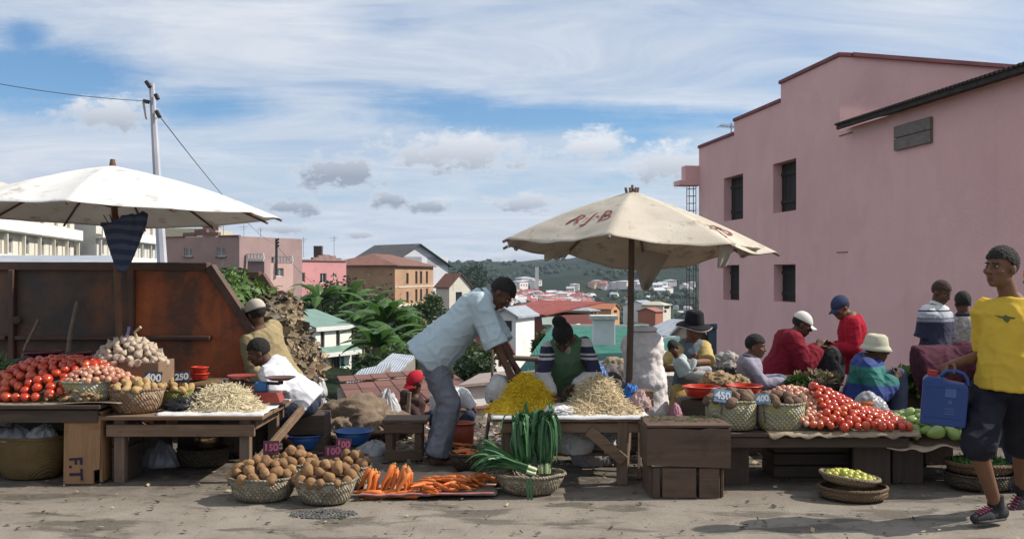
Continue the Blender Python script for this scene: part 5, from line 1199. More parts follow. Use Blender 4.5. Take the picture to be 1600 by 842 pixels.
# --- man in red jacket leaning to hand over money
y = 10.2; gz = land(2.9, y)
RJ = cloth('dark_red_jacket', (.185, .012, .024), (.15, .01, .02), 5)
rj = person('man in long dark red jacket and white cap leaning forward with arms out', P(1213, 588, y), P(1240, 519, y-.02), P(1254, 507, y-.04), (.85, -.2, -.35), (.15, 1, 0), (P(1281, 543, y+.1), P(1276, 543, y-.14)), (P(1206, 700, y+.1), P(1212, 702, y-.12)), 1.0, .98, elbow=((0, .4, -1), (0, -.4, -1)), knee=((1, 0, 0), (1, 0, 0)), headup=(.3, 0, 1), loc=V((2.75, y, gz)),
            shirt=dict(mat=RJ, sleeve='long', hem=-.42, g=.045, flare=.05, wr=.014, name='jacket', sg=.012), trousers=dict(mat=cloth('dark_trousers', (.03, .028, .035))))
cap_hat(rj, cloth('white_cap', (.62, .60, .55), (.55, .53, .48)))
y = 10.6; gz = land(3.7, y)
rs = person('standing man in bright red sweater and navy cap facing the man in dark red', P(1341, 575, y), P(1328, 491, y), P(1313, 481, y-.02), (-.85, -.3, -.42), (-.3, -.95, 0), (P(1297, 547, y-.16), P(1293, 546, y+.1)), (P(1338, 692, y-.1), P(1348, 692, y+.1)), .97, .98, elbow=((.4, -.3, -1), (.3, .3, -1)), knee=((-1, 0, 0), (-1, 0, 0)), headup=(-.2, 0, 1), loc=V((3.7, y, gz)), skin=SKIN2,
            shirt=dict(mat=cloth('bright_red_sweater', (.36, .012, .03), (.30, .01, .025), 5), sleeve='long', hem=-.06, g=.030, flare=.01, wr=.011, name='sweater', sg=.006), trousers=dict(mat=cloth('beige_trousers', (.42, .36, .28))))
cap_hat(rs, cloth('navy_cap', (.03, .04, .085), (.04, .05, .10)))
# --- seated woman in blue and green jacket
y = 8.8
JK = bands('blue_green_jacket', [(0, (.022, .045, .20)), (.53, (.015, .14, .12)), (.60, (.02, .16, .135)), (.685, (.022, .045, .20))], 2, 1, 0)
gw = person('seated woman in blue and green jacket and cream bucket hat at the right', P(1346, 617, y+.08), P(1359, 556, y), P(1370, 545, y-.02), (.90, -.30, -.08), (.3, .95, 0), (P(1400, 588, y+.05), P(1397, 592, y-.14)), (P(1392, 652, y+.12), P(1402, 655, y-.1)), .92, .98, elbow=((.2, .5, -1), (.1, -.5, -1)), knee=((1, .1, 1), (1, -.1, 1)), curl=.9, loc=V((3.1, y, 0)), thumb=((0, 0, 1), (0, 0, 1)),
            shirt=dict(mat=JK, sleeve='long', hem=-.12, g=.040, flare=.03, wr=.013, name='jacket', sg=.012), trousers=dict(mat=cloth('steel_trousers', (.06, .07, .11), (.045, .055, .09)), g=.03))
brim_hat(gw, cloth('cream_cotton', (.50, .48, .36), (.42, .41, .31), 10), .085, .032, .034, None, 0, .92)
# --- people by the pink wall
y = 10.0; gz = land(4.3, y)
zb = lambda v: (P(0, v, 9.9).z-gz)*.5
PB = bands('polo_bands', [(0, (.02, .02, .05)), (zb(503), (.22, .24, .30)), (zb(499), (.02, .02, .05)), (zb(497), (.40, .42, .47)), (zb(488), (.02, .02, .05)), (zb(485), (.60, .60, .60))], 2, .5, .0)
pm = person('balding man in white and navy banded polo shirt standing by the pink wall', P(1458, 556, y), P(1464, 476, y), P(1471, 457, y-.03), (.55, -.75, -.38), (.80, .55, 0), (P(1484, 562, y-.08), P(1445, 566, y-.06)), (P(1468, 706, y), P(1448, 708, y)), .95, .98, slim=.86, shw=.88, elbow=((.1, 1, -.2), (-.1, 1, -.2)), knee=((.3, -1, 0), (.3, -1, 0)), loc=V((4.25, y, gz)), hair=.985,
            shirt=dict(mat=PB, sleeve='short', hem=-.14, g=.028, flare=.02, wr=.010, sl=.72, collar=cloth('white_collar', (.6, .6, .6)), sg=.014), trousers=dict(mat=cloth('stone_trousers', (.36, .32, .27))))
for c in list(pm['root'].children):
    if c.name.startswith('hair'): c.data.materials[0] = M('cropped_hair', (.035, .022, .016), (.05, .03, .022), 60, .8, .5)
y = 10.6; gz = land(4.8, y)
pp_ = person('person in grey patterned shirt seen from behind near the pink wall', P(1508, 575, y), P(1506, 493, y), P(1504, 473, y), (.1, .98, -.1), (-.98, .1, 0), (P(1490, 570, y+.1), P(1524, 570, y+.1)), (P(1498, 692, y), P(1518, 692, y)), .92, .98, knee=((0, 1, 0), (0, 1, 0)), loc=V((4.8, y, gz)), face=False, shirt=dict(mat=cloth('grey_pattern', (.38, .36, .33), (.16, .15, .14), 26, (.5, .47, .43)), sleeve='short', hem=-.12, g=.024, collar=cloth('dark_collar', (.05, .05, .06))), trousers=dict(mat=MATS['dark_trousers']))
y = 8.9
md = person('person in maroon coat bent double behind the blue jerrycan', P(1463, 572, y), P(1528, 562, y-.05), P(1556, 572, y-.1), (.7, -.3, -.7), (.2, .95, 0), (P(1540, 640, y+.1), P(1535, 640, y-.2)), (P(1470, 675, y+.1), P(1475, 676, y-.1)), 1.02, 1.0, elbow=((.4, .3, 0), (.4, -.3, 0)), knee=((1, 0, 0), (1, 0, 0)), loc=V((3.85, y, 0)), headup=(.8, 0, .4),
            shirt=dict(mat=cloth('maroon_coat', (.075, .022, .035), (.06, .018, .028), 6), sleeve='long', hem=-.45, g=.06, flare=.06, wr=.014, name='coat', drape=.03), trousers=dict(mat=cloth('maroon_legs', (.05, .02, .03))))
# ------------------------------------------------------------------ the stalls
WD = wood('weathered_plank', (.22, .135, .08), (.12, .072, .042), 0); WDV = wood('weathered_post', (.19, .13, .085), (.11, .072, .048), 2); WDD = wood('dark_plank', (.085, .055, .038), (.045, .03, .022), 0)
WDO = wood('orange_crate_board', (.34, .185, .085), (.23, .12, .055), 2, dark=(.10, .05, .025)); WDDV = wood('dark_post', (.085, .055, .038), (.045, .03, .022), 2); WDG = wood('grey_board', (.125, .073, .045), (.072, .042, .027), 0)
def board(mb, x0, x1, y0, y1, z, t=.025, wob=.004, seed=0, mi=0):
    mb.box(((x0+x1)/2, (y0+y1)/2, z-t/2+wob*nz((x0, y0, seed), 3)), (x1-x0, y1-y0, t), Matrix.Rotation(.006*nz((x0, y0, seed+5), 2), 3, 'Z'), mi, .004)
def tabletop(root, x0, x1, y0, y1, z, n, mat=WD, t=.028):
    for i in range(n):
        a = y0+(y1-y0)*i/n; m = MB(); board(m, x0-.02*random.random(), x1+.03*random.random(), a+.004, a+(y1-y0)/n-.004, z, t, .006, i); m.build('top_plank', mat, root)
def bar(root, a, b, w, t, name, mat=WD, up=(0, 0, 1)):
    m = MB(); m.beam(a, b, w, t, up); return m.build(name, mat, root)
# left table B
zB = .483; x0, x1, yf, yb = P(160, 0, 7.05).x, P(408, 0, 7.05).x, 7.03, 8.02
tb = thing('market_table', 'rough plank table at the left carrying the white noodle heap and the red scale', 'table', ((x0+x1)/2, 7.5, 0))
tabletop(tb, x0, x1, yf, yb, zB, 6)
for (x, yy) in ((x0+.1, yf+.1), (x1-.13, yf+.1), (x0+.1, yb-.1), (x1-.12, yb-.1)): bar(tb, (x, yy, 0), (x, yy, zB-.029), .075, .07, 'leg', WDV, (0, 1, 0))
bar(tb, (x0+.02, yf+.045, zB-.105), (x1-.05, yf+.045, zB-.105), .03, .085, 'apron'); bar(tb, (x0+.05, yb-.05, zB-.1), (x1-.05, yb-.05, zB-.1), .03, .08, 'apron')
bar(tb, (x1-.08, yf+.15, zB-.08), (x1-.08, yb-.15, zB-.08), .03, .07, 'apron'); bar(tb, (x1-.10, yf-.02, .07), (x1+.10, yb-.06, zB-.07), .035, .065, 'brace')
# left table A: planks on crates
zA = .57
ta = thing('market_table', 'long plank table at the far left carrying the tomatoes and onions', 'table', (-3.9, 7.4, 0)); tabletop(ta, -5.1, P(163, 0, 7.05).x-.03, 6.98, 8.0, zA, 5, WDD)
for (x, yy) in ((-5.0, 7.1), (-4.3, 7.15), (-5.0, 7.9), (-3.05, 7.9)): bar(ta, (x, yy, 0), (x, yy, zA-.029), .08, .08, 'leg', WDDV, (0, 1, 0))
bar(ta, (-5.05, 7.04, zA-.085), (P(150, 0, 7).x, 7.04, zA-.085), .035, .09, 'apron', WDD)
def crate(label, c, size, mat, n=3, name='wooden_crate', group=None, top=True, rot=0):
    root = thing(name, label, 'crate', c, group, rot); w_, d_, h_ = size; C = V(c); M3 = Matrix.Rotation(rot, 3, 'Z')
    def bx(q, sz, nm):
        m = MB(); m.box(C+M3 @ V(q), sz, M3, bev=.004); return m.build(nm, mat, root)
    for i in range(n):
        z = h_*(i+.5)/n
        for sy in (-1, 1): bx((0, sy*(d_/2-.009), z), (w_, .018, h_/n-.008), 'side_board')
        for sx in (-1, 1): bx((sx*(w_/2-.009), 0, z), (.018, d_-.038, h_/n-.008), 'end_board')
    if top: bx((0, 0, h_-.010), (w_-.04, d_-.04, .018), 'top_board')
    return root
# orange crate upright under table A, with writing
cx0, cx1 = P(97, 0, 7.02).x, P(156, 0, 7.02).x
oc = thing('upright_crate', 'orange brown wooden crate standing on end between the two left tables', 'crate', ((cx0+cx1)/2, 7.2, 0))
m = MB(); pts = [(cx0, 7.04, .005), (cx1-.055, 7.04, .005), (cx1-.055, 7.04, .10), (cx1-.012, 7.04, .11), (cx1, 7.04, .485), (cx0+.006, 7.04, .495)]; m.prism([V(p) for p in pts], (0, .02, 0)); fb_ = m.build('front_board', WDO, oc)
for nm, c, sz in (('side_board', (cx0+.012, 7.22, .25), (.02, .31, .48)), ('side_board', (cx1-.012, 7.22, .25), (.02, .31, .48)), ('top_board', ((cx0+cx1)/2, 7.22, .505), (cx1-cx0, .32, .02)), ('back_board', ((cx0+cx1)/2, 7.40, .25), (cx1-cx0-.05, .018, .48))):
    m = MB(); m.box(c, sz); m.build(nm, WDO, oc)
text_part('F.T', .13, Matrix.Translation(((cx0+.085, 7.0375, .115))) @ Matrix.Rotation(R(90), 4, 'X') @ Matrix.Rotation(R(-90), 4, 'Z'), M('purple_paint', (.035, .018, .05), None, 30, .7), fb_, bold=.003)
crate('dark crate standing behind the orange crate beside the table leg', (cx1+.085, 7.3, 0), (.11, .3, .5), WDD, 2)
# middle table
zM = .478; x0, x1, yf, yb = P(764, 0, 7).x, P(1018, 0, 7).x, 7.0, 7.82
tm = thing('market_table', 'rough plank table in the middle carrying the yellow and the pale noodle heaps', 'table', ((x0+x1)/2, 7.4, 0))
tabletop(tm, x0, x1, yf, yb, zM, 5)
for (x, yy) in ((x0+.15, yf+.1), (x1-.2, yf+.06), (x0+.12, yb-.1), (x1-.15, yb-.1)): bar(tm, (x, yy, 0), (x, yy, zM-.029), .075, .07, 'leg', WDV, (0, 1, 0))
bar(tm, (x0+.08, yf+.045, zM-.075), (x1-.08, yf+.045, zM-.075), .03, .07, 'apron'); bar(tm, (x0+.3, yf+.4, .16), (x1-.2, yf+.4, .16), .12, .025, 'shelf_board'); bar(tm, (x1-.44, yf+.02, zM-.09), (x1-.19, yf+.02, .17), .03, .08, 'brace')
bar(tm, (x1-.06, yf+.2, 0), (x1-.02, yf+.5, zM-.03), .03, .05, 'leg', WDV); bar(tm, (x1-.12, yb-.3, 0), (x1-.08, yb-.2, zM-.03), .03, .05, 'leg', WDV)
# wooden box at the right of the middle table: a wide box on a narrower one
bx0, bx1 = P(1011, 0, 6.6).x, P(1141, 0, 6.6).x
up_ = thing('wooden_box', 'dark wide wooden box stacked upon a narrower slatted crate beside the middle table', 'box', ((bx0+bx1)/2, 6.8, .22)); W_ = bx1-bx0; cxm = (bx0+bx1)/2
m = MB(); m.prism([V(p) for p in ((bx0, 6.58, .225), (bx1, 6.58, .205), (bx1, 6.58, .462), (bx1-.14, 6.58, .470), (bx1-.2, 6.58, .458), (bx0+.12, 6.58, .468), (bx0, 6.58, .465))], (0, .022, 0)); m.build('front_board', WDG, up_)
for nm, c, sz in (('end_board', (bx0+.011, 6.79, .34), (.022, .37, .25)), ('end_board', (bx1-.011, 6.79, .34), (.022, .37, .25)), ('back_board', (cxm, 6.985, .34), (W_, .022, .25)), ('top_board', (cxm, 6.70, .481), (W_+.01, .235, .02)), ('top_board', (cxm, 6.92, .479), (W_-.02, .19, .02))):
    m = MB(); m.box(c, sz); m.build(nm, WDG, up_)
lo_ = thing('slatted_crate', 'slatted wooden crate carrying the dark wide box beside the middle table', 'crate', (cxm, 6.8, 0))
for i, (a, b) in enumerate(((.035, .085), (.10, .325), (.345, .48))):
    m = MB(); m.box((bx0+(a+b)/2, 6.60, .105), (b-a, .02, .20)); m.build('front_slat', WDDV if i == 0 else WDG, lo_)
for sx in (bx0+.03, bx1-.05):
    m = MB(); m.box((sx, 6.79, .105), (.022, .34, .20)); m.build('side_board', WDG, lo_)
sc_ = MB(); rg = random.Random(4)
for i in range(150):
    p = V((rg.uniform(bx0+.03, bx1-.05), rg.uniform(6.7, 6.98), .494+.01*rg.random())); a = rg.uniform(0, 6); d = V((cos(a), sin(a), rg.uniform(-.1, .3)))*.018; e = V((-sin(a), cos(a), rg.uniform(0, .5)))*.006; sc_.add([p-d, p+e, p+d, p-e], [(0, 1, 2, 3)])
sc_.solo('herb_scraps', LEAF, None, None, kind='stuff', recalc=False)
# right table
zR = .388; x0, x1, yf, yb = P(1085, 0, 6.95).x, P(1424, 0, 6.95).x, 6.9, 7.75
tr_ = thing('market_table', 'long low dark plank table at the right carrying the tomatoes and potato baskets', 'table', ((x0+x1)/2, 7.3, 0)); tabletop(tr_, x0, x1, yf, yb, zR, 5, WDD)
bar(tr_, (x0, yf+.03, zR-.07), (x1-.03, yf+.03, zR-.07), .03, .07, 'apron', WDD)
for (a, yy, w_) in ((x0+.25, yf+.15, .3), (x1-.25, yf+.14, .26), (x0+.2, yb-.12, .2), (x1-.2, yb-.12, .2)):
    m = MB(); m.box((a, yy, (zR-.031)/2), (w_, .05, zR-.031)); m.build('leg', WDDV, tr_)
crate('dark slatted crate under the right table with baskets stacked inside', (P(1260, 0, 7.4).x, 7.45, 0), (.55, .35, .27), WDD, 3)
# small stool
s0, s1 = P(597, 0, 7.95).x, P(668, 0, 7.95).x; st = thing('low_stool', 'small low wooden stool left of the bending man', 'stool', ((s0+s1)/2, 8.05, 0)); zs = .315
m = MB(); m.box(((s0+s1)/2, 8.07, zs), (s1-s0, .3, .028)); m.build('seat', WDG, st)
for x in (s0+.055, s1-.075):
    for yy in (7.97, 8.16): m = MB(); m.box((x, yy, (zs-.016)/2), (.06, .05, zs-.016)); m.build('leg', WDG, st)
for (z, w_) in ((zs-.055, .075), (.045, .085)): m = MB(); m.box(((s0+s1)/2-.01, 7.935, z), (s1-s0-.05, .022, w_)); m.build('stretcher', WDG, st)
# seats people use
for (lab, c, sz) in (('low crate seat under the boy in the white T-shirt', P(480, 0, 8.3), (.34, .32, .34)), ('low crate seat under the woman in the green vest', P(893, 0, 8.72), (.36, .32, .40)), ('crate seat under the woman in the black hat', P(1078, 0, 9.45), (.42, .36, .33)),
                     ('low crate seat under the boy in the lilac shirt', P(1163, 0, 9.28), (.34, .32, .28)), ('low crate seat under the woman in the cream bucket hat', P(1342, 0, 8.92), (.36, .34, .26)), ('crate seat under the man in the khaki jacket', P(438, 0, 9.25), (.4, .34, .42))):
    crate(lab, (c.x, c.y, 0), sz, WDD, 2)
crate('dark crate behind the baskets carrying the two red basins', (P(1130, 0, 8.3).x, 8.35, 0), (.74, .34, .455), WDD, 3); crate('dark crate under the tall white sack', (P(1013, 0, 8.4).x, 8.42, 0), (.42, .4, .262), WDD, 2)
crate('dark crate behind the tomatoes at the far left carrying the maroon bowls', (P(95, 0, 8.15).x, 8.2, 0), (.78, .3, .80), WDD, 4)
# ------------------------------------------------------------------ baskets
WV1 = woven('straw_weave', (.40, .29, .16), (.27, .18, .09), 60, (.46, .38, .26)); WV2 = woven('tan_weave', (.33, .20, .115), (.23, .13, .07), 50, (.42, .33, .23)); WV3 = woven('green_weave', (.30, .28, .07), (.20, .20, .045), 60)
WV4 = woven('pale_patched_weave', (.46, .43, .36), (.36, .34, .24), 46, (.42, .36, .07)); WV5 = woven('golden_weave', (.30, .19, .065), (.21, .125, .04), 90); WV6 = woven('plaited_grey_straw', (.34, .29, .20), (.22, .18, .12), 52, (.46, .40, .30)); WV7 = woven('dark_weave', (.10, .07, .04), (.06, .04, .025), 50)
WV8 = woven('yellow_striped_weave', (.44, .40, .30), (.34, .32, .20), 46, (.40, .36, .08))
def basket(label, c, rx, ry, h, mat, flare=.86, group=None, lump=.02, name='basket', rim=True, rimmat=None, seed=0, corner=0, cat='basket', thick=.008, rimw=.008):
    root = thing(name, label, cat, c, group); N = 56
    def rad(a, k):
        e = 1+lump*noise.noise(V((cos(a)*1.5+seed, sin(a)*1.5, k*.7)))
        if corner:
            q = (abs(cos(a))**4+abs(sin(a))**4)**(-.25); e *= lerp(1, q, corner)
        return e
    def ring(f, z, g=0): return [V(c)+V((cos(2*pi*i/N)*(rx*f*rad(2*pi*i/N, z*9)+g), sin(2*pi*i/N)*(ry*f*rad(2*pi*i/N, z*9)+g), z+h*.05*lump*20*noise.noise(V((cos(2*pi*i/N)*2+seed, sin(2*pi*i/N)*2, 4)))*(z/h))) for i in range(N)]
    m = MB(); b = flare
    m.rings([ring(b*.05, .003), ring(b*.8, .003), ring(b*.93, .012), ring(lerp(b, 1, .3), h*.3), ring(lerp(b, 1, .65), h*.62), ring(1, h), ring(1, h, -thick), ring(lerp(b, 1, .5), h*.45, -thick), ring(b*.8, .02), ring(b*.05, .02)], False)
    m.build('weave', mat, root)
    if rim:
        r = MB(); rr_ = ring(1, h, -thick*.5); n2 = 7; rr2 = []
        for i in range(N):
            t = (rr_[(i+1) % N]-rr_[i-1]).normalized(); u = V((0, 0, 1)); w_ = t.cross(u); k = rimw*(1+.28*((i*3) % 2))
            rr2.append([rr_[i]+u*k*cos(2*pi*j/n2)+w_*k*sin(2*pi*j/n2) for j in range(n2)])
        rr2.append(rr2[0]); r.rings(rr2, False); r.build('rim', rimmat or mat, root)
    return root
def sign(label, body, c, w, h, boardm, inkm, tilt=-12, yaw=0, group=None, size=None, stake=True, roll=0):
    root = thing('price_sign', label, 'price sign', c, group)
    T = Matrix.Translation(V(c)+V((0, 0, h/2))) @ Matrix.Rotation(R(yaw), 4, 'Z') @ Matrix.Rotation(R(tilt), 4, 'X') @ Matrix.Rotation(R(roll), 4, 'Y')
    m = MB(); m.box((0, 0, 0), (w, .006, h), bev=.001); m.v = [T @ q for q in m.v]; m.build('board', boardm, root)
    text_part(body, size or h*1.05, T @ Matrix.Translation((0, -.0045, 0)) @ Matrix.Rotation(R(90), 4, 'X'), inkm, root, bold=.0025)
    if stake:
        m = MB(); m.box((0, .006, -h/2-.05), (.012, .005, .16), bev=.001); m.v = [T @ q for q in m.v]; m.build('stake', WDD, root)
    return root
# ------------------------------------------------------------------ produce, one piece each
def blob(name, r, n=14, lump=.06, seed=0, sq=(1, 1, 1), fn=None, freq=1.3):
    m = MB(); m.ell((0, 0, 0), (r*sq[0], r*sq[1], r*sq[2]), None, n); rg_ = seed*3.1
    for q in m.v:
        d = q.normalized(); q *= 1+lump*noise.noise(d*freq+V((rg_, 0, 0)))*1.6+lump*.4*noise.noise(d*freq*3+V((0, rg_, 0)))
        if fn: fn(q, d)
    return m.mesh(name)
TOM = M('tomato_skin', (.42, .020, .012), (.50, .045, .014), 12, .22, 0, coat=.35, rnd=(.46, .085, .02), spec=.5); TOMD = M('tomato_calyx', (.05, .09, .02), None, 9, .7)
POT = M('potato_skin', (.33, .19, .085), (.25, .14, .06), 9, .75, .35, 60, rnd=(.17, .085, .035), c3=(.13, .07, .035)); POTY = M('pale_potato_skin', (.44, .29, .13), (.34, .21, .085), 9, .7, .3, 60, rnd=(.36, .23, .10)); TARO = M('dark_root_skin', (.20, .12, .075), (.13, .08, .05), 9, .85, .5, 60, rnd=(.12, .07, .05))
ONI = M('onion_skin', (.47, .20, .135), (.36, .11, .085), 16, .38, .1, stretch=(1, 1, .3), rnd=(.55, .33, .2), coat=.15); GAR = M('garlic_skin', (.52, .44, .34), (.38, .28, .22), 22, .6, .3, stretch=(1, 1, .25), rnd=(.42, .33, .24)); CAR = M('carrot_skin', (.62, .155, .025), (.50, .11, .02), 24, .5, .2, stretch=(1, 1, 4), rnd=(.55, .17, .04)); CART = M('carrot_cut', (.5, .28, .08), None, 20, .6)
LIM = M('lime_skin', (.34, .36, .05), (.22, .28, .04), 8, .35, .15, 80, rnd=(.48, .40, .05), coat=.2); CHA = M('chayote_skin', (.16, .25, .05), (.22, .31, .08), 7, .4, .15, 30, rnd=(.12, .20, .045), coat=.15); GIN = M('ginger_skin', (.30, .20, .10), (.22, .14, .07), 14, .85, .5, 60)
def dimple(q, d):
    if d.z > .75: q.z -= (d.z-.75)*.6*q.length*.9
tomL = [blob('tomato', .036, 16, .05, i, (1, 1, .86), dimple) for i in range(3)]; tomR = [blob('tomato', .0305, 14, .05, i+4, (1, 1, .9), dimple) for i in range(3)]
pots = [blob('potato', .038, 14, .14, i, (1.18, .92, .86)) for i in range(5)]; ptys = [blob('potato', .034, 12, .12, i+7, (1.3, .85, .8)) for i in range(3)]; taros = [blob('root_vegetable', .043, 12, .18, i+11, (1.25, .95, .88)) for i in range(3)]
def tear(q, d):
    if d.z > .5: q.x *= 1-(d.z-.5)*.9; q.y *= 1-(d.z-.5)*.9; q.z += (d.z-.5)*.012
onis = [blob('onion', .0235, 12, .05, i+3, (1, 1, .95), tear) for i in range(2)]
def clove(q, d):
    a = math.atan2(d.y, d.x); k = 1+.10*abs(cos(a*3.5))*(1-d.z*d.z); q.x *= k; q.y *= k
    if d.z > .55: q.x *= 1-(d.z-.55)*1.5; q.y *= 1-(d.z-.55)*1.5; q.z += (d.z-.55)*.05
gars = [blob('garlic_bulb', .029, 16, .04, i+2, (1, 1, .85), clove) for i in range(3)]
lims = [blob('lime', .0235, 12, .03, i, (1.1, 1, 1)) for i in range(2)]
def pear(q, d):
    q.y *= 1-.22*d.x; q.z *= 1-.22*d.x; a = math.atan2(d.z, d.y); k = 1+.05*cos(a*5); q.y *= k; q.z *= k
chas = [blob('chayote', .043, 16, .06, i, (1.45, .92, .86), pear) for i in range(3)]
gins = []
for i in range(2):
    m = MB(); rg = random.Random(i+30)
    for k in range(5): m.ell((rg.uniform(-.03, .03), rg.uniform(-.015, .015), rg.uniform(-.004, .01)), (rg.uniform(.012, .022), rg.uniform(.008, .013), .010), Matrix.Rotation(rg.uniform(0, 3), 3, 'Z'), 9)
    gins.append(remeshed(m, 'ginger_root', .004, 2, .5))
for ms, mt in ((tomL+tomR, TOM), (pots, POT), (ptys, POTY), (taros, TARO), (onis, ONI), (gars, GAR), (lims, LIM), (chas, CHA), (gins, GIN)):
    for me in ms:
        me.polygons.foreach_set('use_smooth', [True]*len(me.polygons)); me.materials.append(mt)
def put(name, me, p, rot, label, cat, group, sc=1):
    o = bpy.data.objects.new(name, me); COL.objects.link(o); o.location = p; o.rotation_euler = rot; o.scale = (sc, sc, sc); return tag(o, label, cat, group)
def heap(name, meshes, n, r, sampler, label, cat, group, seed=0, tilt=3.0, dmin=1.62, scv=.17, tries=9000):
    rg = random.Random(seed); pts = []
    for t in range(tries):
        p = sampler(rg)
        if p is None: continue
        if any((p-q).length < r*dmin for q in pts): continue
        pts.append(p); put(name, rg.choice(meshes), p, (rg.uniform(-tilt, tilt), rg.uniform(-tilt, tilt), rg.uniform(0, 6.3)), label, cat, group, 1+rg.uniform(-scv, scv))
        if len(pts) >= n: break
    return pts
def dome(c, rx, ry, H, base=0, pw=.8, back=.7, sk=0):
    def f(rg):
        a = rg.uniform(0, 2*pi); k = math.sqrt(rg.random()); x, y_ = cos(a)*k, sin(a)*k
        if y_ > back: return None
        return V(c)+V((x*rx, y_*ry, base+H*(max(0, 1-k*k))**pw+sk*x))
    return f
def mound(c, rx, ry, H, base, name, mat, parent, pw=.8, drop=.02, ns=0):  # added solid core filling the hollow under a heap's outer layer
    m = MB(); N = 26
    m.rings([[V(c)+V((cos(2*pi*i/N)*rx*k, sin(2*pi*i/N)*ry*k, base+(H*(max(0, 1-k*k))**pw)-drop)) for i in range(N)] for k in (1, .92, .8, .65, .5, .35, .2, .02)], False); return m.build(name, mat, parent)
CORE = M('shaded_fill', (.10, .07, .05), (.07, .05, .035), 9, .95); SACK = M('sacking', (.33, .26, .18), (.25, .19, .13), 7, .95, .5, 90, c3=(.4, .34, .26)); SACKD = M('dark_sacking', (.15, .11, .085), (.10, .075, .06), 6, .95, .5, 90)  # shaded_fill: shade of the gaps put into the added cores' colour
# left tomatoes on a mat
TC = V((P(98, 0, 7.5).x, 7.5, zA)); mt_ = thing('sacking_mat', 'flat sacking mat under the tomato heap on the far left table', 'mat', TC)
m = MB(); m.grid(lambda u, v: (TC.x-.74+1.36*u, 7.0+.95*v, zA+.006+.006*nz((u*4, v*4, 0), 1)+(.01*sin(u*9) if v < .05 else 0)), 20, 12); m.build('cloth', SACK, mt_, solid=.006); mound(TC, .58, .42, .25, .02, 'added_core', CORE, mt_, .85, .045)
heap('tomato', tomL, 165, .036, dome(TC, .60, .44, .25, .035, .85, .35), 'ripe red tomato heaped on the table at the far left', 'tomato', 'tomatoes of the far left table', 1)
# onion basket
OC = V((P(140, 0, 7.25).x, 7.25, zA)); basket('pale basket with worn yellow patches holding small red onions on the far left table', OC, .20, .19, .145, WV4, .9, seed=1)
mound(OC, .18, .17, .08, .125, 'added_onion_core', CORE, [o for o in COL.objects if o.get('label', '').startswith('pale basket with worn')][0], .8, .03)
OC2 = OC+V((.06, .02, 0)); heap('onion', onis, 62, .0235, dome(OC2, .235, .19, .085, .148, .8, .6), 'small red onion piled in the patched basket at the far left', 'onion', 'onions of the far left table', 2)
GC = V((P(110, 0, 7.06).x, 7.085, zA+.02)); heap('ginger_root', gins, 24, .020, dome(GC, .20, .055, .06, .005, .8, .9), 'knobbly tan ginger root in front of the patched onion basket', 'ginger', 'ginger roots on the far left table', 3, .5, 1.2)
# 400 and 250 baskets
def pot_basket(label, c, rx, ry, h, wv, meshes, r, n, H, plabel, group, seed, flare=.84, nm='potato', cat='potato', lump=.02, back=.75, corner=0):
    b = basket(label, c, rx, ry, h, wv, flare, seed=seed, lump=lump, corner=corner); mound(c, rx*.92, ry*.92, H, h-.02, 'added_basket_core', CORE, b, .8, .03)
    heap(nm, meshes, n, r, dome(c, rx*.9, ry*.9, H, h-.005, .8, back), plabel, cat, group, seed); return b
pot_basket('brown plaited basket of pale potatoes priced 400 on the left table', V((P(213, 0, 7.25).x, 7.25, zB)), .20, .18, .175, WV2, ptys, .034, 24, .055, 'pale potato in the brown plaited basket priced 400', 'pale potatoes of the basket priced 400', 4, .8)
pot_basket('small green striped basket of pale potatoes priced 250 on the left table', V((P(276, 0, 7.55).x, 7.52, zB)), .125, .12, .135, WV3, ptys, .034, 13, .05, 'pale potato in the small green basket priced 250', 'pale potatoes of the basket priced 250', 5, .88)
BLK = M('slate_board', (.02, .024, .035), (.03, .034, .045), 14, .6); CHK = M('chalk_white', (.62, .63, .64), (.5, .5, .52), 60, .8, .2); MRB = M('maroon_board', (.05, .012, .022), (.07, .018, .03), 12, .6); CHP = M('chalk_pink', (.36, .09, .16), (.28, .07, .12), 60, .8); BLB = M('pale_blue_board', (.10, .19, .30), (.14, .24, .36), 12, .6)
sign('small black price board reading 400 among pale potatoes', '400', (P(240, 0, 7.28).x, 7.27, zB+.20), .125, .095, BLK, CHK, -14, 6, roll=4, size=.078)
sign('small black price board reading 250 above the green basket', '250', (P(284, 0, 7.5).x, 7.50, zB+.185), .12, .09, BLK, CHK, -18, -8, roll=-6, size=.072)
wb_ = basket('pale straw basket with golden woven lid behind the left noodle heap', V((P(317, 0, 7.78).x, 7.75, zB)), .135, .12, .13, WV4, .95, seed=8); m = MB(); lc_ = V((P(322, 0, 7.75).x, 7.72, zB+.155)); m.lathe([(.005, .02), (.10, .022), (.14, .008), (.142, -.006), (.13, -.012), (.005, -.004)], lc_, 30, rot=Matrix.Rotation(R(-8), 3, 'Y')); m.build('lid', WV5, wb_)
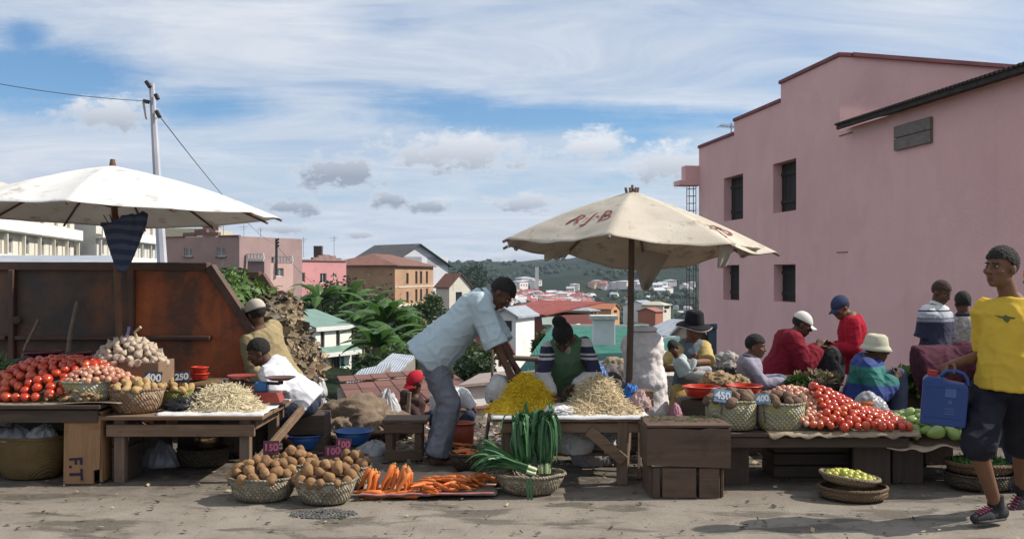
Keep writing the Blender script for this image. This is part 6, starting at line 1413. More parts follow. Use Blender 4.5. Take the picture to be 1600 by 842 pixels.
# garlic box
GB_ = V((P(204, 0, 7.72).x, 7.72, zA)); gx = thing('garlic_crate', 'shallow brown carton under the garlic heap on the left table', 'carton', GB_)
CARD = M('brown_card', (.24, .155, .095), (.18, .115, .07), 4, .9, .2)
for (c, sz) in (((0, -.17, .125), (.56, .015, .25)), ((0, .17, .125), (.56, .015, .25)), ((-.2725, 0, .125), (.015, .325, .25)), ((.2725, 0, .125), (.015, .325, .25)), ((0, 0, .195), (.53, .325, .012))):
    m = MB(); m.box(GB_+V(c), sz); m.build('carton_side', CARD, gx)
mound(GB_+V((-.01, 0, 0)), .265, .18, .18, .215, 'added_core', GAR, gx, .8, .045)
heap('garlic_bulb', gars, 110, .029, dome(GB_+V((-.01, 0, 0)), .275, .19, .19, .225, .8, .5), 'pale garlic bulb in the big heap around the white parasol pole', 'garlic', 'garlic bulbs of the left table', 6, 1.0, 1.5)
for i, dx_ in enumerate((-.03, .06)):
    m = MB(); b_ = GB_+V((dx_, -.02, .42)); m.tube([b_, b_+V((.02*(-1)**i, 0, .05)), b_+V((.03, -.01, .09))], [.014, .010, .012], 7); m.solo('string_tie', M('lilac_tie' if i == 0 else 'straw_tie', (.28, .22, .42) if i == 0 else (.5, .42, .25)), 'lilac tie knotted on top of the garlic heap' if i == 0 else 'straw tie knotted on top of the garlic heap', 'tie')
# ------------------------------------------------------------------ heaps of shreds (nobody could count)
def shreds(name, mat, c, rx, ry, H, n, L_, r, seed, bed, pw=.75, bump_=.0, extra=()):
    rg = random.Random(seed); m = MB(); C = V(c)
    hs_ = [(C, rx, ry, H, pw)]+list(extra)
    def z(x, y_):
        best = 0
        for (c_, a, b, h, p_) in hs_:
            q = ((x-c_.x)/a)**2+((y_-c_.y)/b)**2
            if q < 1: best = max(best, h*((1-q)**p_)*(1+.16*noise.noise(V((x*14, y_*14, seed)))))
        return best
    for i in range(n):
        c_, a, b, h, p_ = rg.choice(hs_) if len(hs_) > 1 and rg.random() < .55 else hs_[0]
        t = rg.uniform(0, 2*pi); k = math.sqrt(rg.random())*1.02; x, y_ = c_.x+cos(t)*k*a, c_.y+sin(t)*k*b
        if (y_-c_.y)/b > .6: continue
        p = V((x, y_, C.z+z(x, y_)+rg.uniform(-.004, .010))); d = V((rg.gauss(0, 1), rg.gauss(0, 1), rg.gauss(0, .55))).normalized(); e = V((rg.gauss(0, 1), rg.gauss(0, 1), rg.gauss(0, .6))); l = L_*rg.uniform(.6, 1.3); pts = []
        for j in range(4):
            pts.append(p.copy()); p = p+d*l/3; d = (d+e*.35).normalized()
            p.z = max(p.z-.004, C.z+r)
        m.tube(pts, r*rg.uniform(.7, 1.2), 3, 0, False)
    N = 40
    for (c_, a, b, h, p_) in hs_:
        m.rings([[V((c_.x+cos(2*pi*i/N)*a*k, c_.y+sin(2*pi*i/N)*b*k, C.z+max(.003, z(c_.x+cos(2*pi*i/N)*a*k, c_.y+sin(2*pi*i/N)*b*k)-.008))) for i in range(N)] for k in (1, .93, .85, .75, .62, .5, .38, .25, .12, .01)], False)
    o = m.solo(name, mat, None, None, kind='stuff', recalc=False); return o
NOO = M('noodle_shreds', (.74, .66, .47), (.66, .56, .36), 30, .6, 0, rnd=None); NOY = M('yellow_shreds', (.74, .52, .02), (.64, .42, .012), 30, .55, 0); NOG = M('sprout_shreds', (.68, .57, .38), (.58, .46, .28), 30, .65, 0)
CLOTH = M('white_sheet', (.62, .61, .60), (.52, .51, .50), 5, .8, .2, 60)
wc = thing('white_cloth', 'white plastic sheet spread under the noodle heap on the left table', 'cloth', P(355, 640, 7.5))
def sheet_fn(x0, x1, y0, y1, z, sl=.0, amp=.008, drop=.02):
    def f(u, v):
        x = x0+(x1-x0)*u+sl*v; y_ = y0+(y1-y0)*v; e = max(0, abs(u-.5)-.46)*10+max(0, .04-v)*12
        return (x+.02*nz((u*3, v*3, 1), 2), y_+.02*nz((u*4, v, 5), 2), z+.004+amp*(1+nz((u*5, v*5, 2), 1.6))-drop*max(0, .03-v)/.03)
    return f
m = MB(); m.grid(sheet_fn(P(243, 0, 7.05).x, P(410, 0, 7.05).x, 7.06, 7.9, zB, .02, .009), 40, 30); m.build('sheet', CLOTH, wc, solid=.003)
NL = V((P(352, 0, 7.42).x, 7.42, zB+.012)); shreds('noodle_heap', NOO, NL, .26, .26, .165, 2900, .055, .0027, 3, None, .9, extra=[(NL+V((.16, -.12, 0)), .17, .14, .05, .8), (NL+V((-.14, -.1, 0)), .16, .15, .07, .8)])
wc2 = thing('white_cloth', 'white sheet spread over the middle table under the noodle heaps', 'cloth', P(890, 640, 7.4))
m = MB(); m.grid(sheet_fn(P(768, 0, 7.02).x, P(1014, 0, 7.02).x, 6.992, 7.72, zM, .0, .006, .02), 50, 30); m.build('sheet', CLOTH, wc2, solid=.003)
fd_ = thing('folded_cloth', 'crumpled white cloth between the yellow and the pale noodle heaps', 'cloth', P(880, 640, 7.2))
def crumple(label, name, cat, c, size, mat, seed, amp=.35, vox=.012, flat=True, freq=2.2, group=None, parent=None):
    m = MB(); bm_ = bmesh.new(); bmesh.ops.create_icosphere(bm_, subdivisions=5, radius=1); vs_ = []
    for v in bm_.verts:
        d = v.co.normalized(); w_ = V((noise.noise(d*1.7+V((seed, 9, 0))), noise.noise(d*1.7+V((0, seed, 5))), 0))*.6; e_ = V(((d.x+w_.x)*freq*1.5, (d.y+w_.y)*freq*1.5, (d.z+w_.x)*freq*.5)); k = 1+amp*.8*noise.noise(d*freq*.8+V((seed*5.3, 0, 0)))+amp*.62*(1-2.2*abs(noise.noise(e_+V((0, seed*3.7, 0)))))*(1-.3*d.z)+amp*.25*(1-2*abs(noise.noise(e_*2.3+V((seed, 0, 3)))))
        q = V((d.x*size[0]*k, d.y*size[1]*k, d.z*size[2]*k)); 
        if flat: q.z = max(q.z, -size[2]*.62)
        vs_.append(q)
    zmin = min(q.z for q in vs_); bm_.verts.index_update()
    m.add([V(c)+q-V((0, 0, zmin)) for q in vs_], [[v.index for v in f.verts] for f in bm_.faces], 0, True); bm_.free()
    if parent is not None: return m.build(name, mat, parent)
    return m.solo(name, mat, label, cat, group)
crumple(None, 'cloth_folds', None, (P(868, 0, 7.12).x, 7.13, zM+.008), (.10, .07, .035), CLOTH, 4, .4, parent=fd_); crumple(None, 'cloth_folds', None, (P(892, 0, 7.15).x, 7.15, zM+.008), (.09, .05, .02), CLOTH, 9, .4, parent=fd_)
YC = V((P(822, 0, 7.4).x, 7.40, zM+.010)); shreds('yellow_noodle_heap', NOY, YC, .20, .22, .245, 3400, .05, .0026, 5, None, .85, extra=[(YC+V((-.115, -.18, 0)), .17, .16, .10, .7), (YC+V((.06, -.2, 0)), .14, .14, .08, .7)])
PC = V((P(934, 0, 7.38).x, 7.38, zM+.010)); shreds('pale_noodle_heap', NOG, PC, .215, .23, .235, 3400, .055, .0027, 7, None, 1.05, extra=[(PC+V((-.10, -.16, 0)), .17, .16, .07, .8), (PC+V((.13, -.17, 0)), .17, .15, .07, .8)])
# ------------------------------------------------------------------ produce on the right and on the ground
pot_basket('oval pale basket with yellow weave holding brown roots priced 450', V((P(1142, 0, 7.1).x, 7.1, zR)), .178, .165, .205, WV8, taros, .041, 17, .05, 'brown root vegetable in the oval basket priced 450', 'roots of the basket priced 450', 21, .98, 'root_vegetable', 'root vegetable', .03, .8, .5)
pot_basket('oval green tinged basket holding brown roots priced 400 beside the onions', V((P(1218, 0, 7.08).x, 7.08, zR)), .172, .16, .19, WV8, taros, .041, 17, .05, 'brown root vegetable in the green tinged basket beside the onions', 'roots of the basket beside the onions', 22, .96, 'root_vegetable', 'root vegetable', .03, .8, .5)
sign('pale blue price board reading 450 leaning on brown roots', '450', (P(1129, 0, 6.95).x, 6.945, zR+.205), .125, .09, BLB, CHK, -16, 8, size=.074, roll=9); sign('pale blue price board reading 400 standing in brown roots', '400', (P(1191, 0, 6.95).x, 6.945, zR+.195), .10, .07, BLB, CHK, -14, -4, size=.058, roll=-5)
mt2 = thing('sacking_mat', 'sacking mat under the onions and tomatoes on the right table', 'mat', (P(1320, 0, 7.3).x, 7.3, zR))
mx0, mx1 = P(1195, 0, 7).x, P(1428, 0, 7).x
m = MB(); m.grid(lambda u, v: (mx0+(mx1-mx0)*u+.02*nz((v*5, 2, u*3), 1), 6.87+.85*v+.012*nz((u*9, 1, 1), 1), zR+.006+.006*nz((u*6, v*5, 1), 1)-(.03*(1-v/.06)*(1+nz((u*14, 0, 0), 1)) if v < .06 else 0)), 50, 24); m.build('cloth', SACK, mt2, solid=.006)
RX0, RX1 = P(1243, 0, 7.0).x, P(1416, 0, 7.0).x
def trz(x): t = (x-RX0)/(RX1-RX0); return .255*(sstep(-.12, .18, t)*(1-.86*sstep(.16, 1.0, t)))
def tomsurf(rg):
    x = rg.uniform(RX0, RX1); v = rg.random(); t = (x-RX0)/(RX1-RX0); yF, yB = 6.915, 7.5
    H = trz(x); y_ = lerp(yF, yB, v); z = zR+.035+H*min(1, v/.62)**.75
    if v > .8: return None
    return V((x, y_, z))
m = MB(); m.grid(lambda u, v: (lerp(RX0, RX1, u), lerp(6.93, 7.65, v), zR+.005+max(0, trz(lerp(RX0, RX1, u))*min(1, v/.62)**.75-.028)), 20, 14); m.build('added_core', CORE, mt2)  # added core inside the tomato slope
ox0, ox1 = P(1200, 0, 7.3).x, P(1292, 0, 7.1).x
def onisurf(rg):      # onions run in a band down the left flank of the tomatoes
    v = rg.random(); y_ = lerp(6.92, 7.5, v); xc = lerp(P(1258, 0, 6.95).x, P(1228, 0, 7.5).x, v)+.02; x = xc+rg.uniform(-.16, .15); e = (x-xc)/.16
    z = zR+.03+lerp(.0, .20, min(1, v/.75)**.8)*(1-.25*e*e)+.02
    if x < P(1252, 0, 6.95).x and v < .42: return None
    return V((x, y_, z))
m = MB(); m.grid(lambda u, v: (lerp(P(1258, 0, 6.95).x, P(1228, 0, 7.5).x, v)+.02+(u-.5)*.30, lerp(6.94, 7.6, v), zR+.012+lerp(0, .20, min(1, v/.75)**.8)*(1-.25*(2*u-1)**2)*(.15 if abs(u-.5) > .47 else 1)), 14, 14); m.build('added_core', CORE, mt2)  # added core inside the onion band
onR = heap('onion', onis, 105, .0235, onisurf, 'small pink onion heaped between the root basket and the right tomatoes', 'onion', 'onions of the right table', 23, 3, 1.5, .14)
TR_ = [p for p in onR]
def tomr(rg):
    p = tomsurf(rg)
    if p is None: return None
    v = (p.y-6.92)/.58; xc = lerp(P(1258, 0, 6.95).x, P(1228, 0, 7.5).x, max(0, min(1, v)))+.02
    if p.x < xc+.13-(.12 if v < .1 else 0): return None
    return p
heap('tomato', tomR, 134, .0305, tomr, 'ripe red tomato in the sloping heap on the right table', 'tomato', 'tomatoes of the right table', 24, 3, 1.55)
# chayotes and squashes
chx0, chx1 = P(1385, 0, 6.95).x, P(1536, 0, 6.95).x; CZ_ = .30
ct = thing('market_table', 'low dark crate table carrying the green chayotes at the far right', 'table', ((chx0+chx1)/2, 7.3, 0)); tabletop(ct, chx0+.06, chx1+.2, 6.98, 7.9, CZ_, 4, WDD)
for (x, yy) in ((chx0+.2, 7.1), (chx1+.05, 7.1), (chx0+.2, 7.8), (chx1+.05, 7.8)): m = MB(); m.box((x, yy, (CZ_-.03)/2), (.22, .05, CZ_-.03)); m.build('leg', WDDV, ct)
sk = thing('sacking_sheet', 'tan sacking sheet drooping from the edge of the chayote table', 'cloth', ((chx0+chx1)/2, 7.2, CZ_))
def skf(u, v):
    x = lerp(chx0-.01, chx1+.03, u); dr = max(0, 1-v/.16); h = .05+.07*math.exp(-((u-.26)/.10)**2)
    return (x, 6.93+.8*v-.02*dr, CZ_+.012+.012*nz((u*7, v*5, 3), 1)-dr*h*(.6+.3*sin(u*19)))
m = MB(); m.grid(skf, 60, 24); m.build('cloth', M('tan_sheet', (.46, .36, .27), (.36, .27, .20), 6, .9, .3, 60), sk, solid=.005)
CC = V((P(1455, 0, 7.2).x, 7.22, CZ_+.02)); mound(CC, .35, .28, .12, .02, 'added_core', CORE, sk, .8, .05)
heap('chayote', chas, 46, .043, dome(CC, .36, .30, .13, .035, .8, .6), 'pale green chayote in the heap beside the right tomatoes', 'chayote', 'chayotes of the far right table', 31, 1.0, 1.45, .16)
for i, (u, v, Y_) in enumerate(((1424, 668, 7.45), (1448, 667, 7.4), (1405, 667, 7.5))):
    b_ = blob('squash', .054, 20, .05, i+50, (1.15, 1, .95)); b_.materials.append(CHA); b_.polygons.foreach_set('use_smooth', [True]*len(b_.polygons)); put('squash', b_, P(u, v, Y_), (0, 0, i), ('large round green squash at the left of the chayote heap', 'large round green squash behind the middle of the chayote heap', 'round green squash touching the right tomatoes')[i], 'squash', None)
GP = M('pepper_green', (.035, .10, .018), (.06, .15, .025), 8, .35, 0, coat=.2)
def greens(name, mat, c, rx, ry, H, n, size, seed, label=None, leafy=True):
    rg = random.Random(seed); m = MB(); C = V(c)
    for i in range(n):
        t = rg.uniform(0, 2*pi); k = math.sqrt(rg.random()); p = C+V((cos(t)*k*rx, sin(t)*k*ry, H*(1-k*k)**.8*rg.uniform(.75, 1.05)+.01)); d = V((rg.gauss(0, 1), rg.gauss(0, 1), rg.gauss(.3, .6))).normalized(); s_ = d.cross(V((rg.gauss(0, 1), rg.gauss(0, 1), rg.gauss(0, 1)))).normalized(); L_ = size*rg.uniform(.6, 1.4)
        if leafy:
            w_ = L_*.32; nrm_ = d.cross(s_); m.add([p, p+d*L_*.5+s_*w_+nrm_*w_*.3, p+d*L_, p+d*L_*.5-s_*w_+nrm_*w_*.3, p+d*L_*.5], [(0, 1, 4), (1, 2, 4), (2, 3, 4), (3, 0, 4)], 0, True)
        else: m.tube([p, p+d*L_*.5+s_*.004, p+d*L_], [size*.10, size*.12, size*.03], 5)
    N = 24; m.rings([[C+V((cos(2*pi*i/N)*rx*k*.95, sin(2*pi*i/N)*ry*k*.95, H*.8*(1-k*k)**.8)) for i in range(N)] for k in (1, .8, .6, .4, .2, .02)], False)
    return m.solo(name, mat, label, None, kind='stuff', recalc=False)
greens('green_peppers', GP, (P(1510, 0, 7.5).x, 7.55, CZ_), .30, .2, .10, 500, .05, 3, leafy=False)
pb2 = basket('shallow round basket of green chillies on the ground behind the boy\'s shoes', V((P(1542, 0, 6.85).x, 6.95, .10)), .23, .20, .075, woven('brown_weave', (.20, .12, .06), (.14, .08, .04), 60), .9, rimw=.014, lump=.01); basket('dark upturned basket under the basket of green chillies', V((P(1542, 0, 6.85).x, 6.95, .002)), .235, .205, .10, WV7, 1.0, seed=3, lump=.01)
greens('green_chillies', GP, (P(1542, 0, 6.85).x, 6.95, .145), .20, .17, .035, 420, .05, 4, leafy=False)
# limes
LB = V((P(1336, 0, 6.58).x, 6.62, .002)); basket('brown upturned round basket under the limes on the open ground', LB, .222, .20, .075, woven('ochre_weave', (.24, .155, .08), (.17, .10, .05), 70), 1.0, seed=2, lump=.008, rimw=.010)
lt = Matrix.Rotation(R(7), 3, 'Y'); lb_ = basket('shallow tilted straw basket heaped with limes on the open ground', V((0, 0, 0)), .195, .17, .06, woven('straw_lime_weave', (.38, .29, .18), (.26, .19, .11), 70), .8, seed=4, lump=.01, rimw=.011); lb_.location = LB+V((-.03, -.005, .088)); lb_.rotation_euler = (0, R(7), 0)
mound((0, 0, 0), .16, .14, .03, .03, 'added_basket_core', CORE, None) if False else None
heap('lime', lims, 36, .0235, lambda rg: (lambda q: None if q is None else LB+V((-.03, -.005, .088))+lt @ q)(dome((0, 0, 0), .155, .135, .035, .045, .8, .8)(rg)), 'small yellow green lime in the shallow basket on the open ground', 'lime', 'limes in the basket on the ground', 33, 3, 1.5)
# four potato baskets on the ground
for i, (lab, u, Y_, rx, ry, h, n, H, pl, gr) in enumerate((('wide plaited basket of potatoes priced 150 at the left front', 411, 6.58, .228, .19, .155, 36, .10, 'brown potato in the left front basket priced 150', 'potatoes of the left front ground basket'),
        ('wide plaited basket of potatoes priced 100 at the right front', 509, 6.50, .205, .18, .15, 34, .10, 'brown potato in the right front basket priced 100', 'potatoes of the right front ground basket'),
        ('plaited basket of potatoes behind the left front potato basket', 460, 7.06, .17, .15, .15, 22, .09, 'brown potato in the basket behind the left front one', 'potatoes of the left back ground basket'),
        ('plaited basket of potatoes behind the right front potato basket', 546, 6.95, .155, .145, .15, 20, .085, 'brown potato in the basket behind the right front one', 'potatoes of the right back ground basket'))):
    pot_basket(lab, V((P(u, 0, Y_).x, Y_, .003)), rx, ry, h, WV6, pots, .039, n, H, pl, gr, 40+i, .80, 'potato', 'potato', .05, .7, .25)
sign('dark maroon price board reading 150 behind the left front potatoes', '150', (P(423, 0, 6.75).x, 6.76, .262), .105, .095, MRB, CHP, -10, 5, size=.066); sign('dark maroon price board reading 100 stuck in the right front potatoes', '100', (P(518, 0, 6.6).x, 6.66, .262), .115, .08, MRB, CHP, -12, -5, size=.068, roll=-4); sign('dark maroon price board reading 100 in the back right potatoes', '100', (P(535, 0, 6.98).x, 7.02, .245), .105, .085, MRB, CHP, -12, 4, size=.064, roll=6)
# carrots
carm = []
for i in range(4):
    m = MB(); L_ = (.15, .13, .17, .12)[i]; b = .004*(-1)**i
    m.tube([(0, 0, 0), (L_*.04, 0, 0), (L_*.35, b, .001), (L_*.7, -b, 0), (L_*.93, b*.5, 0), (L_, 0, 0)], [.008, .0165, .0155, .0115, .006, .002], 10); m.tube([(-.012, 0, 0), (.004, 0, 0)], [.006, .0085], 7, mi=1); me = m.mesh('carrot'); me.materials.append(CAR); me.materials.append(CART); carm.append(me)
cm0, cm1 = P(556, 0, 6.5).x, P(772, 0, 6.6).x; cmt = thing('sacking_mat', 'worn sacking mat with pink hem under the carrots on the ground', 'mat', ((cm0+cm1)/2, 6.9, 0))
def cmf(u, v): return (lerp(cm0, cm1, u)+.03*nz((v*4, 0, 0), 1)+.05*v, 6.53+.85*v+.02*nz((u*8, 0, 2), 1)+(.06*u if v < .5 else 0), .012+.010*(1+nz((u*9, v*7, 0), 1))+(.014 if v < .03 or u < .03 else 0))
m = MB(); m.grid(cmf, 60, 30); m.build('cloth', M('worn_sack', (.34, .26, .2), (.22, .16, .12), 6, .95, .4, 70, c3=(.42, .34, .28)), cmt, solid=.006)
m = MB(); m.tube([V(cmf(i/40, 0))+V((0, -.004, .004)) for i in range(41)], .0075, 6); m.build('hem', M('pink_hem', (.42, .17, .17), (.3, .13, .12), 20, .9), cmt)
rg = random.Random(8); GCR = 'carrots on the ground mat'
def dir_rot(d): return V(d).to_track_quat('X', 'Z').to_euler()
for (u, Y_) in ((584, 6.66), (613, 6.70), (634, 6.66)):
    base = V((P(u, 0, Y_).x, Y_, .034))
    for k in range(7):
        top = V((rg.uniform(-.02, .05), rg.uniform(.0, .05), -.17 if k > 1 else -.165)); a = base+V((.020*(k % 3)-.01+rg.uniform(-.02, .02), .022*(k//3), .165+rg.uniform(-.05, .012))); put('carrot', rg.choice(carm[:3]), a, dir_rot((-.18+rg.uniform(-.5, .42), rg.uniform(-.5, .2), -1)), 'orange carrot standing in a bundle at the left end of the mat', 'carrot', 'carrots standing in bundles', 1.12)
    for k in range(4): put('carrot', rg.choice(carm), base+V((.09-.03*k, -.08+.035*k, -.01+.012*(k % 2))), dir_rot((-1, rg.uniform(-.25, .15), rg.uniform(-.12, .02))), 'orange carrot lying at the foot of the standing carrot bundles', 'carrot', 'carrots lying below the standing bundles', 1.15)
for (u, Y_, n) in ((664, 6.68, 16), (690, 6.84, 16), (712, 6.72, 18), (738, 6.86, 18), (757, 6.98, 14), (722, 7.02, 10)):
    base = V((P(u, 0, Y_).x, Y_, .036))
    for k in range(n):
        put('carrot', rg.choice(carm), base+V((rg.gauss(0, .040)-.03, rg.gauss(0, .045), .016*(k//4)+rg.uniform(0, .008))), dir_rot((rg.choice((-1, 1, 1)), rg.uniform(-1.5, 1.1), rg.uniform(-.22, .15))), 'orange carrot lying in the flat piles on the mat', 'carrot', GCR, .86)
CB = V((P(732, 0, 7.55).x, 7.55, .002)); basket('dark bowl shaped basket of carrots behind the carrot mat', CB, .15, .14, .13, WV7, .7, lump=.01, rimw=.01, seed=6)
for k in range(34):
    a = rg.uniform(0, 6.3); q = math.sqrt(rg.random())*.11; put('carrot', rg.choice(carm), CB+V((cos(a)*q-.04, sin(a)*q, .125+.02*(1-q/.11)+rg.uniform(0, .012))), dir_rot((1, rg.uniform(-1, 1), rg.uniform(-.1, .1))), 'short orange carrot in the dark bowl behind the mat', 'carrot', 'carrots in the dark bowl', .62)
CB2 = V((P(716, 0, 8.0).x, 7.98, .002)); basket('dark flat basket of carrots at the feet of the bending man', CB2, .15, .13, .10, WV7, .75, lump=.01, rimw=.01, seed=7)
for k in range(24):
    a = rg.uniform(0, 6.3); q = math.sqrt(rg.random())*.10; put('carrot', rg.choice(carm), CB2+V((cos(a)*q-.04, sin(a)*q, .10+.02*(1-q/.1)+rg.uniform(0, .01))), dir_rot((1, rg.uniform(-1, 1), rg.uniform(-.1, .1))), 'short orange carrot in the flat basket by the bending man\'s feet', 'carrot', 'carrots in the flat basket', .62)
# leeks
LKG = M('leek_leaf', (.045, .13, .05), (.085, .20, .075), 12, .45, .1, stretch=(1, 1, .2), rnd=(.045, .12, .05), trans=.12); LKW = M('leek_stalk', (.55, .60, .40), (.38, .48, .22), 12, .5, .1)
LKB = V((P(828, 0, 6.72).x, 6.76, .003)); lkb = basket('wide shallow grey basket holding the leeks in front of the middle table', LKB, .245, .18, .135, WV6, .72, seed=9, lump=.06, rimw=.010)
def leekbunch(label, base, d, L_, n, spread, seed, droop, tie=.62, side=(1, 0, 0), upright=False):
    rg = random.Random(seed); root = thing('leek_bunch', label, 'leeks', base); d = V(d).normalized(); sx = V(side).normalized(); sx = (sx-d*sx.dot(d)).normalized(); sy = d.cross(sx); st_ = MB(); lf = MB(); B0 = V(base)
    for i in range(n):
        a = rg.uniform(0, 6.3); q = math.sqrt(rg.random()); ra_ = sx*cos(a)+sy*sin(a)*.7; o = ra_*q*spread*.8; p1 = B0+d*L_*.16+o; st_.tube([B0+o*.9, B0+d*L_*.08+o, p1], [.009, .010, .010], 7)
        for k in range(5):
            w_ = rg.uniform(.011, .020); nn = 12; rows = []; b_ = a+rg.gauss(0, .5); rr_ = (sx*cos(b_)+sy*sin(b_)*.7); sd_ = (sx*-sin(b_)+sy*cos(b_)).normalized(); lean = sx*rg.gauss(0, .03)
            if upright:
                over = rg.random() < .42; top = rg.uniform(.80, 1.0) if over else rg.uniform(.7, 1.2); sp_ = spread*rg.uniform(.3, 1.9); fl_ = rg.uniform(.22, .74); out = rg.gauss(0, .035) if rg.random() < .5 else rg.gauss(0, .012); sw_ = rg.gauss(0, .25)
                for j in range(nn+1):
                    t = j/nn
                    if over:   # up to the tie, then folded back down along the outside
                        if t < .5: u = t*2; p = B0+o*(1-u)+d*L_*lerp(.14, top, u)+rr_*sp_*.55*sin(pi*u)+lean*u
                        else: u = (t-.5)*2; p = B0+d*L_*(top+.05*sin(pi*u)-u*u*fl_)+(sx*cos(b_+1.57)+sy*sin(b_+1.57))*sw_*.12*u+rr_*(sp_*.25+sp_*1.25*sin(u*1.9))+lean
                    else: p = B0+o*(1-t)+d*L_*lerp(.14, top, t)+rr_*sp_*.9*sin(pi*min(1, t/.9))*(1 if t < .9 else 0)+lean*t+sx*out*max(0, t-.75)*4-V((0, 0, abs(out)*max(0, t-.8)*6))
                    ww = w_*(1-.7*t**3); rows.append((p+sd_*ww, p-rr_*ww*.5, p-sd_*ww))
            else:
                fan = (sx*rg.gauss(0, .34)+sy*rg.gauss(-.05, .25)); e = d.copy(); p = p1.copy(); ll = L_*rg.uniform(.7, 1.2); kink = rg.randint(5, 10)
                for j in range(nn+1):
                    t = j/nn; ww = w_*(1-.75*t**2); rows.append((p+sd_*ww, p-d.cross(sd_)*ww*.5, p-sd_*ww)); p = p+e*ll/nn; e = (e+fan*.11+V((0, 0, -droop*max(0, t-.3)*.75))+(V((rg.gauss(0, .5), rg.gauss(0, .5), -.5)) if j == kink else V())).normalized()
            for j in range(nn):
                A_, B_ = rows[j], rows[j+1]; lf.add([A_[0], A_[1], B_[1], B_[0]], [(0, 1, 2, 3)], 0, True); lf.add([A_[1], A_[2], B_[2], B_[1]], [(0, 1, 2, 3)], 0, True)
    st_.build('stalks', LKW, root); lf.build('leaves', LKG, root, recalc=False)
    if upright: m = MB(); m.tube([B0+d*L_*.84+(sx*cos(q)+sy*sin(q))*.024 for q in [i*2*pi/12 for i in range(13)]], .006, 5); m.build('tie', M('leaf_tie', (.10, .16, .05), None, 9, .7), root)
    return root
leekbunch('upright leek bunch at the left of the pair leaning on the middle table', V((P(822, 0, 6.82).x, 6.84, .12)), (-.06, .12, 1), .415, 13, .042, 1, 0, upright=True); leekbunch('taller upright leek bunch at the right of the pair leaning on the table', V((P(851, 0, 6.82).x, 6.84, .12)), (.0, .12, 1), .43, 15, .046, 2, 0, upright=True)
leekbunch('leek bunch lying with its leaves to the left over the basket rim', V((P(838, 0, 6.66).x, 6.70, .155)), (-1, .05, .34), .40, 13, .045, 3, 1.0, side=(0, 1, 0)); leekbunch('loose leek bunch drooping to the left of the leek basket', V((P(815, 0, 6.7).x, 6.85, .17)), (-1, .35, .45), .33, 10, .045, 4, 1.2, side=(0, 1, 0))
lf = MB(); q = V((P(826, 0, 6.55).x, 6.575, .15))
for s_ in (-.012, .010):
    for j in range(7): t0, t1 = j/7, (j+1)/7; a = q+V((s_+.01*t0, -.02*t0, -.15*t0*t0-.02*t0)); b = q+V((s_+.01*t1, -.02*t1, -.15*t1*t1-.02*t1)); lf.add([a-V((.009, 0, 0)), a+V((.009, 0, 0)), b+V((.008, 0, 0)), b-V((.008, 0, 0))], [(0, 1, 2, 3)])
lf.solo('leek_leaf', LKG, 'two leek leaves hanging over the front of the leek basket', 'leek leaf', recalc=False)
# ------------------------------------------------------------------ bowls, buckets, bags
def basin(label, c, r, h, mat, name='basin', flare=.72, ry=None, cat='basin', rimr=.008):
    root = thing(name, label, cat, c); k = (ry or r)/r
    m = MB(); m.lathe([(.002, .004), (r*flare*.96, .004), (r*flare, .012), (r*lerp(flare, 1, .5), h*.5), (r, h), (r-.006, h), (r*lerp(flare, 1, .5)-.006, h*.5), (r*flare-.01, .02), (.002, .02)], c, 40, sy=k); m.build('bowl', mat, root)
    m = MB(); m.lathe([(r-.004, h-.004), (r+rimr, h-.006), (r+rimr*1.1, h+.001), (r, h+.005), (r-.006, h+.001), (r-.004, h-.004)], c, 40, sy=k); m.build('rim', mat, root); return root
BLU = M('blue_plastic', (.02, .085, .26), (.025, .10, .29), 3, .35, .05); RED = M('red_plastic', (.46, .032, .012), (.42, .028, .012), 3, .35, .05); ORB = M('orange_red_plastic', (.40, .075, .03), (.33, .06, .028), 5, .45, .1); MAR = M('maroon_enamel', (.12, .015, .03), (.09, .012, .025), 5, .25, 0)
basin('blue plastic basin beside the left table behind the potatoes', V((P(473, 0, 8.15).x, 8.2, .055)), .158, .115, BLU); basin('blue plastic basin in front of the brown sacking heap', V((P(551, 0, 8.35).x, 8.4, .055)), .158, .115, BLU)
crate('flat dark crate under the blue basin beside the left table', (P(473, 0, 8.15).x, 8.2, 0), (.28, .26, .053), WDD, 1); crate('flat dark crate under the blue basin near the brown sacking', (P(551, 0, 8.35).x, 8.4, 0), (.28, .26, .053), WDD, 1)
basin('red plastic basin in front of the woman in the black hat', V((P(1096, 0, 8.25).x, 8.25, .475)), .150, .085, RED, flare=.8); basin('red plastic basin in front of the boy in the lilac shirt', V((P(1164, 0, 8.25).x, 8.28, .475)), .146, .09, RED, flare=.8)
bk = basin('orange red bucket behind the legs of the bending man', V((P(722, 0, 8.35).x, 8.4, .002)), .105, .235, ORB, 'bucket', .82, cat='bucket')
basin('maroon enamel bowl behind the far left tomatoes', V((P(62, 0, 8.1).x, 8.15, .805)), .16, .05, MAR, 'bowl', .5, cat='bowl'); basin('small maroon enamel bowl between tomatoes and garlic', V((P(122, 0, 8.1).x, 8.15, .805)), .10, .045, MAR, 'bowl', .5, cat='bowl')
for i, (u, v, w_) in enumerate(((309, 571, 26), (309, 577, 28))):
    basin(('upper', 'lower')[i]+' of two stacked red plastic tubs behind the golden woven lid', V((P(u, 0, 8.05).x, 8.1, zB+.195-.05*i)), w_/1555*8/2, .055, RED, 'tub', .8, cat='tub', rimr=.006)
crate('dark crate behind the left noodle heap under the red tubs', (P(309, 0, 8.05).x, 8.2, 0), (.34, .28, zB+.142), WDD, 2)
